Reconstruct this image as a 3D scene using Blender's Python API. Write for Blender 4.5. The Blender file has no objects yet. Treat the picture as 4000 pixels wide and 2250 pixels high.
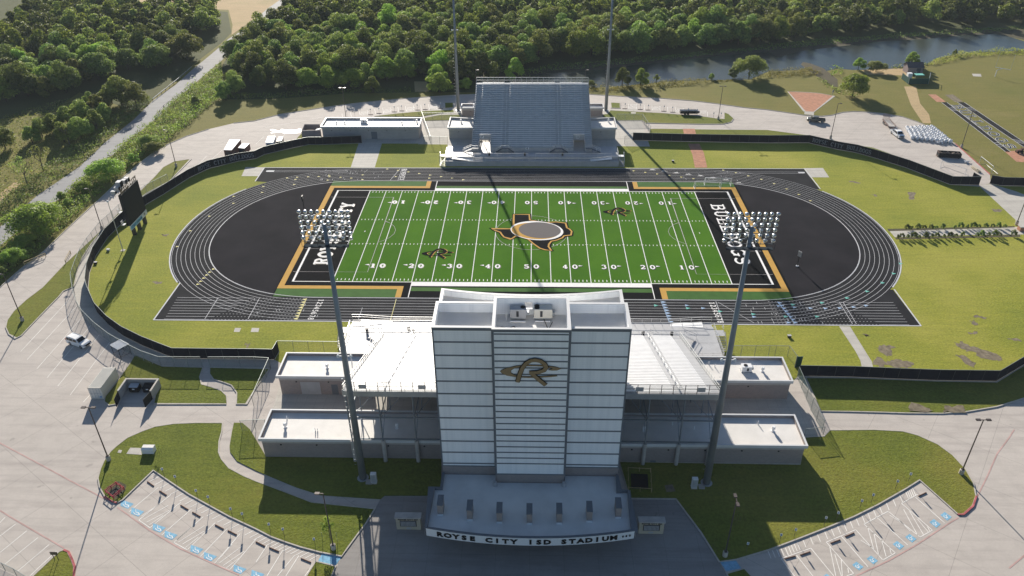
import bpy, bmesh, math, random
from mathutils import Vector, Matrix
random.seed(7)
PI=math.pi; R=math.radians; sin=math.sin; cos=math.cos
scene=bpy.context.scene; COL=scene.collection
# ------------------------------------------------------------------ surveyed camera (drone, 94 m up)
CF=3027.89; CC=Vector((-.17215,-175.1456,93.8198)); YAW=-.02795; PIT=.56334; ROL=-.00816
_F=Vector((sin(YAW)*cos(PIT),cos(YAW)*cos(PIT),-sin(PIT))); _R=Vector((cos(YAW),-sin(YAW),0)); _U=_R.cross(_F)
CR=_R*cos(ROL)+_U*sin(ROL); CU=-_R*sin(ROL)+_U*cos(ROL)
S1=1000/2576; S3=1000/2569
def ray(px,py): return _F*CF+CR*(px-2000)-CU*(py-1125)
def tp(c,r,x,y): return (c*1000+x*S3,1686+y*S3) if r==3 else (c*1000+x*S1,r*562+y*S1)
def gp(px,py,z=0): d=ray(px,py); return CC+d*((z-CC.z)/d.z)
def g(c,r,x,y,z=0): return gp(*tp(c,r,x,y),z)          # survey note -> ground position in metres
def gl(c,r,pts,z=0): return [g(c,r,x,y,z) for x,y in pts]
def aty(px,py,Y): d=ray(px,py); return CC+d*((Y-CC.y)/d.y)
# ------------------------------------------------------------------ mesh builder
class MB:
    def __init__(s): s.v=[]; s.f=[]; s.m=[]; s.cur=0
    def add(s,vs,fs):
        n=len(s.v); s.v+= [tuple(v) for v in vs]; s.f+=[tuple(i+n for i in f) for f in fs]; s.m+=[s.cur]*len(fs); return s
    def box(s,x0,y0,z0,x1,y1,z1):
        if x0>x1:x0,x1=x1,x0
        if y0>y1:y0,y1=y1,y0
        if z0>z1:z0,z1=z1,z0
        return s.add([(x0,y0,z0),(x1,y0,z0),(x1,y1,z0),(x0,y1,z0),(x0,y0,z1),(x1,y0,z1),(x1,y1,z1),(x0,y1,z1)],
            [(0,3,2,1),(4,5,6,7),(0,1,5,4),(1,2,6,5),(2,3,7,6),(3,0,4,7)])
    def bar(s,a,b,w,h=None,up=(0,0,1)):
        a=Vector(a);b=Vector(b);h=h or w;d=(b-a)
        if d.length<1e-6: return s
        d.normalize(); u=Vector(up)
        if abs(d.dot(u))>.99: u=Vector((0,1,0))
        r=d.cross(u).normalized(); u=r.cross(d).normalized(); r*=w/2; u*=h/2
        return s.add([a-r-u,a+r-u,a+r+u,a-r+u,b-r-u,b+r-u,b+r+u,b-r+u],[(0,1,2,3),(4,7,6,5),(0,4,5,1),(1,5,6,2),(2,6,7,3),(3,7,4,0)])
    def tube(s,a,b,r0,r1=None,n=8,cap=True):
        a=Vector(a);b=Vector(b);r1=r0 if r1 is None else r1;d=(b-a).normalized()
        u=Vector((0,0,1)) if abs(d.z)<.99 else Vector((1,0,0)); x=d.cross(u).normalized(); y=d.cross(x)
        vs=[a+(x*cos(2*PI*i/n)+y*sin(2*PI*i/n))*r0 for i in range(n)]+[b+(x*cos(2*PI*i/n)+y*sin(2*PI*i/n))*r1 for i in range(n)]
        fs=[(i,(i+1)%n,n+(i+1)%n,n+i) for i in range(n)]
        if cap: fs+=[tuple(range(n))[::-1],tuple(range(n,2*n))]
        return s.add(vs,fs)
    def lathe(s,c,prof,n=12):
        vs=[];fs=[]
        for r,z in prof:
            for i in range(n): vs.append((c[0]+r*cos(2*PI*i/n),c[1]+r*sin(2*PI*i/n),c[2]+z))
        for k in range(len(prof)-1):
            for i in range(n): fs.append((k*n+i,k*n+(i+1)%n,(k+1)*n+(i+1)%n,(k+1)*n+i))
        fs.append(tuple(range((len(prof)-1)*n,len(prof)*n)))
        return s.add(vs,fs)
    def sheet(s,poly,z):
        bm=bmesh.new(); vs=[bm.verts.new((p[0],p[1],z)) for p in poly]
        f=bm.faces.new(vs); f.normal_update()
        if f.normal.z<0: f.normal_flip()
        bmesh.ops.triangulate(bm,faces=[f]); bm.verts.index_update()
        s.add([v.co[:] for v in bm.verts],[tuple(v.index for v in f.verts) for f in bm.faces]); bm.free(); return s
    def prism(s,poly,z0,z1,top=True,bottom=False):
        n=len(poly); A=sum(poly[i][0]*poly[(i+1)%n][1]-poly[(i+1)%n][0]*poly[i][1] for i in range(n))
        if A<0: poly=poly[::-1]
        s.add([(p[0],p[1],z0) for p in poly]+[(p[0],p[1],z1) for p in poly],[(i,(i+1)%n,n+(i+1)%n,n+i) for i in range(n)])
        if top: s.sheet(poly,z1)
        if bottom: s.sheet(poly,z0)
        return s
    def quad(s,a,b,c,d): return s.add([a,b,c,d],[(0,1,2,3)])
    def line(s,a,b,w,z):
        a=Vector((a[0],a[1],0));b=Vector((b[0],b[1],0));d=(b-a)
        if d.length<1e-5: return s
        d.normalize(); n=Vector((-d.y,d.x,0))*w/2
        return s.add([(p.x,p.y,z) for p in (a-n,b-n,b+n,a+n)],[(0,1,2,3)])
    def path(s,pts,w,z,closed=False):
        P=[Vector((p[0],p[1],0)) for p in pts]; n=len(P); L=[];Rr=[]
        for i in range(n):
            a=P[i-1] if (i>0 or closed) else P[i]; b=P[(i+1)%n] if (i<n-1 or closed) else P[i]
            d=(b-a); d=d.normalized() if d.length>1e-9 else Vector((1,0,0)); k=Vector((-d.y,d.x,0))*w/2
            if 0<i<n-1 or closed:
                d1=(P[i]-a).normalized(); c=max(.35,abs(d1.dot(d))); k/=c
            L.append(P[i]+k);Rr.append(P[i]-k)
        vs=[(p.x,p.y,z) for p in L]+[(p.x,p.y,z) for p in Rr]; m=n if closed else n-1
        return s.add(vs,[(n+i,n+(i+1)%n,(i+1)%n,i) for i in range(m)])
    def kerb(s,pts,w,h,closed=False,z0=0):
        P=[Vector((p[0],p[1],0)) for p in pts]
        n0=len(s.v); s.path(pts,w,z0+h,closed); n=len(P); m=n if closed else n-1
        tops=s.v[n0:n0+2*n]
        for side in (0,n):
            vs=[];fs=[]
            for i in range(n): vs.append(tops[side+i]); vs.append((tops[side+i][0],tops[side+i][1],z0))
            for i in range(m):
                a=2*i;b=2*((i+1)%n); fs.append((a,a+1,b+1,b) if side==0 else (a,b,b+1,a+1))
            s.add(vs,fs)
        return s
    def xf(s,M,start=0):
        s.v[start:]=[tuple(M@Vector(v)) for v in s.v[start:]]; return s
    def build(s,name,mat,parent=None,label=None,smooth=False):
        o0=Vector((0,0,0)); p=parent
        while p is not None: o0=o0+p.location; p=p.parent
        me=bpy.data.meshes.new(name); me.from_pydata([(v[0]-o0.x,v[1]-o0.y,v[2]-o0.z) for v in s.v],[],s.f)
        for m in (mat if isinstance(mat,(list,tuple)) else [mat]): me.materials.append(m)
        if isinstance(mat,(list,tuple)): me.polygons.foreach_set('material_index',s.m)
        if smooth: me.polygons.foreach_set('use_smooth',[True]*len(me.polygons))
        me.update(); o=bpy.data.objects.new(name,me); COL.objects.link(o)
        if parent is not None: o.parent=parent
        if label: o['label']=label
        return o
def tag(o,label=None,cat=None,group=None,kind=None):
    if label: o['label']=label
    if cat: o['category']=cat
    if group: o['group']=group
    if kind: o['kind']=kind
    return o
def thing(name,label,cat,loc=(0,0,0),group=None,rz=0):
    o=bpy.data.objects.new(name,None); COL.objects.link(o); o.location=loc; o.empty_display_size=.3
    tag(o,label,cat,group)
    if rz: o.rotation_euler=(0,0,rz)
    return o
def local(root,fn,*a):
    "build parts in the thing's own frame, then put it in place"
    loc=root.location.copy(); root.location=(0,0,0); fn(root,*a); root.location=loc
def dup(root,loc,rz=0,label=None,sc=None):
    r=root.copy(); COL.objects.link(r); r.location=loc; r.rotation_euler=(0,0,rz)
    if sc: r.scale=sc
    if label: r['label']=label
    for ch in root.children:
        c=ch.copy(); COL.objects.link(c); c.parent=r
        for gch in ch.children:
            d=gch.copy(); COL.objects.link(d); d.parent=c
    return r
def struct(name,mb,mat): return tag(mb.build(name,mat),kind='structure')
def stuff(name,mb,mat,label=None,parent=None):
    o=mb.build(name,mat,parent); o['kind']='stuff'
    if label: o['label']=label
    return o
# ------------------------------------------------------------------ materials
def newmat(name):
    m=bpy.data.materials.new(name); m.use_nodes=True; nt=m.node_tree; b=nt.nodes['Principled BSDF']; return m,nt,b
def N(nt,t,**kw):
    n=nt.nodes.new(t)
    for k,v in kw.items():
        if k in n.inputs: n.inputs[k].default_value=v
        else: setattr(n,k,v)
    return n
def pos(nt): return N(nt,'ShaderNodeNewGeometry').outputs['Position']
def noise(nt,scale,det=3,vec=None,rough=.55):
    n=N(nt,'ShaderNodeTexNoise',Scale=scale,Detail=det,Roughness=rough); nt.links.new(vec or pos(nt),n.inputs['Vector']); return n.outputs['Fac']
def ramp(nt,fac,stops):
    r=nt.nodes.new('ShaderNodeValToRGB'); e=r.color_ramp.elements
    while len(e)<len(stops): e.new(.5)
    for i,(p,c) in enumerate(stops): e[i].position=p; e[i].color=(*c,1) if len(c)==3 else c
    nt.links.new(fac,r.inputs['Fac']); return r.outputs['Color']
def mixc(nt,fac,a,b,mode='MIX'):
    m=nt.nodes.new('ShaderNodeMix'); m.data_type='RGBA'; m.blend_type=mode
    for i,v in ((0,fac),(6,a),(7,b)):
        if hasattr(v,'default_value') or hasattr(v,'links'): nt.links.new(v,m.inputs[i])
        else: m.inputs[i].default_value=(v if i==0 else (*v,1))
    return m.outputs[2]
def scl(c,k): return tuple(min(1,x*k) for x in c)
def mat(name,c,rough=.7,metal=0,var=.12,scale=3.,spec=None,det=3,bump=0,bscale=None):
    m,nt,b=newmat(name)
    f=noise(nt,scale,det); col=ramp(nt,f,[(.3,scl(c,1-var)),(.7,scl(c,1+var))])
    nt.links.new(col,b.inputs['Base Color']); b.inputs['Roughness'].default_value=rough; b.inputs['Metallic'].default_value=metal
    b.inputs['Specular IOR Level'].default_value=spec if spec is not None else (.5 if rough<.35 or metal>.05 else .15)
    if bump:
        bn=N(nt,'ShaderNodeBump',Strength=bump,Distance=.05); nt.links.new(noise(nt,bscale or scale*4,4),bn.inputs['Height']); nt.links.new(bn.outputs[0],b.inputs['Normal'])
    return m
M={}
def concrete(name,c,joint=4.6,ang=0.,jd=.66,var=.17):
    m,nt,b=newmat(name); p=pos(nt)
    big=noise(nt,.045,4); mid=noise(nt,.35,5); fine=noise(nt,3,3)
    col=ramp(nt,big,[(.3,scl(c,1-var)),(.7,scl(c,1+var*.8))])
    col=mixc(nt,.55,col,ramp(nt,mid,[(.3,scl(c,.8)),(.5,c),(.72,scl(c,1.14))]))
    mp=N(nt,'ShaderNodeMapping'); nt.links.new(p,mp.inputs['Vector']); mp.inputs['Scale'].default_value=(.06,.7,1); mp.inputs['Rotation'].default_value=(0,0,.5)
    st=noise(nt,1,5,mp.outputs[0],.6); col=mixc(nt,ramp(nt,st,[(.47,(0,0,0)),(.7,(.62,)*3)]),col,(c[0]*.62,c[1]*.60,c[2]*.62))
    col=mixc(nt,ramp(nt,noise(nt,.55,2),[(.70,(0,0,0)),(.76,(.5,)*3)]),col,scl(c,.42)); col=mixc(nt,ramp(nt,noise(nt,.13,6,rough=.7),[(.56,(0,0,0)),(.75,(.5,)*3)]),col,(c[0]*1.22,c[1]*1.24,c[2]*1.27))
    col=mixc(nt,.25,col,ramp(nt,fine,[(.3,scl(c,.85)),(.7,scl(c,1.1))]))
    if joint:
        mp2=N(nt,'ShaderNodeMapping'); nt.links.new(p,mp2.inputs['Vector']); mp2.inputs['Rotation'].default_value=(0,0,ang)
        br=N(nt,'ShaderNodeTexBrick',offset=0,**{'Scale':1,'Mortar Size':.035,'Mortar Smooth':.3,'Brick Width':joint,'Row Height':joint}); nt.links.new(mp2.outputs[0],br.inputs['Vector'])
        col=mixc(nt,br.outputs['Fac'],col,mixc(nt,1.,col,(jd,)*3,'MULTIPLY'))
    nt.links.new(col,b.inputs['Base Color']); b.inputs['Roughness'].default_value=.85; b.inputs['Specular IOR Level'].default_value=.2
    return m
def grass(name,stops,streak=.4,fine=.38,bump=.8):
    m,nt,b=newmat(name); p=pos(nt)
    col=ramp(nt,noise(nt,.03,5,rough=.6),stops)
    k=len(stops)//2; base=stops[k][1]
    mp=N(nt,'ShaderNodeMapping'); nt.links.new(p,mp.inputs['Vector']); mp.inputs['Scale'].default_value=(.12,.9,1)
    st=noise(nt,1.,4,mp.outputs[0]); col=mixc(nt,streak,col,ramp(nt,st,[(.3,scl(base,.7)),(.5,base),(.7,(base[0]*1.45,base[1]*1.25,base[2]*1.2))]))
    f=noise(nt,2.2,5,rough=.7); col=mixc(nt,fine,col,ramp(nt,f,[(.3,scl(base,.3)),(.7,scl(base,1.8))]))
    nt.links.new(col,b.inputs['Base Color']); b.inputs['Roughness'].default_value=.95; b.inputs['Specular IOR Level'].default_value=.1
    bn=N(nt,'ShaderNodeBump',Strength=bump,Distance=.12); nt.links.new(noise(nt,3.5,4),bn.inputs['Height']); nt.links.new(bn.outputs[0],b.inputs['Normal'])
    return m
M['grass']=grass('stadium_grass',[(.36,(.12,.17,.024)),(.5,(.25,.26,.038)),(.64,(.42,.37,.085))])
M['lawn']=grass('lawn_grass',[(.36,(.06,.10,.014)),(.5,(.135,.155,.024)),(.64,(.26,.21,.05))])
M['field_grass']=grass('meadow_grass',[(.3,(.11,.13,.03)),(.48,(.20,.17,.055)),(.56,(.17,.16,.04)),(.72,(.34,.25,.13))])
M['dry']=grass('dry_field',[(.35,(.36,.27,.14)),(.52,(.46,.34,.19)),(.68,(.24,.24,.09))])
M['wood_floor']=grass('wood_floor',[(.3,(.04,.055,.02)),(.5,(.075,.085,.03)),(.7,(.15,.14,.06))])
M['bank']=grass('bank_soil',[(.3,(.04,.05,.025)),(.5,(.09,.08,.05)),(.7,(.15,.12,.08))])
M['mud']=mat('bare_mud',(.20,.165,.115),.95,var=.4,scale=1.2,det=6,bump=.6)
M['conc']=concrete('parking_concrete',(.50,.45,.405),9,.62)
M['conc_left']=concrete('lot_concrete',(.50,.45,.40),9,.0)
M['walk']=concrete('walkway_concrete',(.50,.47,.42),1.8,.0,.8)
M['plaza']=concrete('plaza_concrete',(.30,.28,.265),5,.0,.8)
M['asphalt']=concrete('road_asphalt',(.30,.295,.295),0)
M['kerb']=mat('kerb_concrete',(.47,.43,.38),.85,scale=1.5)
M['red_kerb']=mat('fire_lane_red',(.42,.12,.12),.8,var=.35,scale=.8,det=5)
M['fadedred']=mat('faded_red_line',(.50,.33,.30),.8,var=.2,scale=.5,det=5)
M['clay']=mat('red_clay',(.44,.22,.14),.95,var=.2,scale=.8,det=5)
M['sand']=mat('pit_sand',(.42,.25,.16),.95,var=.2,scale=1,det=5)
M['track']=mat('track_rubber',(.021,.021,.024),.95,var=.2,scale=.25,det=5,spec=.05)
M['dzone']=mat('black_apron',(.021,.0195,.023),1,var=.22,scale=.12,det=6,spec=.03)
M['turf_black']=mat('turf_black',(.006,.006,.007),1,scale=5,spec=.03); M['grating']=mat('open_grating',(.035,.045,.055),1,spec=.03)
M['gold']=mat('turf_gold',(.52,.30,.07),.9,var=.06,scale=1,spec=.1)
M['white']=mat('turf_white',(.82,.80,.78),.9,var=.03,scale=1)
M['trackline']=mat('lane_paint',(.55,.55,.57),.8,var=.1,scale=.5)
M['paint']=mat('parking_paint',(.78,.75,.70),.8,var=.13,scale=.9,det=5)
M['yl']=mat('yellow_paint',(.75,.68,.32),.8); M['teal']=mat('teal_paint',(.18,.52,.45),.8); M['bluepaint']=mat('pale_blue_paint',(.35,.48,.66),.8)
M['hc_blue']=mat('disabled_blue',(.22,.44,.60),.8,var=.2,scale=2,det=5)
def turf():
    m,nt,b=newmat('turf_green'); p=pos(nt)
    col=ramp(nt,noise(nt,.08,3),[(.35,(.050,.150,.006)),(.65,(.072,.185,.009))])
    sp=N(nt,'ShaderNodeSeparateXYZ'); nt.links.new(p,sp.inputs[0])
    mm=N(nt,'ShaderNodeMath',operation='MULTIPLY'); nt.links.new(sp.outputs[0],mm.inputs[0]); mm.inputs[1].default_value=PI/4.572
    sn=N(nt,'ShaderNodeMath',operation='SINE'); nt.links.new(mm.outputs[0],sn.inputs[0])
    gt=N(nt,'ShaderNodeMath',operation='GREATER_THAN'); nt.links.new(sn.outputs[0],gt.inputs[0]); gt.inputs[1].default_value=0
    col=mixc(nt,gt.outputs[0],col,mixc(nt,1.,col,(.88,.90,.92),'MULTIPLY'))
    col=mixc(nt,.22,col,ramp(nt,noise(nt,4,4),[(.3,(.03,.09,.01)),(.7,(.095,.18,.025))]))
    nt.links.new(col,b.inputs['Base Color']); b.inputs['Roughness'].default_value=1; b.inputs['Specular IOR Level'].default_value=.04
    return m
M['turf']=turf()
M['turf2']=mat('turf_sideline_green',(.045,.12,.022),.9,scale=.5,spec=.1)
def brickmat(name,a,b_,mort,sx=.4,sy=.2):
    m,nt,b=newmat(name); p=pos(nt)
    sp=N(nt,'ShaderNodeSeparateXYZ'); nt.links.new(p,sp.inputs[0]); ad=N(nt,'ShaderNodeMath',operation='ADD'); nt.links.new(sp.outputs[0],ad.inputs[0]); nt.links.new(sp.outputs[1],ad.inputs[1])
    cb=N(nt,'ShaderNodeCombineXYZ'); nt.links.new(ad.outputs[0],cb.inputs[0]); nt.links.new(sp.outputs[2],cb.inputs[1])
    br=N(nt,'ShaderNodeTexBrick',**{'Scale':1,'Mortar Size':.012,'Brick Width':sx,'Row Height':sy,'Color1':(*a,1),'Color2':(*b_,1),'Mortar':(*mort,1)}); nt.links.new(cb.outputs[0],br.inputs['Vector'])
    col=mixc(nt,.3,br.outputs['Color'],ramp(nt,noise(nt,.8,4),[(.3,scl(a,.8)),(.7,scl(b_,1.2))]))
    nt.links.new(col,b.inputs['Base Color']); b.inputs['Roughness'].default_value=.85
    return m
M['brick']=brickmat('tan_brick',(.33,.27,.245),(.26,.225,.215),(.34,.32,.31))
M['block']=brickmat('grey_block',(.40,.38,.36),(.34,.32,.31),(.42,.40,.38),.8,.4)
M['band']=mat('band_stone',(.46,.43,.40),.8,scale=1)
M['tanwall']=brickmat('tan_stone',(.50,.44,.33),(.44,.38,.29),(.5,.45,.36),1.2,.6)
M['roof']=mat('white_membrane',(.72,.69,.65),.6,var=.06,scale=.5,det=6)
M['roofgrey']=mat('stained_membrane',(.66,.66,.65),.6,var=.1,scale=.3,det=6)
M['cap']=mat('parapet_metal',(.62,.62,.62),.45,var=.04,scale=.5)
def panelmat():
    m,nt,b=newmat('white_ribbed_panel'); p=pos(nt)
    mp=N(nt,'ShaderNodeMapping'); nt.links.new(p,mp.inputs['Vector']); mp.inputs['Scale'].default_value=(1.6,1.6,.05)
    col=ramp(nt,noise(nt,1,4,mp.outputs[0]),[(.3,(.80,.82,.84)),(.55,(.88,.895,.91)),(.75,(.91,.92,.93))])
    sp=N(nt,'ShaderNodeSeparateXYZ'); nt.links.new(p,sp.inputs[0]); cb=N(nt,'ShaderNodeCombineXYZ'); nt.links.new(sp.outputs[0],cb.inputs[0]); nt.links.new(sp.outputs[2],cb.inputs[1])
    br=N(nt,'ShaderNodeTexBrick',offset=0,**{'Scale':1,'Mortar Size':.018,'Mortar Smooth':.4,'Brick Width':4.19,'Row Height':.387}); nt.links.new(cb.outputs[0],br.inputs['Vector'])
    col=mixc(nt,br.outputs['Fac'],col,mixc(nt,1.,col,(.90,.91,.92),'MULTIPLY')); nt.links.new(col,b.inputs['Base Color']); b.inputs['Roughness'].default_value=.45
    bn=N(nt,'ShaderNodeBump',Strength=.3,Distance=.03); nt.links.new(noise(nt,.5,3),bn.inputs['Height']); nt.links.new(bn.outputs[0],b.inputs['Normal']); return m
M['steps']=mat('step_aluminium',(.62,.62,.62),.5,.1,var=.05); M['adeck']=mat('shaded_deck',(.50,.52,.54),.5,.1,var=.1,scale=.6)
M['panel']=panelmat()
M['stripe']=mat('grey_trim',(.15,.165,.185),.5,var=.06)
M['alu']=mat('bench_aluminium',(.86,.85,.84),.42,.1,var=.05,scale=.7)
M['deck']=mat('deck_aluminium',(.41,.41,.42),.5,.1,var=.08,scale=.7)
M['awaydeck']=mat('galvanised_deck',(.30,.37,.42),.5,.15,var=.09,scale=.6)
M['awaybench']=mat('blue_grey_bench',(.42,.51,.57),.45,.15,var=.07,scale=.7)
M['steel']=mat('galvanised_steel',(.40,.42,.44),.45,.55,var=.08,scale=1)
M['pole']=mat('pole_steel',(.21,.235,.26),.55,.35,var=.12,scale=.6,det=5)
M['railm']=mat('rail_steel',(.60,.60,.60),.4,.4)
M['darkrail']=mat('dark_steel',(.05,.05,.055),.5,.3)
M['bronze']=mat('bronze_pole',(.075,.06,.055),.5,.3)
M['fabric']=mat('black_windscreen',(.013,.013,.020),.9,var=.25,scale=.35,det=4,spec=.15)
M['fpost']=mat('fence_post',(.27,.30,.29),.5,.4); M['fpostd']=mat('dark_fence_post',(.05,.055,.055),.6,.2)
M['black']=mat('black_paint',(.012,.012,.014),.5)
M['letterblack']=mat('black_letter',(.008,.008,.009),.4)
M['screen']=mat('led_screen',(.018,.018,.022),.65,var=.1,scale=2)
M['logo_gold']=mat('logo_bronze',(.30,.21,.11),.5,var=.05)
M['banner_letter']=mat('banner_letter',(.20,.21,.24),.9)
M['chrome']=mat('polished_reflector',(.62,.64,.67),.2,.95,var=.02,spec=.6)
M['whitepaint']=mat('white_paint',(.80,.80,.80),.45,var=.03)
M['offwhite']=mat('offwhite_metal',(.66,.63,.56),.5,var=.05,scale=.5)
M['glass']=mat('dark_glass',(.012,.014,.018),.08,var=.02)
M['tyre']=mat('tyre_rubber',(.02,.02,.02),.85)
M['graypaint']=mat('grey_car_paint',(.12,.115,.10),.3,.3,var=.03)
M['blackcar']=mat('black_car_paint',(.012,.012,.014),.25)
M['rust']=mat('worn_red_brown',(.16,.09,.07),.8,var=.3,scale=2)
M['redrail']=mat('red_barrier',(.45,.05,.07),.6)
M['woodrail']=mat('yellow_timber',(.48,.37,.19),.8)
M['bark']=mat('bark',(.10,.075,.055),.95,var=.3,scale=3,bump=.6)
M['bale']=mat('white_bulk_bag',(.74,.75,.77),.7,var=.05,scale=1.5,bump=.5,bscale=3)
M['greenf']=mat('green_windscreen',(.02,.07,.055),.8)
M['bluep']=mat('blue_patch',(.10,.28,.55),.6); M['orange']=mat('orange_plastic',(.8,.2,.04),.5); M['red']=mat('red_metal',(.35,.05,.04),.5)
M['shedwall']=mat('shed_wall',(.24,.20,.20),.8); M['shedroof']=mat('shed_shingle',(.09,.085,.10),.9,var=.25,scale=4)
M['grey']=mat('mid_grey',(.17,.155,.15),1,var=.03,spec=.03); M['greyl']=mat('pale_turf_grey',(.50,.46,.46),.9)
M['rock']=mat('riprap',(.22,.18,.15),.95,var=.4,scale=1.5,det=6,bump=1.)
M['skin']=mat('skin',(.45,.28,.2),.6); M['cloth']=mat('pale_shirt',(.35,.38,.42),.9); M['cloth2']=mat('dark_trousers',(.05,.05,.07),.9)
M['net']=None
def seeth(name,c,a):
    m,nt,b=newmat(name); b.inputs['Base Color'].default_value=(*c,1); b.inputs['Roughness'].default_value=.6; b.inputs['Alpha'].default_value=a
    return m
M['link']=seeth('chain_link',(.20,.23,.22),.22); M['net']=seeth('goal_net',(.8,.8,.8),.16); M['linkgreen']=seeth('green_link',(.08,.14,.11),.34)
M['linkwhite']=seeth('white_mesh',(.75,.75,.72),.4)
def leafmat(name,a,b_,c):
    m,nt,b=newmat(name)
    oi=N(nt,'ShaderNodeObjectInfo'); 
    col=ramp(nt,noise(nt,.9,3),[(.32,a),(.5,b_),(.68,c)])
    hv=N(nt,'ShaderNodeHueSaturation'); nt.links.new(col,hv.inputs['Color'])
    mr=N(nt,'ShaderNodeMapRange',**{'To Min':.6,'To Max':1.5}); nt.links.new(oi.outputs['Random'],mr.inputs['Value']); nt.links.new(mr.outputs[0],hv.inputs['Value'])
    mr2=N(nt,'ShaderNodeMapRange',**{'To Min':.475,'To Max':.525}); nt.links.new(oi.outputs['Random'],mr2.inputs['Value']); nt.links.new(mr2.outputs[0],hv.inputs['Hue'])
    nt.links.new(hv.outputs[0],b.inputs['Base Color']); b.inputs['Roughness'].default_value=.6; b.inputs['Specular IOR Level'].default_value=.25
    tr=N(nt,'ShaderNodeBsdfTranslucent'); nt.links.new(hv.outputs[0],tr.inputs['Color'])
    mx=N(nt,'ShaderNodeMixShader'); mx.inputs[0].default_value=.42; nt.links.new(b.outputs[0],mx.inputs[1]); nt.links.new(tr.outputs[0],mx.inputs[2])
    nt.links.new(mx.outputs[0],nt.nodes['Material Output'].inputs['Surface']); return m
M['leaf_dark']=leafmat('leaf_dark',(.09,.13,.035),(.165,.225,.05),(.30,.355,.075))
M['leaf_olive']=leafmat('leaf_olive',(.12,.155,.04),(.225,.27,.06),(.37,.405,.09))
M['leaf_bright']=leafmat('leaf_bright',(.15,.22,.035),(.24,.33,.05),(.36,.44,.07))
M['reed']=leafmat('reed_yellow',(.16,.18,.03),(.28,.28,.05),(.42,.38,.09))
M['twig']=mat('dry_twig',(.16,.13,.10),.95,var=.3)
def water():
    m,nt,b=newmat('pond_water'); b.inputs['Base Color'].default_value=(.075,.085,.075,1); b.inputs['Roughness'].default_value=.18; b.inputs['Specular IOR Level'].default_value=.4; b.inputs['IOR'].default_value=1.33
    mp=N(nt,'ShaderNodeMapping'); nt.links.new(pos(nt),mp.inputs['Vector']); mp.inputs['Scale'].default_value=(.8,2.0,1)
    bn=N(nt,'ShaderNodeBump',Strength=.45,Distance=.06); nt.links.new(noise(nt,1.3,4,mp.outputs[0]),bn.inputs['Height']); nt.links.new(bn.outputs[0],b.inputs['Normal'])
    nt.links.new(ramp(nt,noise(nt,.02,3),[(.35,(.02,.03,.03)),(.65,(.07,.075,.06))]),b.inputs['Base Color'])
    return m
M['water']=water()
# ------------------------------------------------------------------ lettering
FONTCACHE={}
def textmesh(body,size,bold=.0,extx=1.,depth=.0,res=2,space=1.):
    cu=bpy.data.curves.new('t','FONT'); cu.body=body; cu.size=size; cu.offset=bold; cu.extrude=depth; cu.resolution_u=res; cu.align_x='CENTER'; cu.align_y='CENTER'; cu.space_character=space
    o=bpy.data.objects.new('t',cu); COL.objects.link(o); dg=bpy.context.evaluated_depsgraph_get()
    me=bpy.data.meshes.new_from_object(o.evaluated_get(dg)); vs=[(v.co.x*extx,v.co.y,v.co.z) for v in me.vertices]; fs=[tuple(p.vertices) for p in me.polygons]
    bpy.data.objects.remove(o); bpy.data.curves.remove(cu); bpy.data.meshes.remove(me); return vs,fs
def arc(cx,cy,rx,ry,a0,a1,n=14): return [(cx+rx*cos(R(a0+(a1-a0)*i/n)),cy+ry*sin(R(a0+(a1-a0)*i/n))) for i in range(n+1)]
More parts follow.
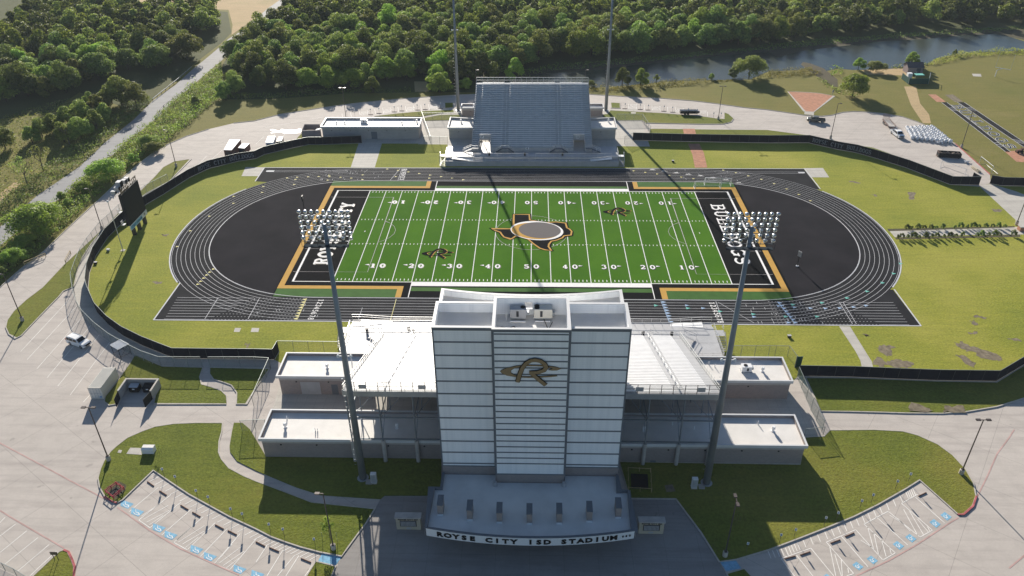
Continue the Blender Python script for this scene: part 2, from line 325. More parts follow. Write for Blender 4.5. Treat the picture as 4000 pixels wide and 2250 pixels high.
# slab glyphs in a 1 x 1.4 box: lists of (points, stroke width)
T,t_=.24,.13
def stem(x,y0=0,y1=1.4): return ([(x,y0),(x,y1)],T)
def slab(x0,x1,y): return ([(x0,y),(x1,y)],t_)
YB,YT=t_/2,1.4-t_/2
GLY={
'R':[stem(.25),slab(.02,.5,YB),slab(.02,.6,YT),(arc(.55,1.04,.28,.295,90,-90),.2),slab(.3,.6,.74),([(.55,.74),(.85,.05)],.2),slab(.72,1.02,YB)],
'O':[(arc(.5,.7,.38,.6,0,360,24),.22)],'0':[(arc(.5,.7,.36,.6,0,360,24),.24)],
'Y':[([(.5,.7),(.5,.05)],T),slab(.25,.75,YB),([(.5,.65),(.15,1.33)],.19),([(.5,.65),(.85,1.33)],.19),slab(0,.36,YT),slab(.66,1,YT)],
'S':[(arc(.5,1.02,.32,.3,20,270,14)+arc(.5,.4,.34,.32,90,-160,14)[1:],.2),slab(.78,.88,1.15)],
'E':[stem(.25),slab(.02,.9,YB),slab(.02,.9,YT),slab(.3,.68,.7),([(.87,.05),(.87,.38)],t_),([(.87,1.05),(.87,1.35)],t_)],
'C':[(arc(.52,.7,.38,.6,42,318,22),.22),([(.86,1.0),(.86,1.36)],t_)],
'I':[stem(.5),slab(.22,.78,YB),slab(.22,.78,YT)],
'T':[stem(.5),slab(.28,.72,YB),slab(.05,.95,YT),([(.08,1.05),(.08,1.35)],t_),([(.92,1.05),(.92,1.35)],t_)],
'B':[stem(.25),slab(.02,.6,YB),slab(.02,.6,YT),slab(.3,.6,.74),(arc(.55,1.05,.27,.29,90,-90),.2),(arc(.57,.4,.31,.335,90,-90),.2)],
'U':[([(.22,1.35),(.22,.45)]+arc(.5,.45,.28,.36,180,360,12)+[(.78,1.35)],.2),slab(0,.44,YT),slab(.58,1,YT)],
'L':[stem(.28),slab(.02,.95,YB),slab(.02,.55,YT),([(.92,.05),(.92,.42)],t_)],
'D':[stem(.25),slab(.02,.5,YB),slab(.02,.5,YT),(arc(.48,.7,.38,.63,90,-90,18),.22)],
'G':[(arc(.5,.7,.38,.6,45,345,22),.22),([(.86,.1),(.86,.62)],.2),slab(.6,1.02,.62),([(.84,1.0),(.84,1.36)],t_)],
'1':[([(.52,.05),(.52,1.35)],.3),slab(.18,.86,YB),([(.5,1.3),(.2,1.1)],.16)],
'2':[(arc(.5,.98,.33,.34,165,-35,14)+[(.2,.14)],.22),([(.12,.1),(.9,.1)],.2),([(.88,.1),(.88,.38)],t_)],
'3':[(arc(.47,1.03,.31,.3,160,-80,14),.21),(arc(.47,.4,.36,.33,85,-160,14),.22)],
'4':[([(.62,.05),(.62,1.35)],.26),([(.6,1.3),(.1,.5)],.16),([(.06,.45),(.95,.45)],.18),slab(.38,.88,YB)],
'5':[([(.22,1.3),(.22,.75)],.18),([(.16,1.28),(.85,1.28)],.2),(arc(.47,.45,.38,.38,125,-155,16),.22)],
'6':[(arc(.5,.42,.34,.36,0,360,18),.2),(arc(.62,.62,.46,.72,95,190,10),.2)],
'7':[([(.1,1.28),(.9,1.28)],.22),([(.85,1.25),(.42,.05)],.24)],
'8':[(arc(.5,1.03,.29,.3,0,360,16),.2),(arc(.5,.4,.34,.35,0,360,16),.21)],
'F':[stem(.25),slab(.02,.5,YB),slab(.02,.9,YT),slab(.3,.68,.7)],'H':[stem(.22),stem(.78),slab(.2,.8,.7)]}
def word(mb,txt,org,ex,ey,z,size,sp=1.2,grow=0.,wid=1.):
    "flat slab lettering on the ground: org = lower-left, ex/ey = unit axes, size = height"
    k=size/1.4; x=0; dz=0
    for ch in txt:
        if ch in GLY:
            for pts,w in GLY[ch]:
                P=[(org[0]+ex[0]*(x+p[0]*wid)*k+ey[0]*p[1]*k, org[1]+ex[1]*(x+p[0]*wid)*k+ey[1]*p[1]*k) for p in pts]
                dz=(dz+.002)%.02
                mb.path(P,(w+grow)*k,z+dz)
        x+=sp
    return x*k
# ================================================================== GROUND
m=MB(); m.sheet([(-1500,-700),(1500,-700),(1500,2500),(-1500,2500)],0); struct('terrain',m,M['field_grass'])
def ring(pts): return [(p.x,p.y) for p in pts]
outer=(gl(0,1,[(-60,1500),(50,1400),(220,1250),(440,1085),(730,805),(1000,560),(1200,370),(1400,200),(1560,75),(1700,0)])
 +gl(0,0,[(1880,1370),(2100,1300),(2350,1240),(2560,1217)])+gl(1,0,[(250,1150),(700,1080),(1000,1040),(1300,1010),(1580,985),(1960,960),(2190,950)])
 +gl(2,0,[(785,950),(1250,980),(1500,990),(1850,1018),(2100,1050),(2350,1085),(2560,1105)])
 +gl(3,0,[(200,1135),(360,1160),(540,1170),(640,1160),(750,1130),(870,1122),(1000,1128),(1180,1145),(1350,1175),(1500,1225),(1620,1275),(1740,1360)])
 +gl(3,1,[(1885,0),(2100,190),(2235,310)]))
outer=ring(outer)
m=MB(); m.sheet(outer+ring(gl(3,1,[(2240,400),(2700,560)]))+[(200,20),(200,-140),(-150,-140),(-150,outer[0][1]-14)],.01); struct('parking_lot',m,M['conc'])
m=MB(); m.kerb(outer[:12],.18,.14); m.kerb(outer[12:],.18,.14); struct('outer_kerb',m,M['kerb'])
m=MB(); m.kerb(ring(gl(3,1,[(1885,0),(2100,190),(2235,310)])),.22,.15); struct('fire_lane_kerb',m,M['red_kerb'])
# diagonal road
rl=ring(gl(0,1,[(-400,1150),(0,835),(180,690),(380,515),(560,395),(800,230),(960,80),(1040,0)])+gl(0,0,[(1350,1200),(1540,1010),(1760,860),(1930,705),(2060,600),(2180,500),(2300,390),(2470,290)])+gl(1,0,[(0,190),(110,90),(240,0)]))
rr=ring(gl(0,1,[(-400,1400),(0,1030),(170,880),(480,645),(750,425),(960,230),(1150,100),(1240,0)])+gl(0,0,[(1400,1330),(1580,1190),(1750,1020),(1970,830),(2230,610),(2330,500),(2480,400)])+gl(1,0,[(0,250),(60,190),(150,120),(290,40),(385,-10)]))
dl=Vector((rl[-1][0]-rl[-3][0],rl[-1][1]-rl[-3][1]))*6; rl.append((rl[-1][0]+dl.x,rl[-1][1]+dl.y)); rr.append((rr[-1][0]+dl.x,rr[-1][1]+dl.y))
m=MB(); m.sheet(rl+rr[::-1],.02); struct('road',m,M['asphalt'])
m=MB(); m.sheet(ring(gl(0,0,[(1020,-400),(3300,-400),(2900,0),(2560,190),(2330,350),(2340,250),(2300,100),(1900,80),(1300,60),(1040,0)])),.008)
m.sheet(ring(gl(0,0,[(-300,60),(150,140),(200,200),(60,260),(-300,330)])),.008); m.sheet(ring(gl(0,0,[(-900,-300),(600,-300),(900,-40),(400,0),(-300,30)])),.009); struct('dry_field',m,M['dry'])
# wood floors, banks, verge
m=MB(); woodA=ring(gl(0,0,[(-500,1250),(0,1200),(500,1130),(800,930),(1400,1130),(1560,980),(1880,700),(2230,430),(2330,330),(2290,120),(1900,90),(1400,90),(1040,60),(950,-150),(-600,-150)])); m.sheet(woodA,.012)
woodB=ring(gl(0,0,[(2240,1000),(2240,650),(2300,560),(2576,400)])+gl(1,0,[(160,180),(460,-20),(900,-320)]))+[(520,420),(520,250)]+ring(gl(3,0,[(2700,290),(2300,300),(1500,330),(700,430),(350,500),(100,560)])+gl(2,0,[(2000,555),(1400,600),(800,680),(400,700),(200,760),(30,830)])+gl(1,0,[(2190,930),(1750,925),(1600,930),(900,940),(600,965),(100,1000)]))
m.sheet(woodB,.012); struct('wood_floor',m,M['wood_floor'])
pond=ring(gl(2,0,[(-250,790),(430,735),(900,700),(1200,660),(1600,620),(2000,570),(2576,520)])+gl(3,0,[(100,578),(350,510),(700,470),(1100,420),(1600,390),(2000,350),(2300,345),(2450,375),(2900,520),(2600,510),(2300,520),(1900,545),(1700,590),(1600,650),(1250,690),(860,705),(700,690),(560,720),(400,690),(300,705),(0,720)])+gl(2,0,[(2400,800),(1800,812),(1500,822),(1350,850),(1000,872),(780,885),(300,900),(-250,900)]))
m=MB(); m.sheet(pond,.03); struct('pond_water',m,M['water'])
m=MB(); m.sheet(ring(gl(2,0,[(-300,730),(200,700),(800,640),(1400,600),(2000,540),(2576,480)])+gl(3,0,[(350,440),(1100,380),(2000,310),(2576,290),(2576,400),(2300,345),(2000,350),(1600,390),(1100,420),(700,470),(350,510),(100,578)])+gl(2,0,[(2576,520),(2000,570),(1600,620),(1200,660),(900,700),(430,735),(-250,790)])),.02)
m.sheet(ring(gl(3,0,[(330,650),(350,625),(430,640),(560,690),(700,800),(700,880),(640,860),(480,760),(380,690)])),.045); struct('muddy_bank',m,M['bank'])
m=MB(); m.sheet(ring(gl(3,0,[(940,705),(1300,690),(1560,690),(1400,760),(1000,750)])),.02); m.sheet(ring(gl(1,0,[(1590,820),(1720,820),(1740,920),(1600,925)])),.02)
m.sheet(ring(gl(3,0,[(1370,870),(1490,870),(1530,1040),(1620,1150),(1640,1240),(1560,1240),(1440,1060)])),.008); m.sheet(ring(gl(0,1,[(0,500),(140,390),(230,390),(120,470),(0,590)])),.01); struct('bare_soil',m,M['dry'])
# stadium lawn
f1=gl(0,1,[(2576,150),(2400,175),(2100,250),(1900,345),(1650,505),(1480,605),(1250,775),(1080,945),(960,1135),(900,1300),(885,1449)])+gl(0,2,[(905,80),(980,250),(1100,380),(1250,490),(1450,590),(1650,670),(1760,712),(2090,716),(2576,720)])+gl(1,2,[(185,725)])
Zb=lambda x,y: gp(1000+x*720/2576,430+y*720/2576)
f1=[Zb(1480,462),Zb(1200,474),Zb(940,484),Zb(735,484),Zb(400,556),Zb(120,622)]+f1
f3=gl(3,2,[(300,890),(850,900),(1300,920),(1700,935),(2295,943),(2576,775),(3000,530)])
f4=gl(2,0,[(1215,1412),(1700,1425),(2576,1440)])+gl(3,0,[(405,1438)])+gl(3,1,[(700,58),(880,88),(1100,150),(1400,245),(1835,412)])
f5=gl(3,1,[(2230,400),(2350,422),(2576,427),(2900,435)])
m=MB(); m.sheet(ring(f1)+[(-46,-57),(46,-57),(49,-60)]+ring(f3)+[(180,30)]+ring(f5)[::-1]+ring(gl(3,1,[(2120,430)]))+ring(f4)[::-1]+[(37,58),(-36,60)],.02); struct('stadium_grass',m,M['grass'])
m=MB()
for c,r,pts in [(3,2,[(1090,600),(1150,575),(1270,590),(1240,630),(1255,690),(1180,685)]),(3,2,[(1040,745),(1110,700),(1200,745),(1290,725),(1480,755),(1440,800),(1300,810),(1230,770),(1120,800)]),
  (3,2,[(1880,560),(1950,545),(2060,600),(2180,620),(2360,710),(2340,745),(2130,710),(2080,650),(1950,625)]),(3,2,[(1890,680),(1990,690),(2090,760),(2080,815),(1990,770)]),
  (3,2,[(2060,290),(2110,278),(2200,305),(2190,315),(2100,300)]),(3,2,[(2035,340),(2080,330),(2120,370),(2070,375)]),(3,2,[(2020,450),(2110,440),(2100,468),(2030,465)]),
  (3,2,[(1440,1150),(1640,1220),(1650,1255),(1410,1255)]),(3,2,[(1780,1200),(1960,1195),(1980,1255),(1760,1262)]),(3,2,[(950,458),(1010,475),(1000,495)]),
  (3,1,[(810,370),(940,390),(930,405),(830,385)]),(3,1,[(1400,490),(1480,490),(1460,560),(1430,560)]),(3,1,[(1030,505),(1100,515),(1090,530)]),(3,1,[(2250,655),(2350,665),(2340,690),(2270,680)]),
  (0,1,[(1540,1385),(1640,1390),(1620,1410),(1560,1408)]),(0,1,[(1620,915),(1690,910),(1680,930)]),(0,2,[(1380,890),(1420,820),(1460,820),(1440,905)]),(0,2,[(2460,560),(2510,565),(2500,610)]),(3,2,[(2420,510),(2520,515),(2560,545),(2460,530)])]:
    P=ring(gl(c,r,pts)); Q=[]
    for i in range(len(P)):
        a=P[i];b=P[(i+1)%len(P)]
        for k in range(5):
            t=k/5; Q.append((a[0]+(b[0]-a[0])*t+random.uniform(-.35,.35),a[1]+(b[1]-a[1])*t+random.uniform(-.35,.35)))
    m.sheet(Q,.19 if (c,r)==(3,2) and pts[0][1]>1100 else .035)
struct('bare_patches',m,M['mud'])
# raised lawns inside kerbs
lawns={
'LA':gl(0,2,[(60,400),(75,330),(140,240),(260,130),(430,0)])+gl(0,1,[(640,1225),(790,1085),(1040,855),(1200,690),(1430,460),(1560,330),(1640,240),(1750,180),(1920,157),(1710,375),(1480,495),(1215,695),(1050,850),(985,925),(900,1035),(830,1145),(780,1275),(745,1440)])+gl(0,2,[(640,36),(590,95),(400,290),(215,485),(160,512),(90,470)]),
'LB':gl(0,2,[(1365,680),(1310,760),(1170,960),(1060,1100),(1050,1150),(1100,1187),(1180,1172),(1230,1100),(1290,960),(1590,960),(1548,1172),(2280,1174),(2280,1090),(2230,1040),(2120,1000),(2030,975),(2010,900),(2045,802),(1640,795)]),
'LC':gl(0,2,[(2118,806),(2110,870),(2150,925),(2250,955),(2330,985),(2383,1060),(2380,1174),(2480,1174),(2576,1010)])+gl(1,2,[(140,815)]),
'LD':gl(0,2,[(2242,1362),(2000,1362),(1750,1372),(1560,1402),(1430,1449)])+gl(0,3,[(1280,65),(1170,150),(1110,205),(1050,290),(1010,380),(985,470),(1000,560),(1050,650),(1120,700),(1180,715),(1230,690),(1540,392),(1720,515),(1900,635),(2100,745),(2300,855),(2569,980)])+gl(1,3,[(150,1058),(300,1113),(450,1163),(640,1213),(860,1255),(920,1170),(1030,1020),(1100,930),(1195,775),(900,748),(560,712),(300,612),(80,530),(0,500)])+gl(0,3,[(2450,450),(2300,370),(2225,280),(2195,210),(2200,100),(2228,0)]),
'LE':gl(0,2,[(2355,1362),(2440,1364)])+gl(1,3,[(-60,-20),(99,250),(1860,275),(1860,645),(1290,645),(1250,680),(900,657),(650,640),(400,560),(110,440),(0,395)])+gl(0,3,[(2480,350),(2380,300),(2312,210),(2305,150),(2330,0)]),
'LF':gl(2,3,[(1080,305),(1180,675),(1645,680),(1900,1020),(2080,1310),(2250,1288),(2569,1193)])+gl(3,3,[(300,1080),(600,963),(860,857),(1100,738),(1380,578),(1520,490),(1700,650),(1900,830),(1960,830),(2050,750),(2085,650),(2060,520),(1980,380),(1850,240),(1700,130),(1500,40),(1350,0)])+gl(3,2,[(1060,1432),(620,1437)])+gl(3,3,[(560,50),(372,60),(320,330)]),
'LH':gl(3,2,[(380,910),(530,1245),(880,1250),(1150,1257),(1400,1265),(1750,1268),(2000,1250),(2300,1200),(2576,1115),(2900,960),(2900,590),(2576,785),(2300,955),(1700,945),(850,912)]),
'LI':gl(0,3,[(300,1490),(550,1250),(600,1205),(640,1195),(680,1210),(720,1290),(745,1360),(730,1500)]),
'LG':gl(1,3,[(480,1500),(600,1305),(800,1355),(740,1500)]),'LG2':gl(2,3,[(2150,1422),(2330,1378),(2440,1500),(2190,1500)]),
'LJ1':gl(2,0,[(995,1035),(1088,1040),(1088,1090),(998,1088)]),'LJ2':gl(1,0,[(1900,1037),(1985,1035),(1985,1085),(1900,1090)]),
'LJ3':gl(2,0,[(990,1112),(1500,1140),(1900,1172),(2060,1195),(2130,1200),(2135,1135),(2180,1150),(2230,1195),(2205,1230),(2120,1250),(1900,1250),(1500,1243),(1345,1240),(1310,1215),(1045,1215),(1030,1190),(915,1180),(915,1155),(960,1150)]),
'LJ4':gl(1,0,[(1190,1172),(1400,1147),(1700,1120),(1985,1108),(1990,1130),(1850,1140),(1650,1175)]),'LJ5':gl(1,0,[(1700,1215),(1690,1190),(1850,1160),(2060,1157),(2060,1175),(1980,1185),(1960,1210)]),
'LK':gl(2,0,[(1390,1300),(1500,1299),(2000,1307),(2576,1311)])+gl(3,0,[(0,1312),(400,1364),(800,1449)])+gl(3,1,[(1050,40),(1200,92),(1500,208),(1860,338),(1835,400),(1400,238),(1100,143),(880,80),(700,50)])+gl(3,0,[(405,1432),(0,1428)])+gl(2,0,[(2576,1430),(1230,1405),(1385,1345)]),
'LL':gl(1,0,[(400,1410),(430,1375),(468,1338),(470,1400),(440,1420)])}
kb=MB(); lw=MB(); rk=MB()
for k,p in lawns.items():
    P=ring(p); lw.prism(P,0,.12)
    if k in('LA','LB','LC','LD','LF','LH','LI','LG','LG2','LJ1','LJ2','LJ3'): kb.kerb(P,.2,.15,closed=True)
struct('lawns',lw,M['lawn']); struct('lawn_kerbs',kb,M['kerb'])
rk.kerb(ring(gl(0,3,[(1180,719),(1130,706),(1050,655)])),.24,.16); rk.kerb(ring(gl(0,3,[(640,1190),(690,1212),(728,1290),(752,1360),(737,1500)])),.3,.165)
rk.kerb(ring(gl(3,3,[(1900,834),(1960,834),(2055,752),(2090,650)])),.26,.165); struct('red_kerbs',rk,M['red_kerb'])
# walkways and plaza
w=MB()
w.sheet(ring(gl(3,2,[(715,388),(825,390),(1010,690),(1045,745),(1058,803),(943,798),(930,735),(880,640)])),.03)
w.sheet([(p.x,p.y) for p in (Zb(1435,462),Zb(1762,462),Zb(1660,803),Zb(1325,800))],.03)
w.sheet(ring(gl(3,1,[(2125,425),(2490,765),(2500,822),(2700,800),(2700,560),(2500,480),(2240,402)])),.03)
w.sheet(ring(gl(3,1,[(1225,880),(1500,868),(2000,852),(2450,838),(2700,830),(2700,915),(2576,912),(2000,918),(1277,940),(1250,910)])),.034)
w.sheet([(86.8,41.5),(81,41.3),(81,34.7),(86.5,34.7)],.03); w.sheet([(-86.6,40.8),(-80.3,40.6),(-80.6,34.2),(-85.7,34.2)],.03)
w.sheet([(-36.5,59.5),(37.5,58),(37.5,93),(-36.5,93)],.022); w.sheet([(-68,60),(-36,60),(-36,64),(-68,64)],.026)
w.sheet([(-48,-56.5),(48,-56.5),(50,-81),(-46,-81)],.028)
# curved promenade between the two left fences
pin=ring(f1[6:25]); pout=ring(gl(0,1,[(2400,140),(1900,300),(1500,500),(1215,700),(1050,855),(985,930),(900,1040),(830,1150),(780,1280),(742,1400)])+gl(0,2,[(760,130),(800,230),(860,330),(980,450),(1120,560),(1290,660),(1450,740),(1640,800),(2576,802)])+gl(1,2,[(150,812)]))
w.sheet(pin+pout[::-1],.026); struct('walkways',w,M['walk'])
def tri(c,r,pts,z,mt,name): 
    mm=MB(); mm.sheet(ring(gl(c,r,pts)),z); struct(name,mm,M[mt])
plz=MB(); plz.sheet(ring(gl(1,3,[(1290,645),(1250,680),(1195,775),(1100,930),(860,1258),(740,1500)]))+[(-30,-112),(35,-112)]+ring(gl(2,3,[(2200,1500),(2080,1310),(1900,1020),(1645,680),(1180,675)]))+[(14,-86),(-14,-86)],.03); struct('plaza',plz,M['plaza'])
m=MB(); m.sheet(ring(gl(1,3,[(620,1305),(670,1215),(862,1255),(795,1350)])),.034); m.sheet(ring(gl(2,3,[(2090,1312),(2245,1292),(2305,1378),(2152,1408)])),.034); struct('ramp_mats',m,M['hc_blue'])
m=MB(); m.sheet(ring(gl(2,0,[(1718,1300),(1838,1300),(1850,1352),(1730,1352)])),.16); m.sheet(ring(gl(2,1,[(1770,0),(1885,0),(1930,90),(1965,240),(1840,240),(1815,110)])),.05)
m.sheet(ring(gl(3,0,[(200,922),(280,925),(400,930),(520,940),(662,966),(460,1125),(370,1120)])),.02); m.sheet(ring(gl(3,0,[(1610,950),(1690,952),(1790,1025),(1700,1027)])),.02)
m.sheet(ring(gl(3,1,[(2380,75),(2480,70),(2700,130),(2700,190),(2500,180)])),.02); struct('clay_areas',m,M['clay'])
m=MB(); m.sheet(ring(gl(3,0,[(1780,955),(1860,950),(1965,1025),(1880,1027)])),.02); m.sheet(ring(gl(2,3,[(1530,545),(1610,535),(1640,605),(1550,612)])),.14); struct('sand_pit',m,M['mud'])
m=MB()
P=gl(3,0,[(200,922),(280,925),(400,930),(520,940),(665,966),(460,1128),(368,1122)]); m.kerb(ring(P),.3,.06,closed=True); m.sheet(ring(gl(3,0,[(368,1120),(465,1125),(460,1158),(365,1150)])),.03)
m.sheet(ring(gl(3,0,[(2052,742),(2140,745),(2150,772),(2065,768)])),.03); m.sheet(ring(gl(0,2,[(2365,405),(2427,406),(2410,446),(2352,444)])),.03); m.sheet(ring(gl(0,2,[(2535,405),(2610,406),(2600,446),(2522,446)])),.031)
m.sheet(ring(gl(0,3,[(1270,228),(1310,167),(1415,170),(1425,238)])),.14); m.sheet(ring(gl(0,3,[(1180,216),(1195,188),(1228,192),(1215,220)])),.14); m.sheet(ring(gl(1,3,[(1105,485),(1170,485),(1165,538),(1100,535)])),.14); m.sheet(ring(gl(2,3,[(1865,530),(1935,530),(1935,585),(1875,582)])),.14)
m.sheet(ring(gl(2,0,[(1198,1133),(1245,1133),(1245,1146),(1198,1146)])),.14)
struct('concrete_pads',m,M['walk'])
m=MB()
for a in ([(1200,856),(2480,828),(2480,842),(1215,880)],[(1275,944),(2535,914),(2540,936),(1290,962)]): m.sheet(ring(gl(3,1,a)),.036)
m.sheet(ring(gl(0,3,[(1060,610),(1075,560),(1190,500),(1270,540),(1260,600),(1200,650),(1160,690)])),.135); struct('mulch_beds',m,M['bank'])
# ================================================================== TRACK AND FIELD
A_=47.5; AX=33.6; BY=31.3; EN=2.12
def inner():
    P=[]
    def q(t): c=cos(t);s=sin(t); return (A_+AX*math.copysign(abs(c)**(2/EN),c),BY*math.copysign(abs(s)**(2/EN),s))
    for i in range(49): x,y=q(-PI/2+PI*i/48); P.append((x,y))
    P+= [(-x,-y) for x,y in P]; return P
IN=inner()
def off(P,d):
    n=len(P);Q=[]
    for i in range(n):
        a=P[i-1];b=P[(i+1)%n]; dx,dy=b[0]-a[0],b[1]-a[1]; l=math.hypot(dx,dy); Q.append((P[i][0]+dy/l*d,P[i][1]-dx/l*d))
    return Q
LW=1.075; OUT=off(IN,8*LW+.35)
m=MB(); m.sheet(OUT,.03); m.sheet([(-80.6,40.4),(80.9,40.8),(81.2,26.5),(70,26.5),(70,-26.5),(81.2,-26.3),(81.4,-40.4),(-80.6,-40.4),(-80.8,-25.5),(-70,-25.5),(-70,29),(-80.4,30.5)],.034); struct('running_track',m,M['track'])
m=MB(); m.sheet([(x,y) for x,y in off(IN,-.15)],.042); struct('black_apron',m,M['dzone'])
m=MB()
for k in range(9): m.path(off(IN,k*LW),.085,.05+.0015*k,closed=True)
m.path(off(IN,-.12),.16,.07,closed=True)
for a in ([(-80.7,40.45),(81.1,40.85)],[(-80.7,-40.45),(81.5,-40.45)]): m.line(*a,.28,.055)
m.line((81.15,40.9),(81.45,26.8),.3,.056); m.line((81.5,-26.2),(81.5,-40.5),.3,.056); m.line((-80.7,40.5),(-80.5,30.5),.3,.056); m.line((-80.8,-25.4),(-80.7,-40.5),.3,.056)
C8=8*LW+.42; OO=off(IN,C8); half=[p for p in OO if abs(p[0])>80.9 and abs(p[1])<27]
for sg in (-1,1): m.path(sorted([p for p in half if p[0]*sg>0],key=lambda p:p[1]),.3,.054)
for k in range(9):
    y=-31.65-k*LW*.985; m.line((-79+.06*k,y),(-62-k*.9,y),.09,.062); m.line((79.2,y),(66+k*.9,y),.09,.062)
    x=-62-k*.9
    while x<-50: m.line((x,y),(x+.3,y),.09,.062); x+=.75
    x=52
    while x<66+k*.9: m.line((x,y),(x+.3,y),.09,.062); x+=.75
for x0,x1 in ((-79,-55),(54,80)):
    m.line((x0,38.3),(x1,38.4),.09,.062); m.line((x0,37.3),(x1,37.4),.09,.062)
m.line((-79.4,37.8),(-77,37.8),.9,.064); m.line((78.5,38),(80.4,38),.9,.064)
for x in (-69.8,-60.5): m.line((x,-31.7),(x,-39.95),.12,.066)
for x in (68.3,67.5,40.6): m.line((x,-31.7),(x,-39.95),.12,.066)
m.line((-36.8,-35.2),(-36.8,-39.9),.09,.066); m.line((-41.2,31.4),(-39.5,39.9),.12,.066); m.line((41,-32),(47,-39.9),.1,.066); m.line((-38.9,31.4),(-38.9,39.9),.12,.067)
rnd=random.Random(3)
for sx,sy,n in ((1,-1,26),(1,1,12),(-1,1,26),(-1,-1,8)):
    for i in range(n):
        k=rnd.randrange(8); x=sx*rnd.uniform(44,62); y=sy*(31.7+k*LW)
        m.line((x,y),(x,y+sy*LW*.8),.09,.068)
struct('lane_markings',m,M['trackline'])
def tris(mb,x,y,s,d): mb.add([(x,y-s/2,.072),(x+d*s*1.1,y,.072),(x,y+s/2,.072)],[(0,1,2) if d>0 else (0,2,1)])
m=MB(); m.line((-49.9,-31.6),(-49.9,-40),.12,.068); m.line((-29.9,-31.6),(-29.9,-40),.12,.068)
for k in range(8): tris(m,-50,-32.1-k*LW,.75,-1)
for c,r,L in ((1,1,[(305,345),(405,338),(515,333),(622,330),(727,318),(730,332),(843,338),(950,346),(1065,314),(1062,361),(388,360),(713,367),(375,411),(65,432),(52,490),(1313,255),(1420,268),(1525,284),(1633,300),(1743,316),(1853,331),(1963,346),(1398,331),(1735,347),(2075,363)]),(2,1,[(1215,273),(1332,289),(1452,305),(1574,320),(1695,336),(1817,352),(2117,266),(2243,292),(2368,324),(2500,359)]),(3,1,[(52,402),(178,455),(300,511),(417,574)]),(0,1,[(2343,530),(2340,600),(2097,730),(1905,877),(1773,1035),(2135,1262),(2100,1293),(2068,1322),(2038,1353),(2008,1385),(1978,1415)])):
    for x,y in L: p=g(c,r,x,y); tris(m,p.x,p.y,.7,1)
struct('yellow_marks',m,M['yl'])
m=MB()
for c,r,L in ((2,2,[(1430,180),(1752,208),(2075,240),(2410,268)]),(3,1,[(1318,1207),(1248,1307),(1135,1400)]),(3,2,[(980,38),(778,105),(525,153),(233,172),(160,292),(475,292)])):
    for x,y in L: p=g(c,r,x,y); tris(m,p.x,p.y,.85,1)
struct('teal_marks',m,M['teal'])
m=MB()
m.line((28.6,-31.6),(29.2,-40),.12,.068); m.line((54,-31.6),(55.5,-40),.12,.068)
for k in range(8): tris(m,28.8+k*.07,-32.1-k*LW,.8,1); tris(m,54.1+k*.18,-32.1-k*LW,.8,1)
for c,r,L in ((2,2,[(1742,180),(1905,208),(2418,295)]),(3,2,[(90,185),(250,200),(410,208),(560,210),(705,207),(845,196),(970,182),(190,352)])):
    for x,y in L: p=g(c,r,x,y); tris(m,p.x,p.y,.8,1)
struct('pale_blue_marks',m,M['bluepaint'])
m=MB()
for i,ch in enumerate('12345678'):
    word(m,ch,(-47.1-.08*i,-32.0-i*1.03),(0,-1),(1,0),.07,1.25,wid=.9)
    word(m,ch,(40.1,-32.0-i*1.03),(0,-1),(-1,0),.07,1.25,wid=.9)if 0 else word(m,ch,(39.0+.06*i,-32.0-i*1.03),(0,-1),(1,0),.07,1.25,wid=.9)
    word(m,ch,(-37.2-.02*i,31.7+i*1.03),(0,1),(-1,0),.07,1.35,wid=.9)
for ch,(x,y) in zip('12345678',[(2280,392),(2150,362),(2018,340),(1895,320),(1772,306),(1650,290),(1530,274),(1412,259)]):
    p=g(2,1,x,y); word(m,ch,(p.x+.6,p.y-.4),(0,1),(-1,0),.07,1.2,wid=.85); m.line((p.x-1,p.y-.5),(p.x+1,p.y-.5),.1,.07)
struct('lane_numbers',m,M['white'])
# field
HX=45.72; HY=24.384
m=MB(); m.sheet([(-58,-31.15),(58.3,-31.15),(58.3,31),(-58,31)],.05); struct('turf_surround',m,M['turf_black'])
m=MB(); m.sheet([(-HX,-HY),(HX,-HY),(HX,HY),(-HX,HY)],.056); struct('football_field',m,M['turf'])
m=MB()
for sx in (-1,1):
    for sy in (-1,1):
        a,b=sorted((sx*57.7,sx*30.2)); c_,d_=sorted((sy*27.5,sy*30.95)); m.box(a,c_,.05,b,d_,.056) 
m.box(-27.3,26.1,.05,27.4,27.8,.056); m.box(-27.3,-28.3,.05,27.4,-26.7,.056); struct('sideline_turf',m,M['turf2'])
m=MB()
for sx in (-1,1):
    m.box(sx*57.75,-27.5,.05,sx*56.4,27.5,.060)
    for sy in (-1,1): m.box(sx*57.75,sy*27.55,.05,sx*29,sy*26.25,.064); m.box(sx*29,sy*27.5,.05,sx*30.3,sy*31,.068)
struct('gold_border',m,M['gold'])
m=MB(); z=.075
for sy in (-1,1): m.box(-27.4,sy*24.45,.05,27.4,sy*26.15,z); m.line((-54.9,sy*24.5),(54.9,sy*24.5),.24,z+.004)
for sx in (-1,1):
    m.line((sx*54.9,-24.6),(sx*54.9,24.6),.5,z+.008); m.line((sx*27.35,24.6),(sx*27.35,31),.2,z+.008); m.line((sx*27.35,-24.6),(sx*27.35,-31),.2,z+.008)
for i in range(-10,11): m.line((i*4.572,-24.4),(i*4.572,24.4),.17 if abs(i)<10 else .22,z+.008)
for i in range(-49,50):
    if i%5:
        x=i*.9144
        for y0,y1 in ((23.1,23.9),(-23.1,-23.9),(6.3,6.9),(-6.3,-6.9)): m.line((x,y0),(x,y1),.17,z+.008)
for i in range(-9,10):
    for y in (6.4,-6.4): m.line((i*4.572-.35,y),(i*4.572+.35,y),.14,z+.01)
for i in (-9.35,9.35): m.line((i*4.572,-.3),(i*4.572,.3),.2,z+.01)
struct('yard_lines',m,M['white'])
so=MB()
def sp(P,cl=False): so.path(P,.09,z+.013,cl)
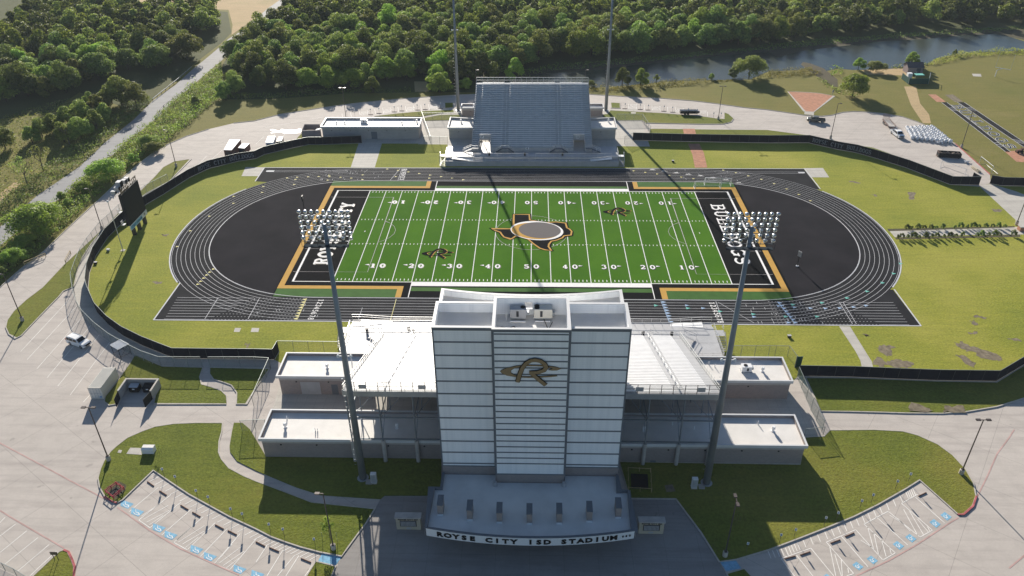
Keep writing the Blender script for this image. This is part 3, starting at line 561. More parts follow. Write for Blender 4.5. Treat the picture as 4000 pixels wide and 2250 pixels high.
for s in (-1,1):
    sp([(s*56,20.1),(s*38.4,20.1),(s*38.4,-20.2),(s*56,-20.2)]); sp([(s*38.4+ -s*0,6.2)]+[(s*(42.8-7.9*cos(t)),6.9*sin(t)) for t in [1.0,.7,.4,.1,-.2,-.5,-.8,-1.0]]); sp([(s*56,9.2),(s*50,9.2),(s*50,-9.2),(s*56,-9.2)])
sp([(9.15*cos(t*PI/20),9.15*sin(t*PI/20)) for t in range(40)],True)
struct('soccer_lines',so,M['greyl'])
m=MB(); sh=MB()
for i,tx in zip(range(-8,9,2),['10','20','30','40','50','40','30','20','10']):
    x=i*4.572
    for mb,dx,dy,gr,zz in ((sh,.14,-.12,.10,.092),(m,0,0,.02,.115)):
        for j,ch in enumerate(tx):
            ox=x+(-1.75 if j==0 else .55); word(mb,ch,(ox+dx,-18.15+dy),(1,0),(0,1),zz,1.85,grow=gr,wid=.95)
            ox=x+(1.75 if j==0 else -.55); word(mb,ch,(ox+dx,18.0+dy),(-1,0),(0,-1),zz,1.85,grow=gr,wid=.95)
        if tx!='50':
            s=-1 if i<0 else 1
            for yy in (-16.8,16.8): mb.add([(x+s*2.1+dx,yy-.28+dy,zz),(x+s*3.1+dx,yy+dy,zz),(x+s*2.1+dx,yy+.28+dy,zz)],[(0,1,2) if s>0 else (0,2,1)])
for txt,s in (('ROYSE CITY',-1),('BULLDOGS',1)):
    n=len(txt); tot=33.6; spc=tot/(n-.05)/ (3.5/1.4)
    for mb,d,gr,zz in ((sh,.2,.05,.092),(m,0,0,.115)):
        if s<0: word(mb,txt,(-48.6+d,-16.8-d),(0,1),(-1,0),zz,3.5,sp=spc,grow=gr+.02,wid=spc*.88)
        else: word(mb,txt,(48.6+d,15.4+1.2-d),(0,-1),(1,0),zz,3.5,sp=spc*.97,grow=gr+.02,wid=spc*.88)
struct('field_lettering',m,M['white']); 
tanm=MB(); struct('lettering_shadow',sh,M['black'])
# Texas outline
Zt=lambda x,y: (lambda p:(p.x,p.y))(gp(1880+x*400/2576,800+y*400/2576))
TXO=[(190,590),(760,592),(780,232),(1258,232),(1268,378),(1420,400),(1640,430),(1900,440),(2170,445),(2210,590),(2290,640),(2325,690),(2310,790),(2150,815),(2100,850),(1900,920),(1790,950),(1760,1050),(1780,1120),(1830,1160),(1780,1180),(1480,1130),(1400,1080),(1250,970),(1160,890),(1000,840),(880,830),(790,885),(720,885),(560,850),(480,790),(440,720),(300,660)]
TXG=[(245,610),(805,612),(820,252),(1205,252),(1220,392),(1420,428),(1640,455),(1880,440),(2120,470),(2155,590),(2220,620),(2275,680),(2255,770),(2080,790),(2040,840),(1890,900),(1760,925),(1700,1000),(1690,1060),(1760,1160),(1600,1140),(1470,1100),(1300,980),(1190,880),(1000,815),(860,795),(780,855),(740,870),(570,820),(510,750),(480,700),(340,650)]
m=MB(); m.sheet([Zt(*p) for p in TXO],.112); struct('centre_logo_base',m,M['turf_black'])
m=MB(); m.path([Zt(*p) for p in TXG],.42,.122,closed=True); struct('centre_logo_trim',m,M['gold'])
# plain stand-in emblem: pale oval on a gold band
def ov(cx,cy,rx,ry,rot=0,n=40):
    return [Zt(cx+rx*cos(t*2*PI/n)*cos(rot)-ry*sin(t*2*PI/n)*sin(rot),cy+rx*cos(t*2*PI/n)*sin(rot)+ry*sin(t*2*PI/n)*cos(rot)) for t in range(n)]
m=MB(); m.sheet(ov(1400,660,665,238,.06),.130); struct('centre_emblem_edge',m,M['white'])
m=MB(); m.sheet(ov(1360,670,600,205,.06),.138); struct('centre_emblem_band',m,M['gold'])
m=MB(); m.sheet(ov(1470,650,530,200,.05),.146); struct('centre_emblem_oval',m,M['grey'])
# RC monogram: normalised from the tower sign (x 0..1 over 600 units)
def rcn(x,y): return ((x-1218)/600,(930-y)/600)
RCleg=[rcn(*p) for p in [(1085,1058),(1108,960),(1133,880),(1170,820),(1215,785),(1262,774),(1315,788),(1355,822),(1375,865),(1350,905),(1290,930),(1205,935)]]
RCk=[rcn(*p) for p in [(1225,940),(1300,1020),(1372,1092)]]
RCc=[rcn(*p) for p in [(1520,888),(1490,872),(1440,860),(1330,845),(1200,843),(1080,855),(980,885),(930,910),(916,928),(930,950),(980,980),(1080,1000),(1200,1007),(1330,1000),(1430,992),(1488,982),(1475,972),(1380,980),(1250,992),(1130,990),(1060,975),(1020,945),(1018,915),(1060,882),(1160,860),(1260,856),(1360,862),(1425,878),(1440,887),(1395,905),(1430,911),(1480,908)]]
# ================================================================== PRESS TOWER
def mono(mb_out,mb_in,place,w_out,w_in,n=3):
    "RC monogram: place(u,v,layer) -> point; strokes for R, outline polygon for C"
    def flat(pts,w,lay,mb):
        P=[Vector((p[0],p[1],0)) for p in pts]; k=MB(); k.path([(p.x,p.y) for p in P],w,0)
        mb.add([place(v[0],v[1],lay) for v in k.v],[f for f in k.f])
    def poly(pts,grow,lay,mb):
        k=MB(); k.sheet(pts,0); mb.add([place(v[0],v[1],lay) for v in k.v],k.f)
        if grow>0:
            k=MB(); k.path(pts,grow,0,closed=True); mb.add([place(v[0],v[1],lay+.15) for v in k.v],k.f)
    return flat,poly
tw=thing('press_tower','tall white panelled press box tower with bronze RC monogram above the entrance canopy','tower',(0,-86,0))
m=MB()
for s in (-1,1): m.box(s*5.3,-88.4,6.3,s*13.7,-82,30.9)
m.box(-5.3,-90,6.3,5.3,-82,30.6)
for s in (-1,1): # wing parapets
    m.box(s*5.3,-88.4,30.9,s*13.7,-88.1,32.5); m.box(s*13.4,-88.1,30.9,s*13.7,-82.3,32.5); m.box(s*5.3,-82.3,30.9,s*13.7,-82,32.5)
    m.box(s*5.0,-89.7,30.6,s*5.3,-82.3,33.4)
m.box(-5.3,-90,30.6,5.3,-89.7,33.4); m.box(-5.3,-82.3,30.6,-.95,-82,33.4); m.box(.15,-82.3,30.6,5.3,-82,33.4); m.box(-.95,-82.3,32.75,.15,-82,33.4); m.box(-.95,-82.3,30.6,.15,-82,31.6)
m.build('metal_cladding',M['panel'],tw)
m=MB()
for s in (-1,1):
    for i in range(11): z=30.08-i*2.322; m.box(s*5.5,-88.43,z-.13,s*13.5,-88.37,z+.13)
    m.box(s*5.32,-88.44,32.05,s*13.72,-88.3,32.5); m.box(s*13.5,-88.445,6.3,s*13.72,-88.2,32.05); m.box(s*5.3,-88.445,6.3,s*5.52,-88.39,32.05); m.box(s*5.3,-88.44,6.2,s*13.72,-88.38,6.42)
    m.box(s*5.08,-90.04,6.3,s*5.33,-89.6,33.0)
for i in range(22): z=32.65-i*1.148; m.box(-5.06,-90.03,z-.11,5.06,-89.97,z+.11)
m.box(-5.33,-90.045,33.0,5.33,-89.9,33.4); m.box(-5.33,-90.045,6.2,5.33,-89.98,6.42)
m.build('grey_trim_bands',M['stripe'],tw)
m=MB()
for s in (-1,1): m.box(s*5.3,-88.3,0,s*13.6,-82,6.3)
m.box(-5.2,-89.9,0,5.2,-82,6.3); m.build('brick_base',M['brick'],tw)
m=MB()
for s in (-1,1):
    for b in ((5.36,-88.47,13.77,-88.03),(13.33,-88.03,13.77,-82.37),(5.36,-82.37,13.77,-81.93)): m.box(s*b[0],b[1],32.5,s*b[2],b[3],32.6)
    m.box(s*4.93,-89.66,33.4,s*5.37,-82.37,33.5)
m.box(-5.37,-90.07,33.4,5.37,-89.66,33.5); m.box(-5.37,-82.37,33.4,5.37,-81.93,33.5)
m.build('parapet_cap',M['cap'],tw)
m=MB()
for s in (-1,1): m.box(s*5.3,-88.1,30.9,s*13.4,-82.3,30.93)
m.box(-5.0,-89.7,30.6,5.0,-82.3,30.64); m.build('roof_membrane',M['roof'],tw)
# press box volume over the stand, curved field face
def boxroof(z0,z1,ins):
    n=16; return [(-14.15+ins,-82.0)]+[(-14.15+ins+(28.3-2*ins)*i/n,(-72.0-1.6*(1-(2*i/n-1)**2))-ins) for i in range(n+1)]+[(14.15-ins,-82.0)]
m=MB(); P=boxroof(0,0,0); Q=boxroof(0,0,.35); m.prism(P,17.2,27.3)
for a,b,zt in ((P,Q,28.4),):
    n=len(a)
    for i in range(n-1): m.add([(*a[i],27.3),(*a[i+1],27.3),(*a[i+1],zt),(*a[i],zt),(*b[i],27.3),(*b[i+1],27.3),(*b[i+1],zt),(*b[i],zt)],[(0,1,2,3),(5,4,7,6),(3,2,6,7)])
m.build('press_box',M['panel'],tw)
m=MB()
P2=boxroof(0,0,-.06);Q2=boxroof(0,0,.42);n=len(P2)
for i in range(n-1): m.add([(*P2[i],28.4),(*P2[i+1],28.4),(*Q2[i+1],28.4),(*Q2[i],28.4),(*P2[i],28.5),(*P2[i+1],28.5),(*Q2[i+1],28.5),(*Q2[i],28.5)],[(0,1,5,4),(3,7,6,2),(4,5,6,7)])
m.build('press_box_cap',M['cap'],tw); m=MB(); m.sheet(boxroof(0,0,.36),27.34); m.build('press_box_roof',M['roof'],tw)
m=MB(); n=16
for i in range(n): 
    x0=-14.1+28.2*i/n;x1=-14.1+28.2*(i+1)/n; f_=lambda x:-71.97-1.6*(1-(x/14.15)**2)
    m.quad((x0+.1,f_(x0+.1),18.5),(x1-.1,f_(x1-.1),18.5),(x1-.1,f_(x1-.1),21.5),(x0+.1,f_(x0+.1),21.5)); m.quad((x0+.1,f_(x0+.1),22.5),(x1-.1,f_(x1-.1),22.5),(x1-.1,f_(x1-.1),25.5),(x0+.1,f_(x0+.1),25.5))
m.build('press_box_glazing',M['glass'],tw)
# monogram on the front
sc_=8.35; cx_,cz_=-.05,26.29
pl=lambda u,v,l:(cx_+u*sc_,-90.06-.05*l,cz_+v*sc_)
mo=MB(); mi=MB(); flat,poly=mono(mo,mi,pl,0,0)
poly(RCc,.012,0,mo); poly(RCc,0,1,mi); flat(RCleg,.086,2,mo); flat(RCk,.086,2.4,mo); flat(RCleg,.064,4,mi); flat(RCk,.064,4.4,mi)
o=mo.build('monogram_outline',M['letterblack'],tw); mi.build('monogram_face',M['logo_gold'],o)
# roof plant
def hvac(parent,x0,y0,x1,y1,z0,z1,fans,mt='offwhite'):
    m=MB(); m.box(x0,y0,z0+.15,x1,y1,z1); m.box(x0+.1,y0-.03,z0+.3,x0+.6,y0,z1-.2); m.box(x1-.8,y0-.02,z0+.4,x1-.3,y0,z0+.8)
    u=m.build('air_handler',M[mt],parent)
    m=MB(); m.box(x0-.05,y0-.05,z0,x1+.05,y1+.05,z0+.15); m.box(x1+.01,y0+.3,z0+.4,x1+.4,y1-.2,z0+.9); m.build('unit_base',M['steel'],u)
    for fx,fy in fans: m=MB(); m.lathe((fx,fy,z1-.02),[(.02,.09),(.36,.09),(.38,.0)],14); m.lathe((fx,fy,z1+.08),[(.12,0),(.10,.05)],8); m.build('fan',M['black'],u)
    m=MB(); m.box(x0+.9,y0-.03,z0+.35,x0+1.25,y0+.01,z1-.25); m.build('grille',M['darkrail'],u); return u
hvac(tw,-3.05,-83.8,-.75,-82.6,30.9,32.45,[(-1.2,-83.1)],'deck'); hvac(tw,.35,-83.8,3.0,-82.5,30.9,32.5,[(.8,-82.85),(.8,-83.35)])
def vent(parent,x,y,z,r=.25,h=.9):
    m=MB(); m.lathe((x,y,z),[(r*1.15,0),(r*1.15,.08),(r*.7,.1),(r*.7,h*.5),(r*1.1,h*.5),(r*1.1,h*.62),(r*.8,h*.62),(r*.8,h*.7),(r*1.1,h*.7),(r*1.1,h*.82),(r*.85,h),(.01,h)],12); return m.build('roof_vent',M['whitepaint'],parent)
m=MB(); pts=[(-5,-86.6),(-4.2,-85.6),(-3.2,-85.9),(-2.4,-85.4),(-1.6,-87.5),(-1,-88.8)]
for a,b in zip(pts,pts[1:]): m.tube((*a,30.72),(*b,30.72),.05,n=5)
m.tube((1.8,-83.9,30.9),(2.4,-86.4,30.8),.06,n=5); m.tube((2.4,-86.4,30.8),(3.0,-84.4,30.8),.05,n=5); m.build('roof_cable',M['black'],tw)
m=MB(); m.box(-3,-84.4,30.7,-.8,-84.2,30.85); m.box(.5,-84.3,30.7,2.7,-84.1,30.85); m.tube((-3.6,-84,30.65),(-3.6,-84,32.4),.04,n=5); m.build('conduit',M['whitepaint'],tw)
m=MB(); m.lathe((-1,-88.9,30.6),[(.22,0),(.2,.3),(.1,.4)],10); m.build('roof_drain',M['black'],tw); m=MB(); m.lathe((.3,-88.8,30.6),[(.2,0),(.18,.35),(.1,.4)],10); m.build('roof_drain',M['black'],tw)
# ================================================================== ENTRANCE CANOPY
cn=thing('entrance_canopy','curved white entrance canopy lettered ROYSE CITY ISD STADIUM with seven brick piers','canopy',(0,-95,0))
fy=lambda x:-100.85+1.55*(x/15)**2
arcp=[(-15+30*i/24,fy(-15+30*i/24)) for i in range(25)]
base=[(-13.55,-88.42),(-13.55,-91.65),(-15.05,-91.65)]+arcp+[(14.95,-91.75),(13.5,-91.75),(13.5,-88.42),(5.35,-88.42),(5.35,-90.02),(-5.35,-90.02),(-5.35,-88.42)]
m=MB(); m.prism(base,3.9,4.45,bottom=True); m.build('canopy_roof',M['roofgrey'],cn)
edge=[(-13.55,-88.5),(-13.55,-91.65),(-15.05,-91.65)]+arcp+[(14.95,-91.75),(13.5,-91.75),(13.5,-88.5)]
m=MB(); m.kerb(edge,.36,.62,z0=4.40); m.build('parapet_cap',M['stripe'],cn)
m=MB(); A=[(x,y-.22) for x,y in arcp]
for i in range(24): m.quad((*A[i],3.45),(*A[i+1],3.45),(*A[i+1],4.98),(*A[i],4.98)); m.quad((*A[i],3.45),(*arcp[i],3.45),(*arcp[i+1],3.45),(*A[i+1],3.45))
m.quad((-15.22,-99.4,3.45),(-15.22,-91.6,3.45),(-15.22,-91.6,4.98),(-15.22,-99.4,4.98)); m.quad((15.2,-99.4,3.45),(15.2,-91.6,3.45),(15.2,-91.6,4.98),(15.2,-99.4,4.98))
m.build('sign_fascia',M['whitepaint'],cn)
def bendtext(txt,x0,x1,z,size,bold,ext,parent,mt):
    n=len(txt); 
    for i,ch in enumerate(txt):
        if ch==' ': continue
        x=x0+(x1-x0)*i/(n-1); vs,fs=textmesh(ch,size,bold,ext,0.03); ang=math.atan(2*1.55*x/225)
        mm=MB(); Mt=Matrix.Translation((x,fy(x)-.28,z))@Matrix.Rotation(ang,4,'Z')@Matrix.Rotation(PI/2,4,'X')
        mm.add([Mt@Vector(v) for v in vs],fs); mm.build('sign_letter',mt,parent)
bendtext('ROYSE CITY ISD STADIUM',-13.0,12.0,4.2,1.22,.06,1.2,cn,M['letterblack']); bendtext('650',13.35,14.35,4.25,.5,.02,1.1,cn,M['letterblack'])
for x,y in ((-13.2,-96.65),(-8.8,-97.5),(-4.45,-97.9),(-.08,-98.05),(4.26,-97.9),(8.67,-97.45),(12.95,-96.7)):
    m=MB(); m.box(x-.4,y,0,x+.4,y+2.0,6.5); p=m.build('brick_pier',M['brick'],cn); m=MB(); m.box(x-.44,y-.04,6.5,x+.44,y+2.04,6.6); m.build('pier_cap',M['stripe'],p); m=MB(); m.box(x-.42,y-.12,4.45,x+.42,y+.0,4.72); m.build('flashing',M['whitepaint'],p)
m=MB()
for x in (-5.0,5.6): m.lathe((x-.4,-90.6 if x<0 else -90.6,4.45),[(.35,0),(.35,.5),(.28,.55),(.28,.8),(.01,.8)],10)
m.build('roof_extractor',M['deck'],cn)
m=MB(); m.box(-10,-95.5,0,10,-91,3.9); m.build('ticket_lobby',M['brick'],cn)
m=MB(); [m.box(x,-95.56,.1,x+1.6,-95.49,3.0) for x in (-8,-5,-2,1,4,7)]; m.build('lobby_glass',M['glass'],cn)
# ================================================================== SERVICE BUILDINGS
def building(name,label,x0,y0,x1,y1,h,doors=(),vents=(),wall='brick',extra=None,chf=None):
    b=thing(name,label,'building',((x0+x1)/2,(y0+y1)/2,0))
    poly=[(x0,y0),(x1,y0),(x1,y1),(x0,y1)] if not chf else chf
    m=MB(); m.prism(poly,0,h-.75,top=False); m.prism([(x+(.0),y) for x,y in poly],h-.5,h,top=False); m.build('wall',M[wall],b)
    cxx=sum(p[0] for p in poly)/len(poly); cyy=sum(p[1] for p in poly)/len(poly)
    grow=lambda k:[(p[0]+math.copysign(k,p[0]-cxx),p[1]+math.copysign(k,p[1]-cyy)) for p in poly]
    m=MB(); m.prism(grow(.04),h-.75-.35,h-.8,top=False); m.prism(grow(.0),h-.76,h-.49,top=False); m.build('stone_band',M['band'],b)
    r=MB(); r.sheet(grow(-.3),h-.45); rf=r.build('roof',M['roof'],b)
    m=MB(); a=grow(.08);c=grow(-.38);n=len(a)
    for i in range(n):
        j=(i+1)%n; m.add([(*a[i],h),(*a[j],h),(*c[j],h),(*c[i],h),(*a[i],h+.14),(*a[j],h+.14),(*c[j],h+.14),(*c[i],h+.14),(*c[i],h-.45),(*c[j],h-.45)],[(0,1,5,4),(7,6,2,3),(4,5,6,7),(3,2,9,8)])
    m.build('parapet_cap',M['cap'],b)
    for x,w,hh,kind in doors:
        m=MB(); m.box(x,y0-.03,.05,x+w,y0+.02,hh); m.build('door' if kind=='d' else 'roller_shutter',M['stripe' if kind=='d' else 'deck'],b)
    for v in vents:
        if v[0]=='v': vent(b,v[1],v[2],h-.45,.28,1.0)
        elif v[0]=='p': mm=MB(); mm.lathe((v[1],v[2],h-.45),[(.09,0),(.06,.7),(.01,.7)],8); mm.build('vent_pipe',M['whitepaint'],b)
        elif v[0]=='h': hvac(b,v[1]-.9,v[2]-.6,v[1]+.9,v[2]+.6,h-.45,h+.8,[(v[1]-.2,v[2])],'whitepaint')
    for k in range(int((x1-x0)/6)):
        mm=MB(); mm.box(x0+3+6*k,y0-.14,h-1.5,x0+3.25+6*k,y0,h-1.35); mm.build('wall_light',M['black'],b)
    return b
building('restroom_block','brick building with shutter and white roof left of the home stand, upper of two',-46.4,-64.3,-30.5,-57.8,4.45,[(-42.6,3.6,2.9,'s'),(-36.9,1.2,2.4,'d')],[('v',-38,-61.5),('p',-33.8,-59.5),('p',-31.5,-60)])
building('field_house','long low brick building under the left end of the home stand, nearest the pole',-44.7,-80.7,-13.6,-74,4.4,[],[('v',-41.5,-77.6),('p',-41.8,-75.5),('p',-36.2,-78.4),('p',-35.8,-78.5),('p',-29,-75.5),('v',-22.5,-77.5)])
building('ticket_block','brick building with rooftop air unit right of the home stand, upper of two',30.5,-64.3,47.1,-57.8,4.4,[],[('h',39.8,-61),('v',42.8,-61.2),('p',33.3,-59.2),('p',34.3,-60)])
building('concession_building','long low brick building under the right end of the home stand',13.6,-80.9,44.8,-74,4.4,[(20,.9,.5,'d')],[('v',40.6,-77.2),('p',38.5,-75.5),('v',19,-77.5),('p',24,-76),('p',27.5,-77)])
building('visitor_field_house','long grey block building with white roof left of the away stand',-68.2,63.9,-36.8,71.5,4.3,[(-52.3,1.9,2.5,'d')],[('v',-64,67),('v',-61.3,67),('h',-55.4,68.5),('v',-42.5,67),('v',-37.9,69),('p',-39,70.5)],'block')
building('visitor_restroom','grey block building tucked against the left side of the away stand',0,0,0,0,4.2,[],[],'block',chf=[(-26.9,63.6),(-18.8,63.6),(-18.8,69.9),(-26.6,71.4)]) if 0 else None
for nm,lb,pl_,vv in (('visitor_restroom','grey block building against the left side of the away stand',[(-26.3,58.6),(-18.6,58.6),(-18.6,66),(-26.3,67.4)],[('v',-22.9,64.5)]),('visitor_concession','grey block building against the right side of the away stand',[(18.6,58.6),(26.4,58.6),(26.4,67.4),(18.6,66)],[('v',24.6,65),('v',21.6,61)])):
    building(nm,lb,min(p[0] for p in pl_),58.6,max(p[0] for p in pl_),67.4,6.05,[],vv,'block',chf=pl_)
m=MB(); m.prism([(-26.35,52.3),(26.45,52.3),(26.45,66),(-26.35,66)],0,2.2); struct('raised_concourse',m,M['walk'])
building('pump_house','small brick building behind the left side of the away stand',-24.4,85.5,-17,88.8,3.2,[],[('v',-20.3,87.5)]); building('store_building','small brick building behind the right side of the away stand',17,85.7,24.5,89,3.2,[],[('v',19.5,87.7)])
# ================================================================== GRANDSTANDS
def rail(mb,a,b,h=1.05,n=None,r=.035,mid=True):
    a=Vector(a);b=Vector(b);L=(b-a).length;n=n or max(1,round(L/1.9))
    mb.bar(a+Vector((0,0,h)),b+Vector((0,0,h)),r*2)
    if mid: mb.bar(a+Vector((0,0,h*.5)),b+Vector((0,0,h*.5)),r*1.4)
    for i in range(n+1): p=a.lerp(b,i/n); mb.bar(p,p+Vector((0,0,h)),r*1.6)
def stairs(mb,x0,x1,ya,za,yb,zb,n):
    for i in range(n):
        t=(i+.5)/n; y=ya+(yb-ya)*t; z=za+(zb-za)*(i+1)/n; d=abs(yb-ya)/n
        mb.box(x0,y-d/2,z-.05,x1,y+d/2,z)
def xstairs(mb,y0,y1,xa,za,xb,zb,n):
    for i in range(n):
        t=(i+.5)/n; x=xa+(xb-xa)*t; z=za+(zb-za)*(i+1)/n; d=abs(xb-xa)/n; mb.box(x-d/2,y0,z-.05,x+d/2,y1,z)
def grandstand(name,label,W,y0,s,n,tr,rise,z0,sections,aisles,voids,deckZ,nb,benchlim,loc):
    st=thing(name,label,'grandstand',loc)
    Y=lambda d:y0+s*d
    m=MB()
    for i in range(n):
        z=z0+i*rise; ya=Y(i*tr);yb=Y((i+1)*tr)
        segs=[(-W,W)]
        if i<5:
            for v0,v1 in voids:
                ns=[]
                for a,b in segs:
                    if v0>a and v1<b: ns+=[(a,v0),(v1,b)]
                    else: ns.append((a,b))
                segs=ns
        for a,b in segs: m.box(a,ya,z-.05,b,yb,z); m.box(a,ya,z-rise,b,ya+s*.04,z-.051)
    m.build('seating_deck',M['deck'] if s<0 else M['adeck'],st)
    for a,b in aisles:
        m=MB()
        for i in range(n-1):
            if i<6 and any(v0<(a+b)/2<v1 for v0,v1 in voids): continue
            z=z0+i*rise+rise/2; m.box(a,Y((i+.62)*tr),z-.03,b,Y((i+1)*tr)-s*.002,z)
        m.build('aisle_steps',M['steps'],st)
    cnt=0; rest=MB(); order=[(i,k) for k in nb for i in range(n-1,-1,-1)]+[(i,k) for k in range(len(sections)) if k not in nb for i in range(n-1,-1,-1)]
    for i,k in order:
        a,b=sections[k]; z=z0+i*rise+.40
        if i<5:
            for v0,v1 in voids:
                if v0>=a-1 and v1<=b+.5 and v0<b:
                    if abs(v0-a)<1: a=v1
                    else: b=v0
        if b-a<.5: continue
        if i<5 and any(v0<=a and b<=v1 for v0,v1 in voids): continue
        mm=MB() if cnt<benchlim else rest
        mm.box(a,Y((i+.48)*tr),z-.05,b,Y((i+.82)*tr),z)
        x=a+.4
        while x<b: mm.box(x,Y((i+.6)*tr),z-.42,x+.05,Y((i+.7)*tr),z-.05); x+=2.1
        if cnt<benchlim: mm.build('bench',M['alu'],st)
        cnt+=1
    if rest.v: stuff('benches',rest,M['alu'],parent=st)
    top=z0+(n-1)*rise; yr=Y(n*tr)
    m=MB(); m.box(-W-.15,yr,top-(1.1 if s<0 else 7.8),W+.15,yr+s*.08,top-.02)  # away sheet hangs deeper, unseen, added to block sun from under the stand
    m.build('rear_fascia_or_sunblock',M['steel'] if s<0 else M['steel'],st)
    for sx in (-1,1):
        m=MB(); m.bar((sx*(W+.08),Y(0),z0-.25),(sx*(W+.08),yr,top-.1),.1,.5); m.build('side_stringer',M['deck'],st)
        m=MB()
        for h in (.55,1.1): m.bar((sx*(W+.02),Y(0),z0+h),(sx*(W+.02),yr,top+h),.07)
        for i in range(0,n,2): m.bar((sx*(W+.02),Y(i*tr),z0+i*rise),(sx*(W+.02),Y(i*tr),z0+i*rise+1.1),.05)
        sr=m.build('side_railing',M['railm'],st); m=MB(); m.quad((sx*(W+.0),Y(0),z0+.1),(sx*W,yr,top+.1),(sx*W,yr,top+1.05),(sx*W,Y(0),z0+1.05)); m.build('side_mesh',M['link'],sr)
    cA=[c for c in aisles if abs(c[0])<W-2.2 and abs(c[1])<W-.5]
    for a,b in cA:
        m=MB(); x=(a+b)/2
        for k in range(0,n-3,4):
            m.bar((x,Y(k*tr+.3),z0+k*rise+.9),(x,Y((k+3)*tr),z0+(k+3)*rise+.75),.10)
            m.bar((x,Y(k*tr+.3),z0+k*rise+.5),(x,Y((k+3)*tr),z0+(k+3)*rise+.4),.05)
            for q in (k+.4,k+3): m.bar((x,Y(q*tr),z0+int(q)*rise),(x,Y(q*tr),z0+q*rise+.85),.05)
        m.build('aisle_rail',M['whitepaint'],st)
    return st,top,yr
# --- home stand
HW=29.35
hs,htop,hyr=grandstand('home_grandstand','large home grandstand of white aluminium benches running behind the press tower','HW' and HW,-49.8,-1,40,.805,.3125,3.6,
  [(-27.7,-23.8),(-22.2,-9),(-7.4,7.4),(9,22.2),(23.8,27.7)],[(-29.3,-27.7),(-23.8,-22.2),(-9,-7.4),(7.4,9),(22.2,23.8),(27.7,29.3)],[],2.0,[0,1,3,4],96,(0,-66,0))
zf=htop
for sx in (-1,1):
    m=MB()
    for h in (.12,.95,1.75): m.bar((sx*29.35,hyr+.02,zf+h),(sx*13.8,hyr+.02,zf+h),.05)
    rf_=m.build('rear_fence',M['darkrail'],hs)
    for i in range(9): x=sx*(29.3-1.83*i); m=MB(); m.bar((x,hyr+.02,zf),(x,hyr+.02,zf+1.75),.09); m.build('fence_post',M['darkrail'],rf_)
    m=MB(); m.quad((sx*29.3,hyr+.03,zf),(sx*13.8,hyr+.03,zf),(sx*13.8,hyr+.03,zf+1.7),(sx*29.3,hyr+.03,zf+1.7)); m.build('fence_mesh',M['link'],rf_)
for x in (-26.8,-17.5,16.2,25.7): m=MB(); m.box(x,hyr-.04,zf+.45,x+1.2,hyr-.01,zf+1.3); m.build('section_plate',M['deck'],hs)
for x in (-29.3,-24.2,-18.7,18.7,24.2,29.3):
    m=MB(); m.tube((x,-81.3,4.6),(x,-81.3,14.9),.13,n=8)
    c_=m.build('steel_column',M['pole'],hs); m=MB(); m.lathe((x,-81.3,0),[(.34,0),(.34,4.5),(.30,4.62),(.01,4.62)],14); m.build('concrete_pier',M['band'],c_)
    m=MB(); 
    for yy,zt in ((-73.5,12),(-65.5,9),(-57.5,6)): m.tube((x,yy,4.4 if abs(yy+73.5)>1 else 4.5),(x,yy,zt),.1,n=6) if yy<-72 else m.tube((x,yy,0),(x,yy,zt),.1,n=6)
    m.bar((x,-50,3.2),(x,-82,15.5),.18,.4); m.bar((x,-81.3,9.6),(x,-66,9.3),.13); m.bar((x,-81.3,9.6),(x,-73.5,5),.09); m.bar((x,-81.3,5),(x,-73.5,11.5),.09); m.build('raker_frame',M['pole'],hs)
for sx in (-1,1):
    m=MB()
    for yy,z in ((-81.2,9.6),(-81.2,4.95),(-73.5,9.4),(-81.2,14.6)): m.bar((sx*29.3,yy,z),(sx*13.8,yy,z),.16,.22)
    m.bar((sx*29.3,-73.6,5),(sx*24.2,-73.6,11.8),.09); m.bar((sx*24.2,-73.6,5),(sx*18.7,-73.6,11.8),.09); m.bar((sx*18.7,-73.6,5),(sx*14,-73.6,11.8),.09)
    m.build('cross_bracing',M['pole'],hs)
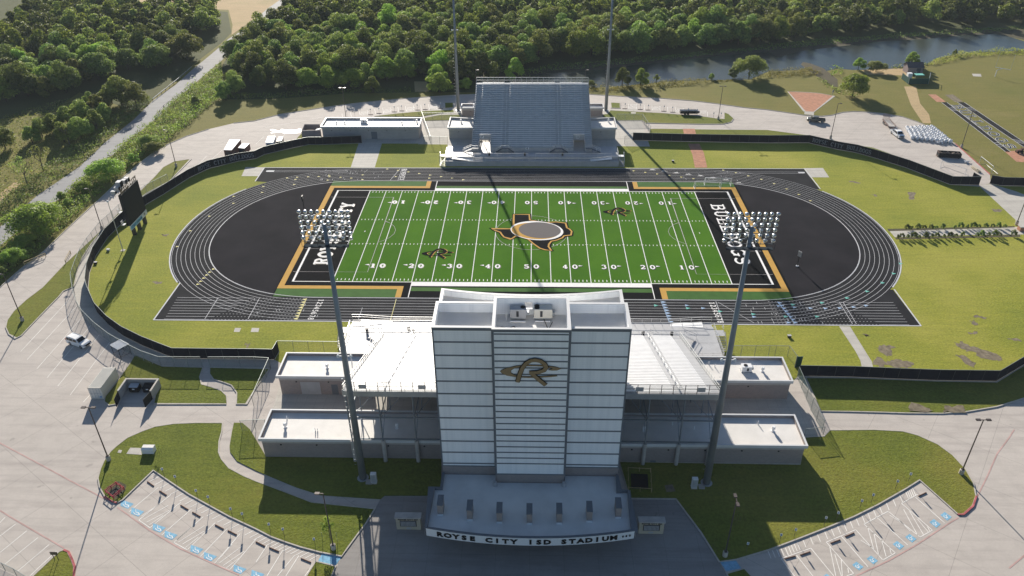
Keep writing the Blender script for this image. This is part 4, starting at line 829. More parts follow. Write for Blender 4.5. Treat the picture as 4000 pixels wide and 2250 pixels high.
def podium(root,s,yf,xw,xend,yend,z1=1.55,z2=2.25,yback=None):
    "front walkway, upper deck, ramps, rails and end stairs; s=+1 away (front faces -y), -1 home"
    q=lambda d:yf+s*d
    m=MB(); m.box(-xw,q(0),0 if s>0 else z1-.35,xw,q(.12),z1+.12) ; fasc=m.build('front_wall',M['deck'],root)
    m=MB(); m.box(-xw,q(.12),z1-.06,xw,q(2.1),z1); m.build('lower_walkway',M['deck'],root)
    m=MB(); m.box(-xw,q(2.1),z2-.06,xw,yback,z2); m.box(-xw,q(2.1),z1,-1.1,q(2.16),z2-.061); m.box(1.1,q(2.1),z1,xw,q(2.16),z2-.061)
    for sx in (-1,1):
        if xend>HW-0: pass
    m.build('upper_deck',M['deck'],root)
    m=MB(); 
    for i in range(3): m.box(-1.1,q(1.5+.2*i),z1,1.1,q(1.7+.2*i),z1+.2*(i+1))
    m.build('centre_steps',M['deck'],root)
    m=MB()
    for sx in (-1,1): m.add([(sx*(xw-2),q(.3),z2),(sx*(xw-2),q(2.0),z2),(sx*(xw-8.5),q(2.0),z1+.01),(sx*(xw-8.5),q(.3),z1+.01)],[(0,1,2,3)])
    m.build('ramp',M['alu'],root)
    m=MB(); rail(m,(-xw+8.5,q(.1),z1),(xw-8.5,q(.1),z1))
    for sx in (-1,1):
        rail(m,(sx*(xw-8.5),q(.1),z1),(sx*(xw-2),q(.1),z2)); rail(m,(sx*(xw-2),q(.1),z2),(sx*xw,q(.1),z2)); rail(m,(sx*1.1,q(2.12),z2),(sx*(xw-8.5),q(2.12),z2)); rail(m,(sx*(xw-8.5),q(2.12),z2),(sx*(xw-2),q(2.12),z2))
        rail(m,(sx*xw,q(2.2),z2),(sx*xw,yend,z2)); rail(m,(sx*1.1,q(2.1),z1+.6),(sx*1.1,q(1.4),z1))
    m.build('front_railing',M['railm'],root)
    for sx in (-1,1):
        m=MB()
        xstairs(m,q(.2),q(1.9),sx*(xw+.05),z2,sx*(xw+1.7),.15,9) if s>0 else None
        if s>0: stairs(m,sx*(xw+.1),sx*(xw+1.6),q(2.4),z2,q(-.3),.15,10)
        else:
            m.box(sx*(xw+.05),q(3.2),z2-.06,sx*(xw+1.9),q(5.2),z2); stairs(m,sx*(xw+.1),sx*(xw+1.8),q(5.2),z2,q(7.6),.2,9)
        m2=MB(); rail(m2,(sx*(xw+1.7),q(3.6),z2),(sx*(xw+1.7),q(2.4),z2)); rail(m2,(sx*(xw+1.7),q(2.4) if s>0 else q(5.2),z2),(sx*(xw+1.7),q(-.3) if s>0 else q(7.6),.2))
        e=m.build('end_stairs',M['deck'],root); m2.build('stair_rail',M['railm'],e)
        if s>0: m=MB(); m.box(sx*(xw+.02),q(2.4),z2-.06,sx*(xw+1.7),q(3.8),z2); m.build('end_landing',M['alu'],root)
    return q
podium(hs,-1,-42.3,37.3,37,-54.6,1.6,2.1,-49.9)
for sx in (-1,1): m=MB(); m.box(sx*37.3,-49.95,2.04,sx*29.4,-54.7,2.1); m.build('side_platform',M['deck'],hs)
m=MB(); m.box(-29.4,-49.75,2.1,29.4,-49.84,3.3); m.build('front_riser',M['deck'],hs)
m=MB(); rail(m,(-37.2,-54.7,2.1),(-31,-54.7,2.1)); rail(m,(37.2,-54.7,2.1),(31,-54.7,2.1)); rail(m,(-29.4,-49.6,3.6),(-13,-49.6,3.6)); rail(m,(29.4,-49.6,3.6),(13,-49.6,3.6)); m.build('platform_railing',M['railm'],hs)
for sx in (-1,1):
  for xa in (23.0,29.9):
    m=MB(); xstairs(m,-49.6,-48.5,sx*(xa+.7),3.45,sx*(xa+3.2),2.15,7); rail(m,(sx*(xa+.7),-48.5,3.3),(sx*(xa+3.2),-48.5,2.1)); m.build('aisle_stairs',M['deck'],hs)
# --- away stand
AW=18.35
aw,atop,ayr=grandstand('away_grandstand','grey blue away grandstand across the field between two block buildings','AW' and AW,48.3,1,34,.836,.333,3.5,
  [(-16.3,-9.1),(-7.3,7.3),(9.1,16.3)],[(-18.3,-16.3),(-9.1,-7.3),(7.3,9.1),(16.3,18.3)],[(-16.2,-12.7),(12.7,16.2)],2.25,[0,1,2],98,(0,60,0))
podium(aw,1,42.0,26.1,26,49.0,1.55,2.25,48.3)
m=MB(); m.box(-AW,48.26,2.25,-16.2,48.32,3.45); m.box(-12.7,48.26,2.25,12.7,48.32,3.45); m.box(16.2,48.26,2.25,AW,48.32,3.45)
for v0,v1 in ((-16.2,-12.7),(12.7,16.2)):
    for xx in (v0,v1): m.box(xx-.04,48.3,2.0,xx+.04,52.5,5.2)
    m.box(v0,52.4,4.3,v1,52.5,6.0)
m.build('front_wall_panel',M['deck'],aw)
for a_,b_,c_ in ((-26.1,-18.4,52.4),(18.4,26.1,52.4),(-16.2,-12.7,56),(12.7,16.2,56)): m=MB(); m.box(a_,48.3,2.19,b_,c_,2.25); m.build('side_platform',M['deck'],aw)
for xx in (-8.2,8.2):
    m=MB(); m.box(xx-1,48.25,3.44,xx+1,47.1,3.5)
    for sg in (-1,1): xstairs(m,47.1,48.2,xx+sg*1.0,3.45,xx+sg*2.8,2.3,6)
    m.build('aisle_stairs',M['stripe'],aw)
for sg in (-1,1): m=MB(); m.box(sg*16.3,48.25,3.44,sg*18.3,47.1,3.5); xstairs(m,47.1,48.2,sg*18.3,3.45,sg*21,2.3,7); m.build('aisle_stairs',M['stripe'],aw)
m=MB()
for xx in (-8.2,8.2):
    rail(m,(xx-1,47.1,3.5),(xx+1,47.1,3.5))
    for sg in (-1,1): rail(m,(xx+sg*1.0,47.1,3.5),(xx+sg*2.8,47.1,2.3)); rail(m,(xx+sg*1.0,48.2,3.5),(xx+sg*2.8,48.2,2.3))
for sg in (-1,1): rail(m,(sg*16.3,47.1,3.5),(sg*18.3,47.1,3.5)); rail(m,(sg*18.3,47.1,3.5),(sg*21,47.1,2.3)); rail(m,(sg*18.4,48.2,3.5),(sg*21,48.2,2.3))
for v0,v1 in ((-16.2,-12.7),(12.7,16.2)): rail(m,(v0,48.3,3.6),(v0,52.4,5.2),.9); rail(m,(v1,48.3,3.6),(v1,52.4,5.2),.9); rail(m,(v0,52.4,5.3),(v1,52.4,5.3),.9)
m.build('stair_railing',M['railm'],aw)
for ch,x in (('F',-15.4),('H',14.1)): m=MB(); m.box(x-.5,52.32,4.9,x+.5,52.38,5.8); p=m.build('section_sign',M['whitepaint'],aw); mm=MB(); vs,fs=textmesh(ch,.9,.03,1,0.01); mm.add([(x+v[0],52.28+v[2],5.35+v[1]) for v in vs],fs); mm.build('sign_letter',M['letterblack'],p)
m=MB(); m.box(-1.9,48.18,2.9,-.9,48.24,3.6); p=m.build('section_sign',M['whitepaint'],aw); mm=MB(); vs,fs=textmesh('G',.7,.03,1,.01); mm.add([(-1.4+v[0],48.14+v[2],3.25+v[1]) for v in vs],fs); mm.build('sign_letter',M['letterblack'],p)
m=MB(); m.box(-AW,ayr-.05,atop,AW,ayr+.15,atop+.12); m.build('top_edge',M['whitepaint'],aw)
m=MB()
for i in range(21): x=-AW+2*AW*i/20; m.bar((x,ayr+.1,atop),(x,ayr+.1,atop+1.9),.06)
for h in (1.9,1.0): m.bar((-AW,ayr+.1,atop+h),(AW,ayr+.1,atop+h),.08)
m.build('top_railing',M['railm'],aw); m=MB(); m.quad((-AW,ayr+.12,atop),(AW,ayr+.12,atop),(AW,ayr+.12,atop+1.85),(-AW,ayr+.12,atop+1.85)); m.build('top_mesh',M['link'],aw)
for x in (-18,-12,-6,0,6,12,18):
    m=MB(); m.tube((x,76,0),(x,76,13.2),.15,n=6); m.tube((x,66,0),(x,66,9.6),.13,n=6); m.bar((x,49,3.2),(x,76.6,14),.18,.35); m.bar((x,76,5),(x,66,9),.1); m.build('steel_frame',M['pole'],aw)
# ================================================================== TRASH CANS
def can(x,y,z,label,cat='trash can'):
    t=thing('trash_can',label,cat,(x,y,z),'black trash cans on the stand walkways')
    m=MB(); m.lathe((x,y,z),[(.28,0),(.33,.85),(.30,.86),(.27,.3)],12); m.build('barrel',M['black'],t); m=MB(); m.lathe((x,y,z+.86),[(.34,-.04),(.34,.03),(.2,.06),(.18,0)],12); m.build('rim',M['darkrail'],t)
for x,y,z,l in ((-33.3,-47.3,2.1,'black trash can alone on the left platform of the home stand'),(-23.8,-47.6,2.1,'black trash can by the left aisle of the home stand'),(-24.9,-46.6,2.1,'black trash can just behind the one at the left aisle of the home stand'),(22.6,-47.4,2.1,'black trash can by the first aisle right of the press tower'),(28.3,-47.6,2.1,'black trash can near the right end aisle of the home stand'),
  (-12.9,44.9,2.3,'black trash can on the away stand deck below section F'),(-2.1,44.9,2.3,'black trash can near the centre steps of the away stand'),(9.3,44.9,2.3,'black trash can on the away stand deck left of section H')): can(x,y,z,l)
# ================================================================== MONUMENT SIGNS
def monument(x0,x1,y,label):
    t=thing('monument_sign',label,'monument sign',((x0+x1)/2,y,0))
    m=MB(); m.box(x0+.1,y,0,x1-.1,y+.85,2.5); m.build('stone_wall',M['tanwall'],t)
    m=MB(); m.box(x0-.05,y-.15,2.5,x1+.05,y+1.0,2.7); m.build('coping',M['band'],t)
    c=(x0+x1)/2; m=MB(); m.box(c-1.25,y-.06,.75,c+1.25,y-.01,2.0); f=m.build('plaque_frame',M['darkrail'],t)
    m=MB()
    for i in range(12): m.box(c-1.12+i*.19,y-.1,.85,c-1.0+i*.19,y-.05,1.9)
    m.build('plaque_bars',M['deck'],f)
    m=MB(); vs,fs=textmesh('ROYSE CITY ISD',.34,.012,1.25,.02); m.add([(c+v[0],y-.04+v[2],2.25+v[1]) for v in vs],fs); m.build('sign_letters',M['letterblack'],t)
    m=MB(); m.lathe((c,y-.02,.25),[(.42,0),(.42,.02)],12); m.v=[(v[0],y-.03,.35+(v[1]-y)*.55) for v in m.v]; m.build('seal',M['deck'],t)
monument(-20.3,-16.4,-95.6,'tan stone sign reading ROYSE CITY ISD on the plaza left of the canopy'); monument(16.25,20.15,-95.75,'tan stone sign reading ROYSE CITY ISD on the plaza right of the canopy')
# field monograms (black with gold edge)
for k,(cx,cy) in enumerate(((-22.9,-11.3),(22.9,11.7))):
    pb=lambda u,v,l:(cx+u*7.6,cy+v*8.6,.118+.004*l); pg=lambda u,v,l:(cx+.22+u*7.6,cy-.02+v*8.6,.104+.004*l)
    mo=MB(); mi=MB(); flat,poly=mono(mo,mi,pb,0,0); poly(RCc,.004,0,mo); flat(RCleg,.08,1,mo); flat(RCk,.08,2,mo); struct('field_monogram',mo,M['turf_black'])
    mi=MB(); flat,poly=mono(mo,mi,pg,0,0); poly(RCc,.004,0,mi); flat(RCleg,.085,1,mi); flat(RCk,.085,2,mi); struct('field_monogram_edge',mi,M['gold'])
# ================================================================== FENCES
FH=2.6
PM={}
def fence(name,label,pts,kind='fabric',h=FH,step=3.0,cat='fence',group=None,corner=None):
    P=[Vector((p[0],p[1],0)) for p in pts]; Q=[P[0]]
    for a,b in zip(P,P[1:]):
        n=max(1,round((b-a).length/step)); Q+=[a.lerp(b,(i+1)/n) for i in range(n)]
    c=Q[len(Q)//2]; t=thing(name,label,cat,(c.x,c.y,0),group)
    if kind=='fabric':
        m=MB()
        for a,b in zip(Q,Q[1:]):
            d=(b-a).normalized(); k=Vector((-d.y,d.x,0))*.02; w=Vector((-d.y,d.x,0))*random.uniform(-.06,.06)
            for s in (1,-1): m.quad(a+k*s+Vector((0,0,.12)),b+k*s+Vector((0,0,.12)),b+k*s+Vector((0,0,h)),a+k*s+Vector((0,0,h)))
        m.build('windscreen',M['fabric'],t)
        m=MB(); m.kerb([(q.x,q.y) for q in Q],.22,.10); m.build('mow_strip',M['kerb'],t)
    else:
        m=MB()
        for a,b in zip(Q,Q[1:]): m.quad(a+Vector((0,0,.05)),b+Vector((0,0,.05)),b+Vector((0,0,h)),a+Vector((0,0,h)))
        m.build('mesh_panel',M['link' if kind=='link' else 'linkgreen'],t)
    m=MB()
    for a,b in zip(Q,Q[1:]): m.bar(a+Vector((0,0,h+.02)),b+Vector((0,0,h+.02)),.07)
    m.build('top_rail',M['fpost'],t)
    key=('post',h,kind=='fabric')
    if key not in PM:
        me=MB(); me.tube((0,0,0),(0,0,h+.08),.045,n=6); o=me.build('post',M['fpostd' if kind=='fabric' else 'fpost']); PM[key]=o.data; bpy.data.objects.remove(o)
    for q in Q[:99]:
        o=bpy.data.objects.new('post',PM[key]); COL.objects.link(o); o.parent=t; o.location=q-t.location
    return t,Q
fL,QL=fence('windscreen_fence','long black windscreen fence curving round the left end behind the scoreboard, lettered ROYSE CITY BULLDOGS',[(p.x,p.y) for p in f1])
fence('windscreen_gate','short black windscreen return panel beside the left upper brick building',ring(gl(1,2,[(185,725),(232,640)])))
f3t,_=fence('windscreen_fence','black windscreen fence across the lawn at the lower right of the track',[(p.x,p.y) for p in f3])
f4t,Q4=fence('windscreen_fence','long black windscreen fence along the top right of the track, lettered ROYSE CITY BULLDOGS',[(p.x,p.y) for p in f4]+ring(gl(3,1,[(2115,416)])))
fence('windscreen_gate','open black windscreen gate leaf by the bare soccer goal at upper right',ring(gl(3,1,[(2120,416),(2045,372)])),step=2)
fence('windscreen_fence','short black windscreen fence right of the open gate at the right edge',[(p.x,p.y) for p in f5])
def banner(parent,Q,i0,start,txt,size,inside,sp=1.25,rev=False):
    P=Q if not rev else Q[::-1]; L=[0]
    for a,b in zip(P,P[1:]): L.append(L[-1]+(b-a).length)
    def at(s):
        for i in range(len(L)-1):
            if L[i+1]>=s: t=(s-L[i])/(L[i+1]-L[i]); d=(P[i+1]-P[i]).normalized(); return P[i].lerp(P[i+1],t),d
        return P[-1],(P[-1]-P[-2]).normalized()
    k=size/1.4; m=MB(); x=start
    for ch in txt:
        if ch in GLY:
            for ii,(pts,w) in enumerate(GLY[ch]):
                tmp=MB(); tmp.path(pts,w,0); 
                def pl(v):
                    p,d=at(x+v[0]*k); n=Vector((d.y,-d.x,0)); return p+n*(inside*(.06+.003*ii))+Vector((0,0,.65+v[1]*k))
                m.add([pl(v) for v in tmp.v],tmp.f)
        x+=sp*k*(1 if ch!=' ' else 1.1)
    m.build('banner_lettering',M['banner_letter'],parent)
# distance along fences where lettering starts
def slen(Q,p):
    best=(1e9,0);s=0
    for a,b in zip(Q,Q[1:]):
        l=(b-a).length; d=(b-a)/l; t=max(0,min(l,(Vector((p[0],p[1],0))-a).dot(d))); q=a+d*t; e=(q-Vector((p[0],p[1],0))).length
        if e<best[0]: best=(e,s+t)
        s+=l
    return best[1]
QR=QL[::-1]; a0=slen(QR,g(0,1,2010,300)); a1=slen(QR,g(0,1,2540,150)); banner(fL,QR,0,a0,'ROYSE CITY BULLDOGS',1.35,1,sp=(a1-a0)/18.5/(1.35/1.4))
a0=slen(Q4,g(3,0,435,1449)); a1=slen(Q4,g(3,1,1000,130)); banner(f4t,Q4,0,a0,'ROYSE CITY BULLDOGS',1.35,1,sp=(a1-a0)/18.5/(1.35/1.4))
# chain link
fo=gl(0,1,[(1700,388),(1480,500),(1215,700),(1150,765),(1050,855),(985,930),(900,1040),(830,1150),(780,1280),(740,1400)])+gl(0,2,[(745,0),(765,130),(800,230),(860,330),(980,450),(1120,560),(1290,660),(1450,740),(1625,800)])
fence('chain_link_fence','chain link fence curving outside the promenade at the left end',ring(fo),'link')
fence('chain_link_fence','chain link fence along the walk above the lawn left of the brick buildings',ring(gl(0,2,[(1625,800),(2040,803)])),'link')
fence('chain_link_fence','chain link fence right of the curving footpath opening, lower left',ring(gl(0,2,[(2120,803),(2576,803)])+gl(1,2,[(150,812)])),'link')
fence('chain_link_fence','chain link fence slanting down past the left ends of the brick buildings',ring(gl(1,2,[(150,812),(-20,1200)])),'link')
fence('chain_link_fence','chain link fence panel at the lower left corner of the field house',ring(gl(0,2,[(2440,1449),(2576,1440)])+gl(1,2,[(110,1440)])),'link')
fence('chain_link_fence','chain link fence across the grass between brick building and left bleachers',ring(gl(1,2,[(232,640),(840,648)])),'link')
fence('chain_link_fence','chain link fence across the grass at the right end of the home stand',ring(gl(2,2,[(2160,690),(2576,690)])+gl(3,2,[(65,690),(195,692),(275,800)])),'link')
fence('chain_link_fence','green chain link fence slanting down past the right ends of the brick buildings',ring(gl(3,2,[(290,905),(430,1230),(540,1449)])),'green')
fence('chain_link_fence','chain link fence between the right concession building and slanting green fence',ring(gl(3,3,[(360,60),(550,40)])),'link',h=2.0)
fence('chain_link_fence','chain link fence across the concourse left of the away stand',ring(gl(1,0,[(1680,1210),(2060,1205)])),'link')
fence('chain_link_fence','chain link fence running down beside the visitor building wall',ring(gl(1,0,[(1670,1190),(1760,1449)])),'link')
fence('chain_link_fence','chain link fence near the track at the left corner of the away stand',ring(gl(1,1,[(1690,0),(1930,5)])),'link')
fence('chain_link_fence','chain link fence with open gate at the grass right of the away stand',ring(gl(2,0,[(1050,1222),(1310,1222)])),'link')
fence('chain_link_fence','chain link gate leaf by the service road right of the away stand',ring(gl(2,0,[(1310,1225),(1390,1345)])),'link')
fence('chain_link_fence','short chain link run beside the black windscreen right of the away stand',ring(gl(2,0,[(1215,1412),(1130,1449)])),'link')
fence('perimeter_fence','black fence section at the bottom left corner of the photo',ring(gl(0,3,[(-60,1340),(170,1449),(300,1530)])),'green',h=1.6)
# ================================================================== STADIUM LIGHTS
pm=MB(); pm.tube((0,0,0),(0,0,44),.74,.36,n=12); pm_=pm
def bank(root,face):
    "rows of floodlights at the top, in the pole's own frame; face=+1 looks to +y"
    m=MB()
    for z in (44.35,45.10,45.90,46.65,47.45,48.25): m.bar((-3.0,0,z-.2),(3.0,0,z-.2),.08)
    for x in (-3,-1.5,1.5,3): m.bar((x,0,44.05),(x,0,48.25),.06)
    m.build('crossarms',M['pole'],root)
    m=MB(); m.box(-3.0,-.9,43.70,3.0,-.1,43.77)
    for x in (-3.1,-1,1,3.1): m.bar((x,-.9,43.75),(x,-.9,44.65),.04)
    m.bar((-3.0,-.9,44.65),(3.0,-.9,44.65),.05); m.build('service_platform',M['grating'],root)
    rows=[(48.25,9),(47.45,9),(46.65,8),(45.90,8),(45.10,8),(44.35,7)]
    mm=MB(); mm.lathe((0,0,0),[(.05,-.36),(.15,-.33),(.22,-.2),(.27,.0),(.27,.13)],14); fl=mm.build('floodlight',M['chrome'],root,smooth=True); dat=fl.data; bpy.data.objects.remove(fl)
    for z,n in rows:
        for i in range(n):
            x=-3.2+6.4*i/(n-1)
            if n<9 and abs(x)<.45: x+=.3
            o=bpy.data.objects.new('floodlight',dat); COL.objects.link(o); o.parent=root; o.location=(x,face*.42,z+.05); o.rotation_euler=(-face*R(112)+random.uniform(-.1,.1),random.uniform(-.12,.12),random.uniform(-.45,.45))
def stadium_light(x,y,face,label):
    t=thing('stadium_light_pole',label,'light pole',(x,y,0),'four tall stadium light poles')
    m=MB(); m.tube((x,y,0),(x,y,46.7),.60,.27,n=14); p=m.build('pole',M['pole'],t,smooth=True)
    m=MB(); 
    for k in range(3,22): m.bar((x-.7,y-.2,k*1.1),(x-.95,y-.2,k*1.1),.04)
    m.build('climbing_pegs',M['steel'],p)
    m=MB(); m.lathe((x,y,0),[(.95,0),(.95,.12),(.8,.14)],14); m.build('base_plate',M['steel'],t)
    loc=t.location.copy(); t.location=(0,0,0); bank(t,face); t.location=loc
    m=MB(); sx=-1 if x<0 else 1; zc=25 if face>0 else 28
    for s in (-1,1): m.lathe((x+s*.95,y,zc),[(.05,-.2),(.2,-.15),(.22,.1),(.1,.25),(.01,.25)],10); m.bar((x,y,zc),(x+s*.9,y,zc),.12)
    m.build('camera_mount',M['whitepaint'],t); return t
stadium_light(-27.3,-85.2,1,'tall grey stadium light pole with a bank of round floodlights, left of the press tower'); stadium_light(28.5,-85.3,1,'tall grey stadium light pole with a bank of round floodlights, right of the press tower')
stadium_light(-26.2,91.4,-1,'grey light pole behind the left side of the away stand, top cut off'); stadium_light(26.2,91.8,-1,'grey light pole behind the right side of the away stand, top cut off')
for x,y,l in ((-25.3,-86.1,'white electrical cabinet at the foot of the left light pole'),(26.3,-86.3,'white electrical cabinet at the foot of the right light pole')):
    t=thing('electrical_cabinet',l,'cabinet',(x,y,0)); m=MB(); m.box(x-.45,y-.3,.1,x+.45,y+.3,2.1); b=m.build('cabinet_body',M['whitepaint'],t); m=MB(); m.box(x-.40,y-.33,.25,x+.40,y-.3,1.95); m.build('cabinet_door',M['deck'],b); m=MB(); m.box(x-.5,y-.5,0,x+.5,y+.4,.14); m.build('plinth',M['kerb'],t)
# ================================================================== PARKING LAMPS
def lamp(base,label,h=11.7,arms=1,ang=0,conc=True,grp='brown parking lot lamps'):
    x,y=base[0],base[1]; t=thing('parking_lamp',label,'lamp post',(x,y,0),grp)
    if conc: m=MB(); m.lathe((x,y,0),[(.38,0),(.38,.95),(.34,1.0),(.01,1.0)],12); m.build('concrete_base',M['kerb'],t)
    m=MB(); m.box(x-.2,y-.2,1.0,x+.2,y+.2,1.15); m.tube((x,y,1),(x,y,h),.11,.08,n=6); p=m.build('pole',M['bronze'],t)
    for k in range(arms):
        a=ang+PI*k; dx,dy=cos(a),sin(a); m=MB(); m.bar((x,y,h),(x+dx*.5,y+dy*.5,h),.1); m.bar((x+dx*.45,y+dy*.45,h+.02),(x+dx*1.15,y+dy*1.15,h+.02),.42,.18); m.build('lamp_head',M['bronze'],t)
    return t
lamp(g(0,3,1095,290),'lamp post with twin heads at the edge of the lower left lawn',arms=2,ang=0); lamp(g(0,2,230,335),'single headed lamp post on the long grass island at the left edge',arms=1,ang=PI)
lamp(g(1,3,780,1180),'lamp post beside the young tree near the blue ramp, lower left',arms=1,ang=PI); lamp(g(2,3,2135,1250),'lamp post in the shadow at the lower right beside the plaza',arms=2,ang=PI/2)
lamp(g(3,3,1935,425),'lamp post with twin heads on the lower right lawn tip',arms=2,ang=0); lamp(g(0,1,1030,868),'lamp post by the fence just left of the scoreboard',arms=1,ang=PI)
lamp(g(0,1,1775,232),'lamp post on the grass triangle above the scoreboard',arms=1,ang=PI); q=g(1,0,868,885,11.7); lamp(q,'twin headed lamp post behind the long white roofed visitor building',arms=2,ang=0)
lamp(g(2,0,2075,1205),'lamp post at the tip of the grass island right of the away stand',arms=2,ang=0); lamp(g(3,0,628,1395),'lamp post on the pavement behind the lettered fence at upper right',arms=1,ang=0)
lamp(g(3,1,1945,38),'lamp post on the grass beside the lettered practice runway',arms=1,ang=0); lamp(g(3,1,2498,815),'lamp post at the right edge beside the brick planter',arms=1,ang=0)
q=g(1,0,2210,705,11.7); lamp(q,'lamp post rising behind the left corner of the away stand',arms=1); q=g(2,0,740,705,11.7); lamp(q,'lamp post rising behind the right corner of the away stand against the water',arms=1)
x,y=g(0,1,1238,1072)[:2]; t=thing('camera_pole','slender silver pole with a white ball on top in front of the left fence','pole',(x,y,0)); m=MB(); m.tube((x,y,0),(x,y,13.2),.11,.07,n=6); m.build('pole',M['railm'],t); m=MB(); m.lathe((x,y,13.1),[(.05,0),(.22,.1),(.26,.3),(.15,.5),(.01,.52)],10); m.build('camera_dome',M['whitepaint'],t)
m=MB(); m.box(x-.5,y-.5,.02,x+.5,y+.5,.06); m.build('concrete_pad',M['kerb'],t)
# ================================================================== SCOREBOARD
sb=thing('scoreboard','large black video scoreboard on three dark posts at the left end of the field','scoreboard',(-101.4,.8,0))
for y in (-2.4,.6,3.9): m=MB(); m.box(-101.9,y-.28,0,-101.0,y+.28,11.5); m.build('support_post',M['darkrail'],sb)
X=-100.95; m=MB(); m.box(X-.75,-4.2,3.5,X,5.2,11.9); m.build('display_cabinet',M['screen'],sb)
m=MB(); m.box(X,-4.05,3.65,X+.03,5.05,11.75); m.build('screen',M['screen'],sb)
for (a,b,mt) in ((-4.2,-.95,'whitepaint'),(-.85,2.3,'whitepaint'),(2.4,5.2,'roofgrey')): m=MB(); m.box(X-.2,a,2.2,X+.05,b,3.45); p=m.build('sponsor_panel',M[mt],sb)
m=MB(); m.box(X+.055,-4.1,2.3,X+.07,-.7,3.3); m.box(X+.055,-.75,2.3,X+.07,2.25,3.3); m.build('panel_artwork',M['hc_blue'],sb)
for tx,a,b,mt in (('Community',-.8,2.2,'letterblack'),('RCISD',-4,-1,'whitepaint')):
    vs,fs=textmesh('Community' if tx[0]=='C' else 'ISD',.62,.01,1,.005); m=MB(); c=(a+b)/2; m.add([(X+.09,c+v[0],2.8+v[1]) for v in vs],fs); m.build('panel_lettering',M[mt],sb)
m=MB(); vs,fs=textmesh('R',.9,.02,1.4,.005); m.add([(X+.07,3.8+v[0],2.85+v[1]) for v in vs],fs); m.build('panel_lettering',M['logo_gold'],sb)
for i,ch in enumerate('ROYSE CITY'):
    if ch==' ': continue
    k=1.25/1.4; y0=-3.9+i*.9; m=MB()
    for j,(pts,w) in enumerate(GLY[ch]): tmp=MB(); tmp.path(pts,w+.03,0); m.add([(X-.1+.012*j,y0+v[0]*k*.8,12.0+v[1]*k) for v in tmp.v],tmp.f)
    m.build('top_letter',M['logo_gold'],sb); m=MB()
    for j,(pts,w) in enumerate(GLY[ch]): tmp=MB(); tmp.path(pts,w+.12,0); m.add([(X-.16-.012*j,y0+v[0]*k*.8,12.0+v[1]*k) for v in tmp.v],tmp.f)
    m.build('letter_backing',M['black'],sb)
for y,z,s in ((-4.1,12.3,.8),(-2.2,12.4,.9),(-.6,12.6,1.5),(1.7,12.5,1.0),(3.2,12.4,1.0)):
    m=MB(); m.box(X-2.2,y-s/2,z,X-1.1,y+s/2,z+s); p=m.build('loudspeaker',M['deck'],sb); m=MB(); m.box(X-1.1,y-s/2+.05,z+.05,X-1.06,y+s/2-.05,z+s-.05); m.build('speaker_grille',M['black'],p); m=MB(); m.bar((X-1.6,y,11.4),(X-1.6,y,z),.08); m.build('speaker_bracket',M['darkrail'],p)
for z in (4.2,7.6): m=MB(); m.box(X-1.5,-5.3,z,X-.8,-4.2,z+.05); rail(m,Vector((X-1.5,-5.3,z)),Vector((X-.8,-5.3,z)),1.0,2); rail(m,Vector((X-1.5,-4.2,z)),Vector((X-1.5,-5.3,z)),1.0,2); m.build('catwalk',M['railm'],sb)
# play clocks
def clock(x,y,h,label,rz):
    t=thing('play_clock',label,'play clock',(0,0,0)); m=MB(); m.tube((0,0,.04),(0,0,h),.09,n=6); m.build('post',M['black'],t); m=MB(); m.box(-.45,-.12,h-1.3,.45,.12,h); b=m.build('clock_box',M['deck'] if x>0 else M['black'],t); m=MB(); m.box(-.4,-.14,h-.9,.4,-.12,h-.1); m.build('clock_face',M['steel'],b); m=MB(); m.box(-.25,-.25,0,.25,.25,.2); m.build('base',M['whitepaint'],t); t.location=(x,y,.05); t.rotation_euler=(0,0,rz)
clock(-60.1,8.0,4.6+1.6,'tall thin black play clock post on the left black apron',R(90)); clock(62.7,-16.3,4.0,'grey play clock board on a post on the right black apron',R(-60))
# ================================================================== SOCCER GOALS
def goal(label,loc,rz,w=7.3,net=True,group=None,back=True):
    t=thing('soccer_goal',label,'soccer goal',(0,0,0),group); m=MB()
    m.tube((-w/2,0,0),(-w/2,0,2.44),.06,n=6); m.tube((w/2,0,0),(w/2,0,2.44),.06,n=6); m.tube((-w/2,0,2.44),(w/2,0,2.44),.06,n=6); m.build('goal_frame',M['whitepaint'],t)
    m=MB()
    for s in (-1,1): m.tube((s*w/2,0,2.4),(s*w/2,1.1,1.9 if net else 1.2),.03,n=5); m.tube((s*w/2,1.1 ,1.9 if net else 1.2),(s*w/2,2.0,.05),.03,n=5); m.tube((s*w/2,0,.05),(s*w/2,2.0,.05),.04,n=5)
    m.tube((-w/2,2,.05),(w/2,2,.05),.04,n=5); m.build('net_support',M['whitepaint' if net else 'railm'],t)
    if net:
        m=MB(); m.quad((-w/2,1.1,1.9),(w/2,1.1,1.9),(w/2,2,.05),(-w/2,2,.05)); m.quad((-w/2,0,2.42),(w/2,0,2.42),(w/2,1.1,1.9),(-w/2,1.1,1.9))
        for s in (-1,1): m.add([(s*w/2,0,.05),(s*w/2,0,2.42),(s*w/2,1.1,1.9),(s*w/2,2,.05)],[(0,1,2,3)])
        m.build('net',M['net'],t)
    t.location=loc; t.rotation_euler=(0,0,rz)
a=g(2,1,1835,458);b=g(2,1,2103,455); goal('white netted soccer goal in front, at the top right corner of the turf',((a.x+b.x)/2,(a.y+b.y)/2,.06),math.atan2(b.y-a.y,b.x-a.x)+0)
a=g(2,1,1930,420);b=g(2,1,2208,430); goal('white netted soccer goal behind the other one, nearer the track',((a.x+b.x)/2,(a.y+b.y)/2,.06),math.atan2(b.y-a.y,b.x-a.x))
a=g(3,1,2120,205);b=g(3,1,2242,305); goal('bare white soccer goal frame on the red kerb at upper right',((a.x+b.x)/2,(a.y+b.y)/2,.05),math.atan2(b.y-a.y,b.x-a.x),w=(b-a).length,net=False)
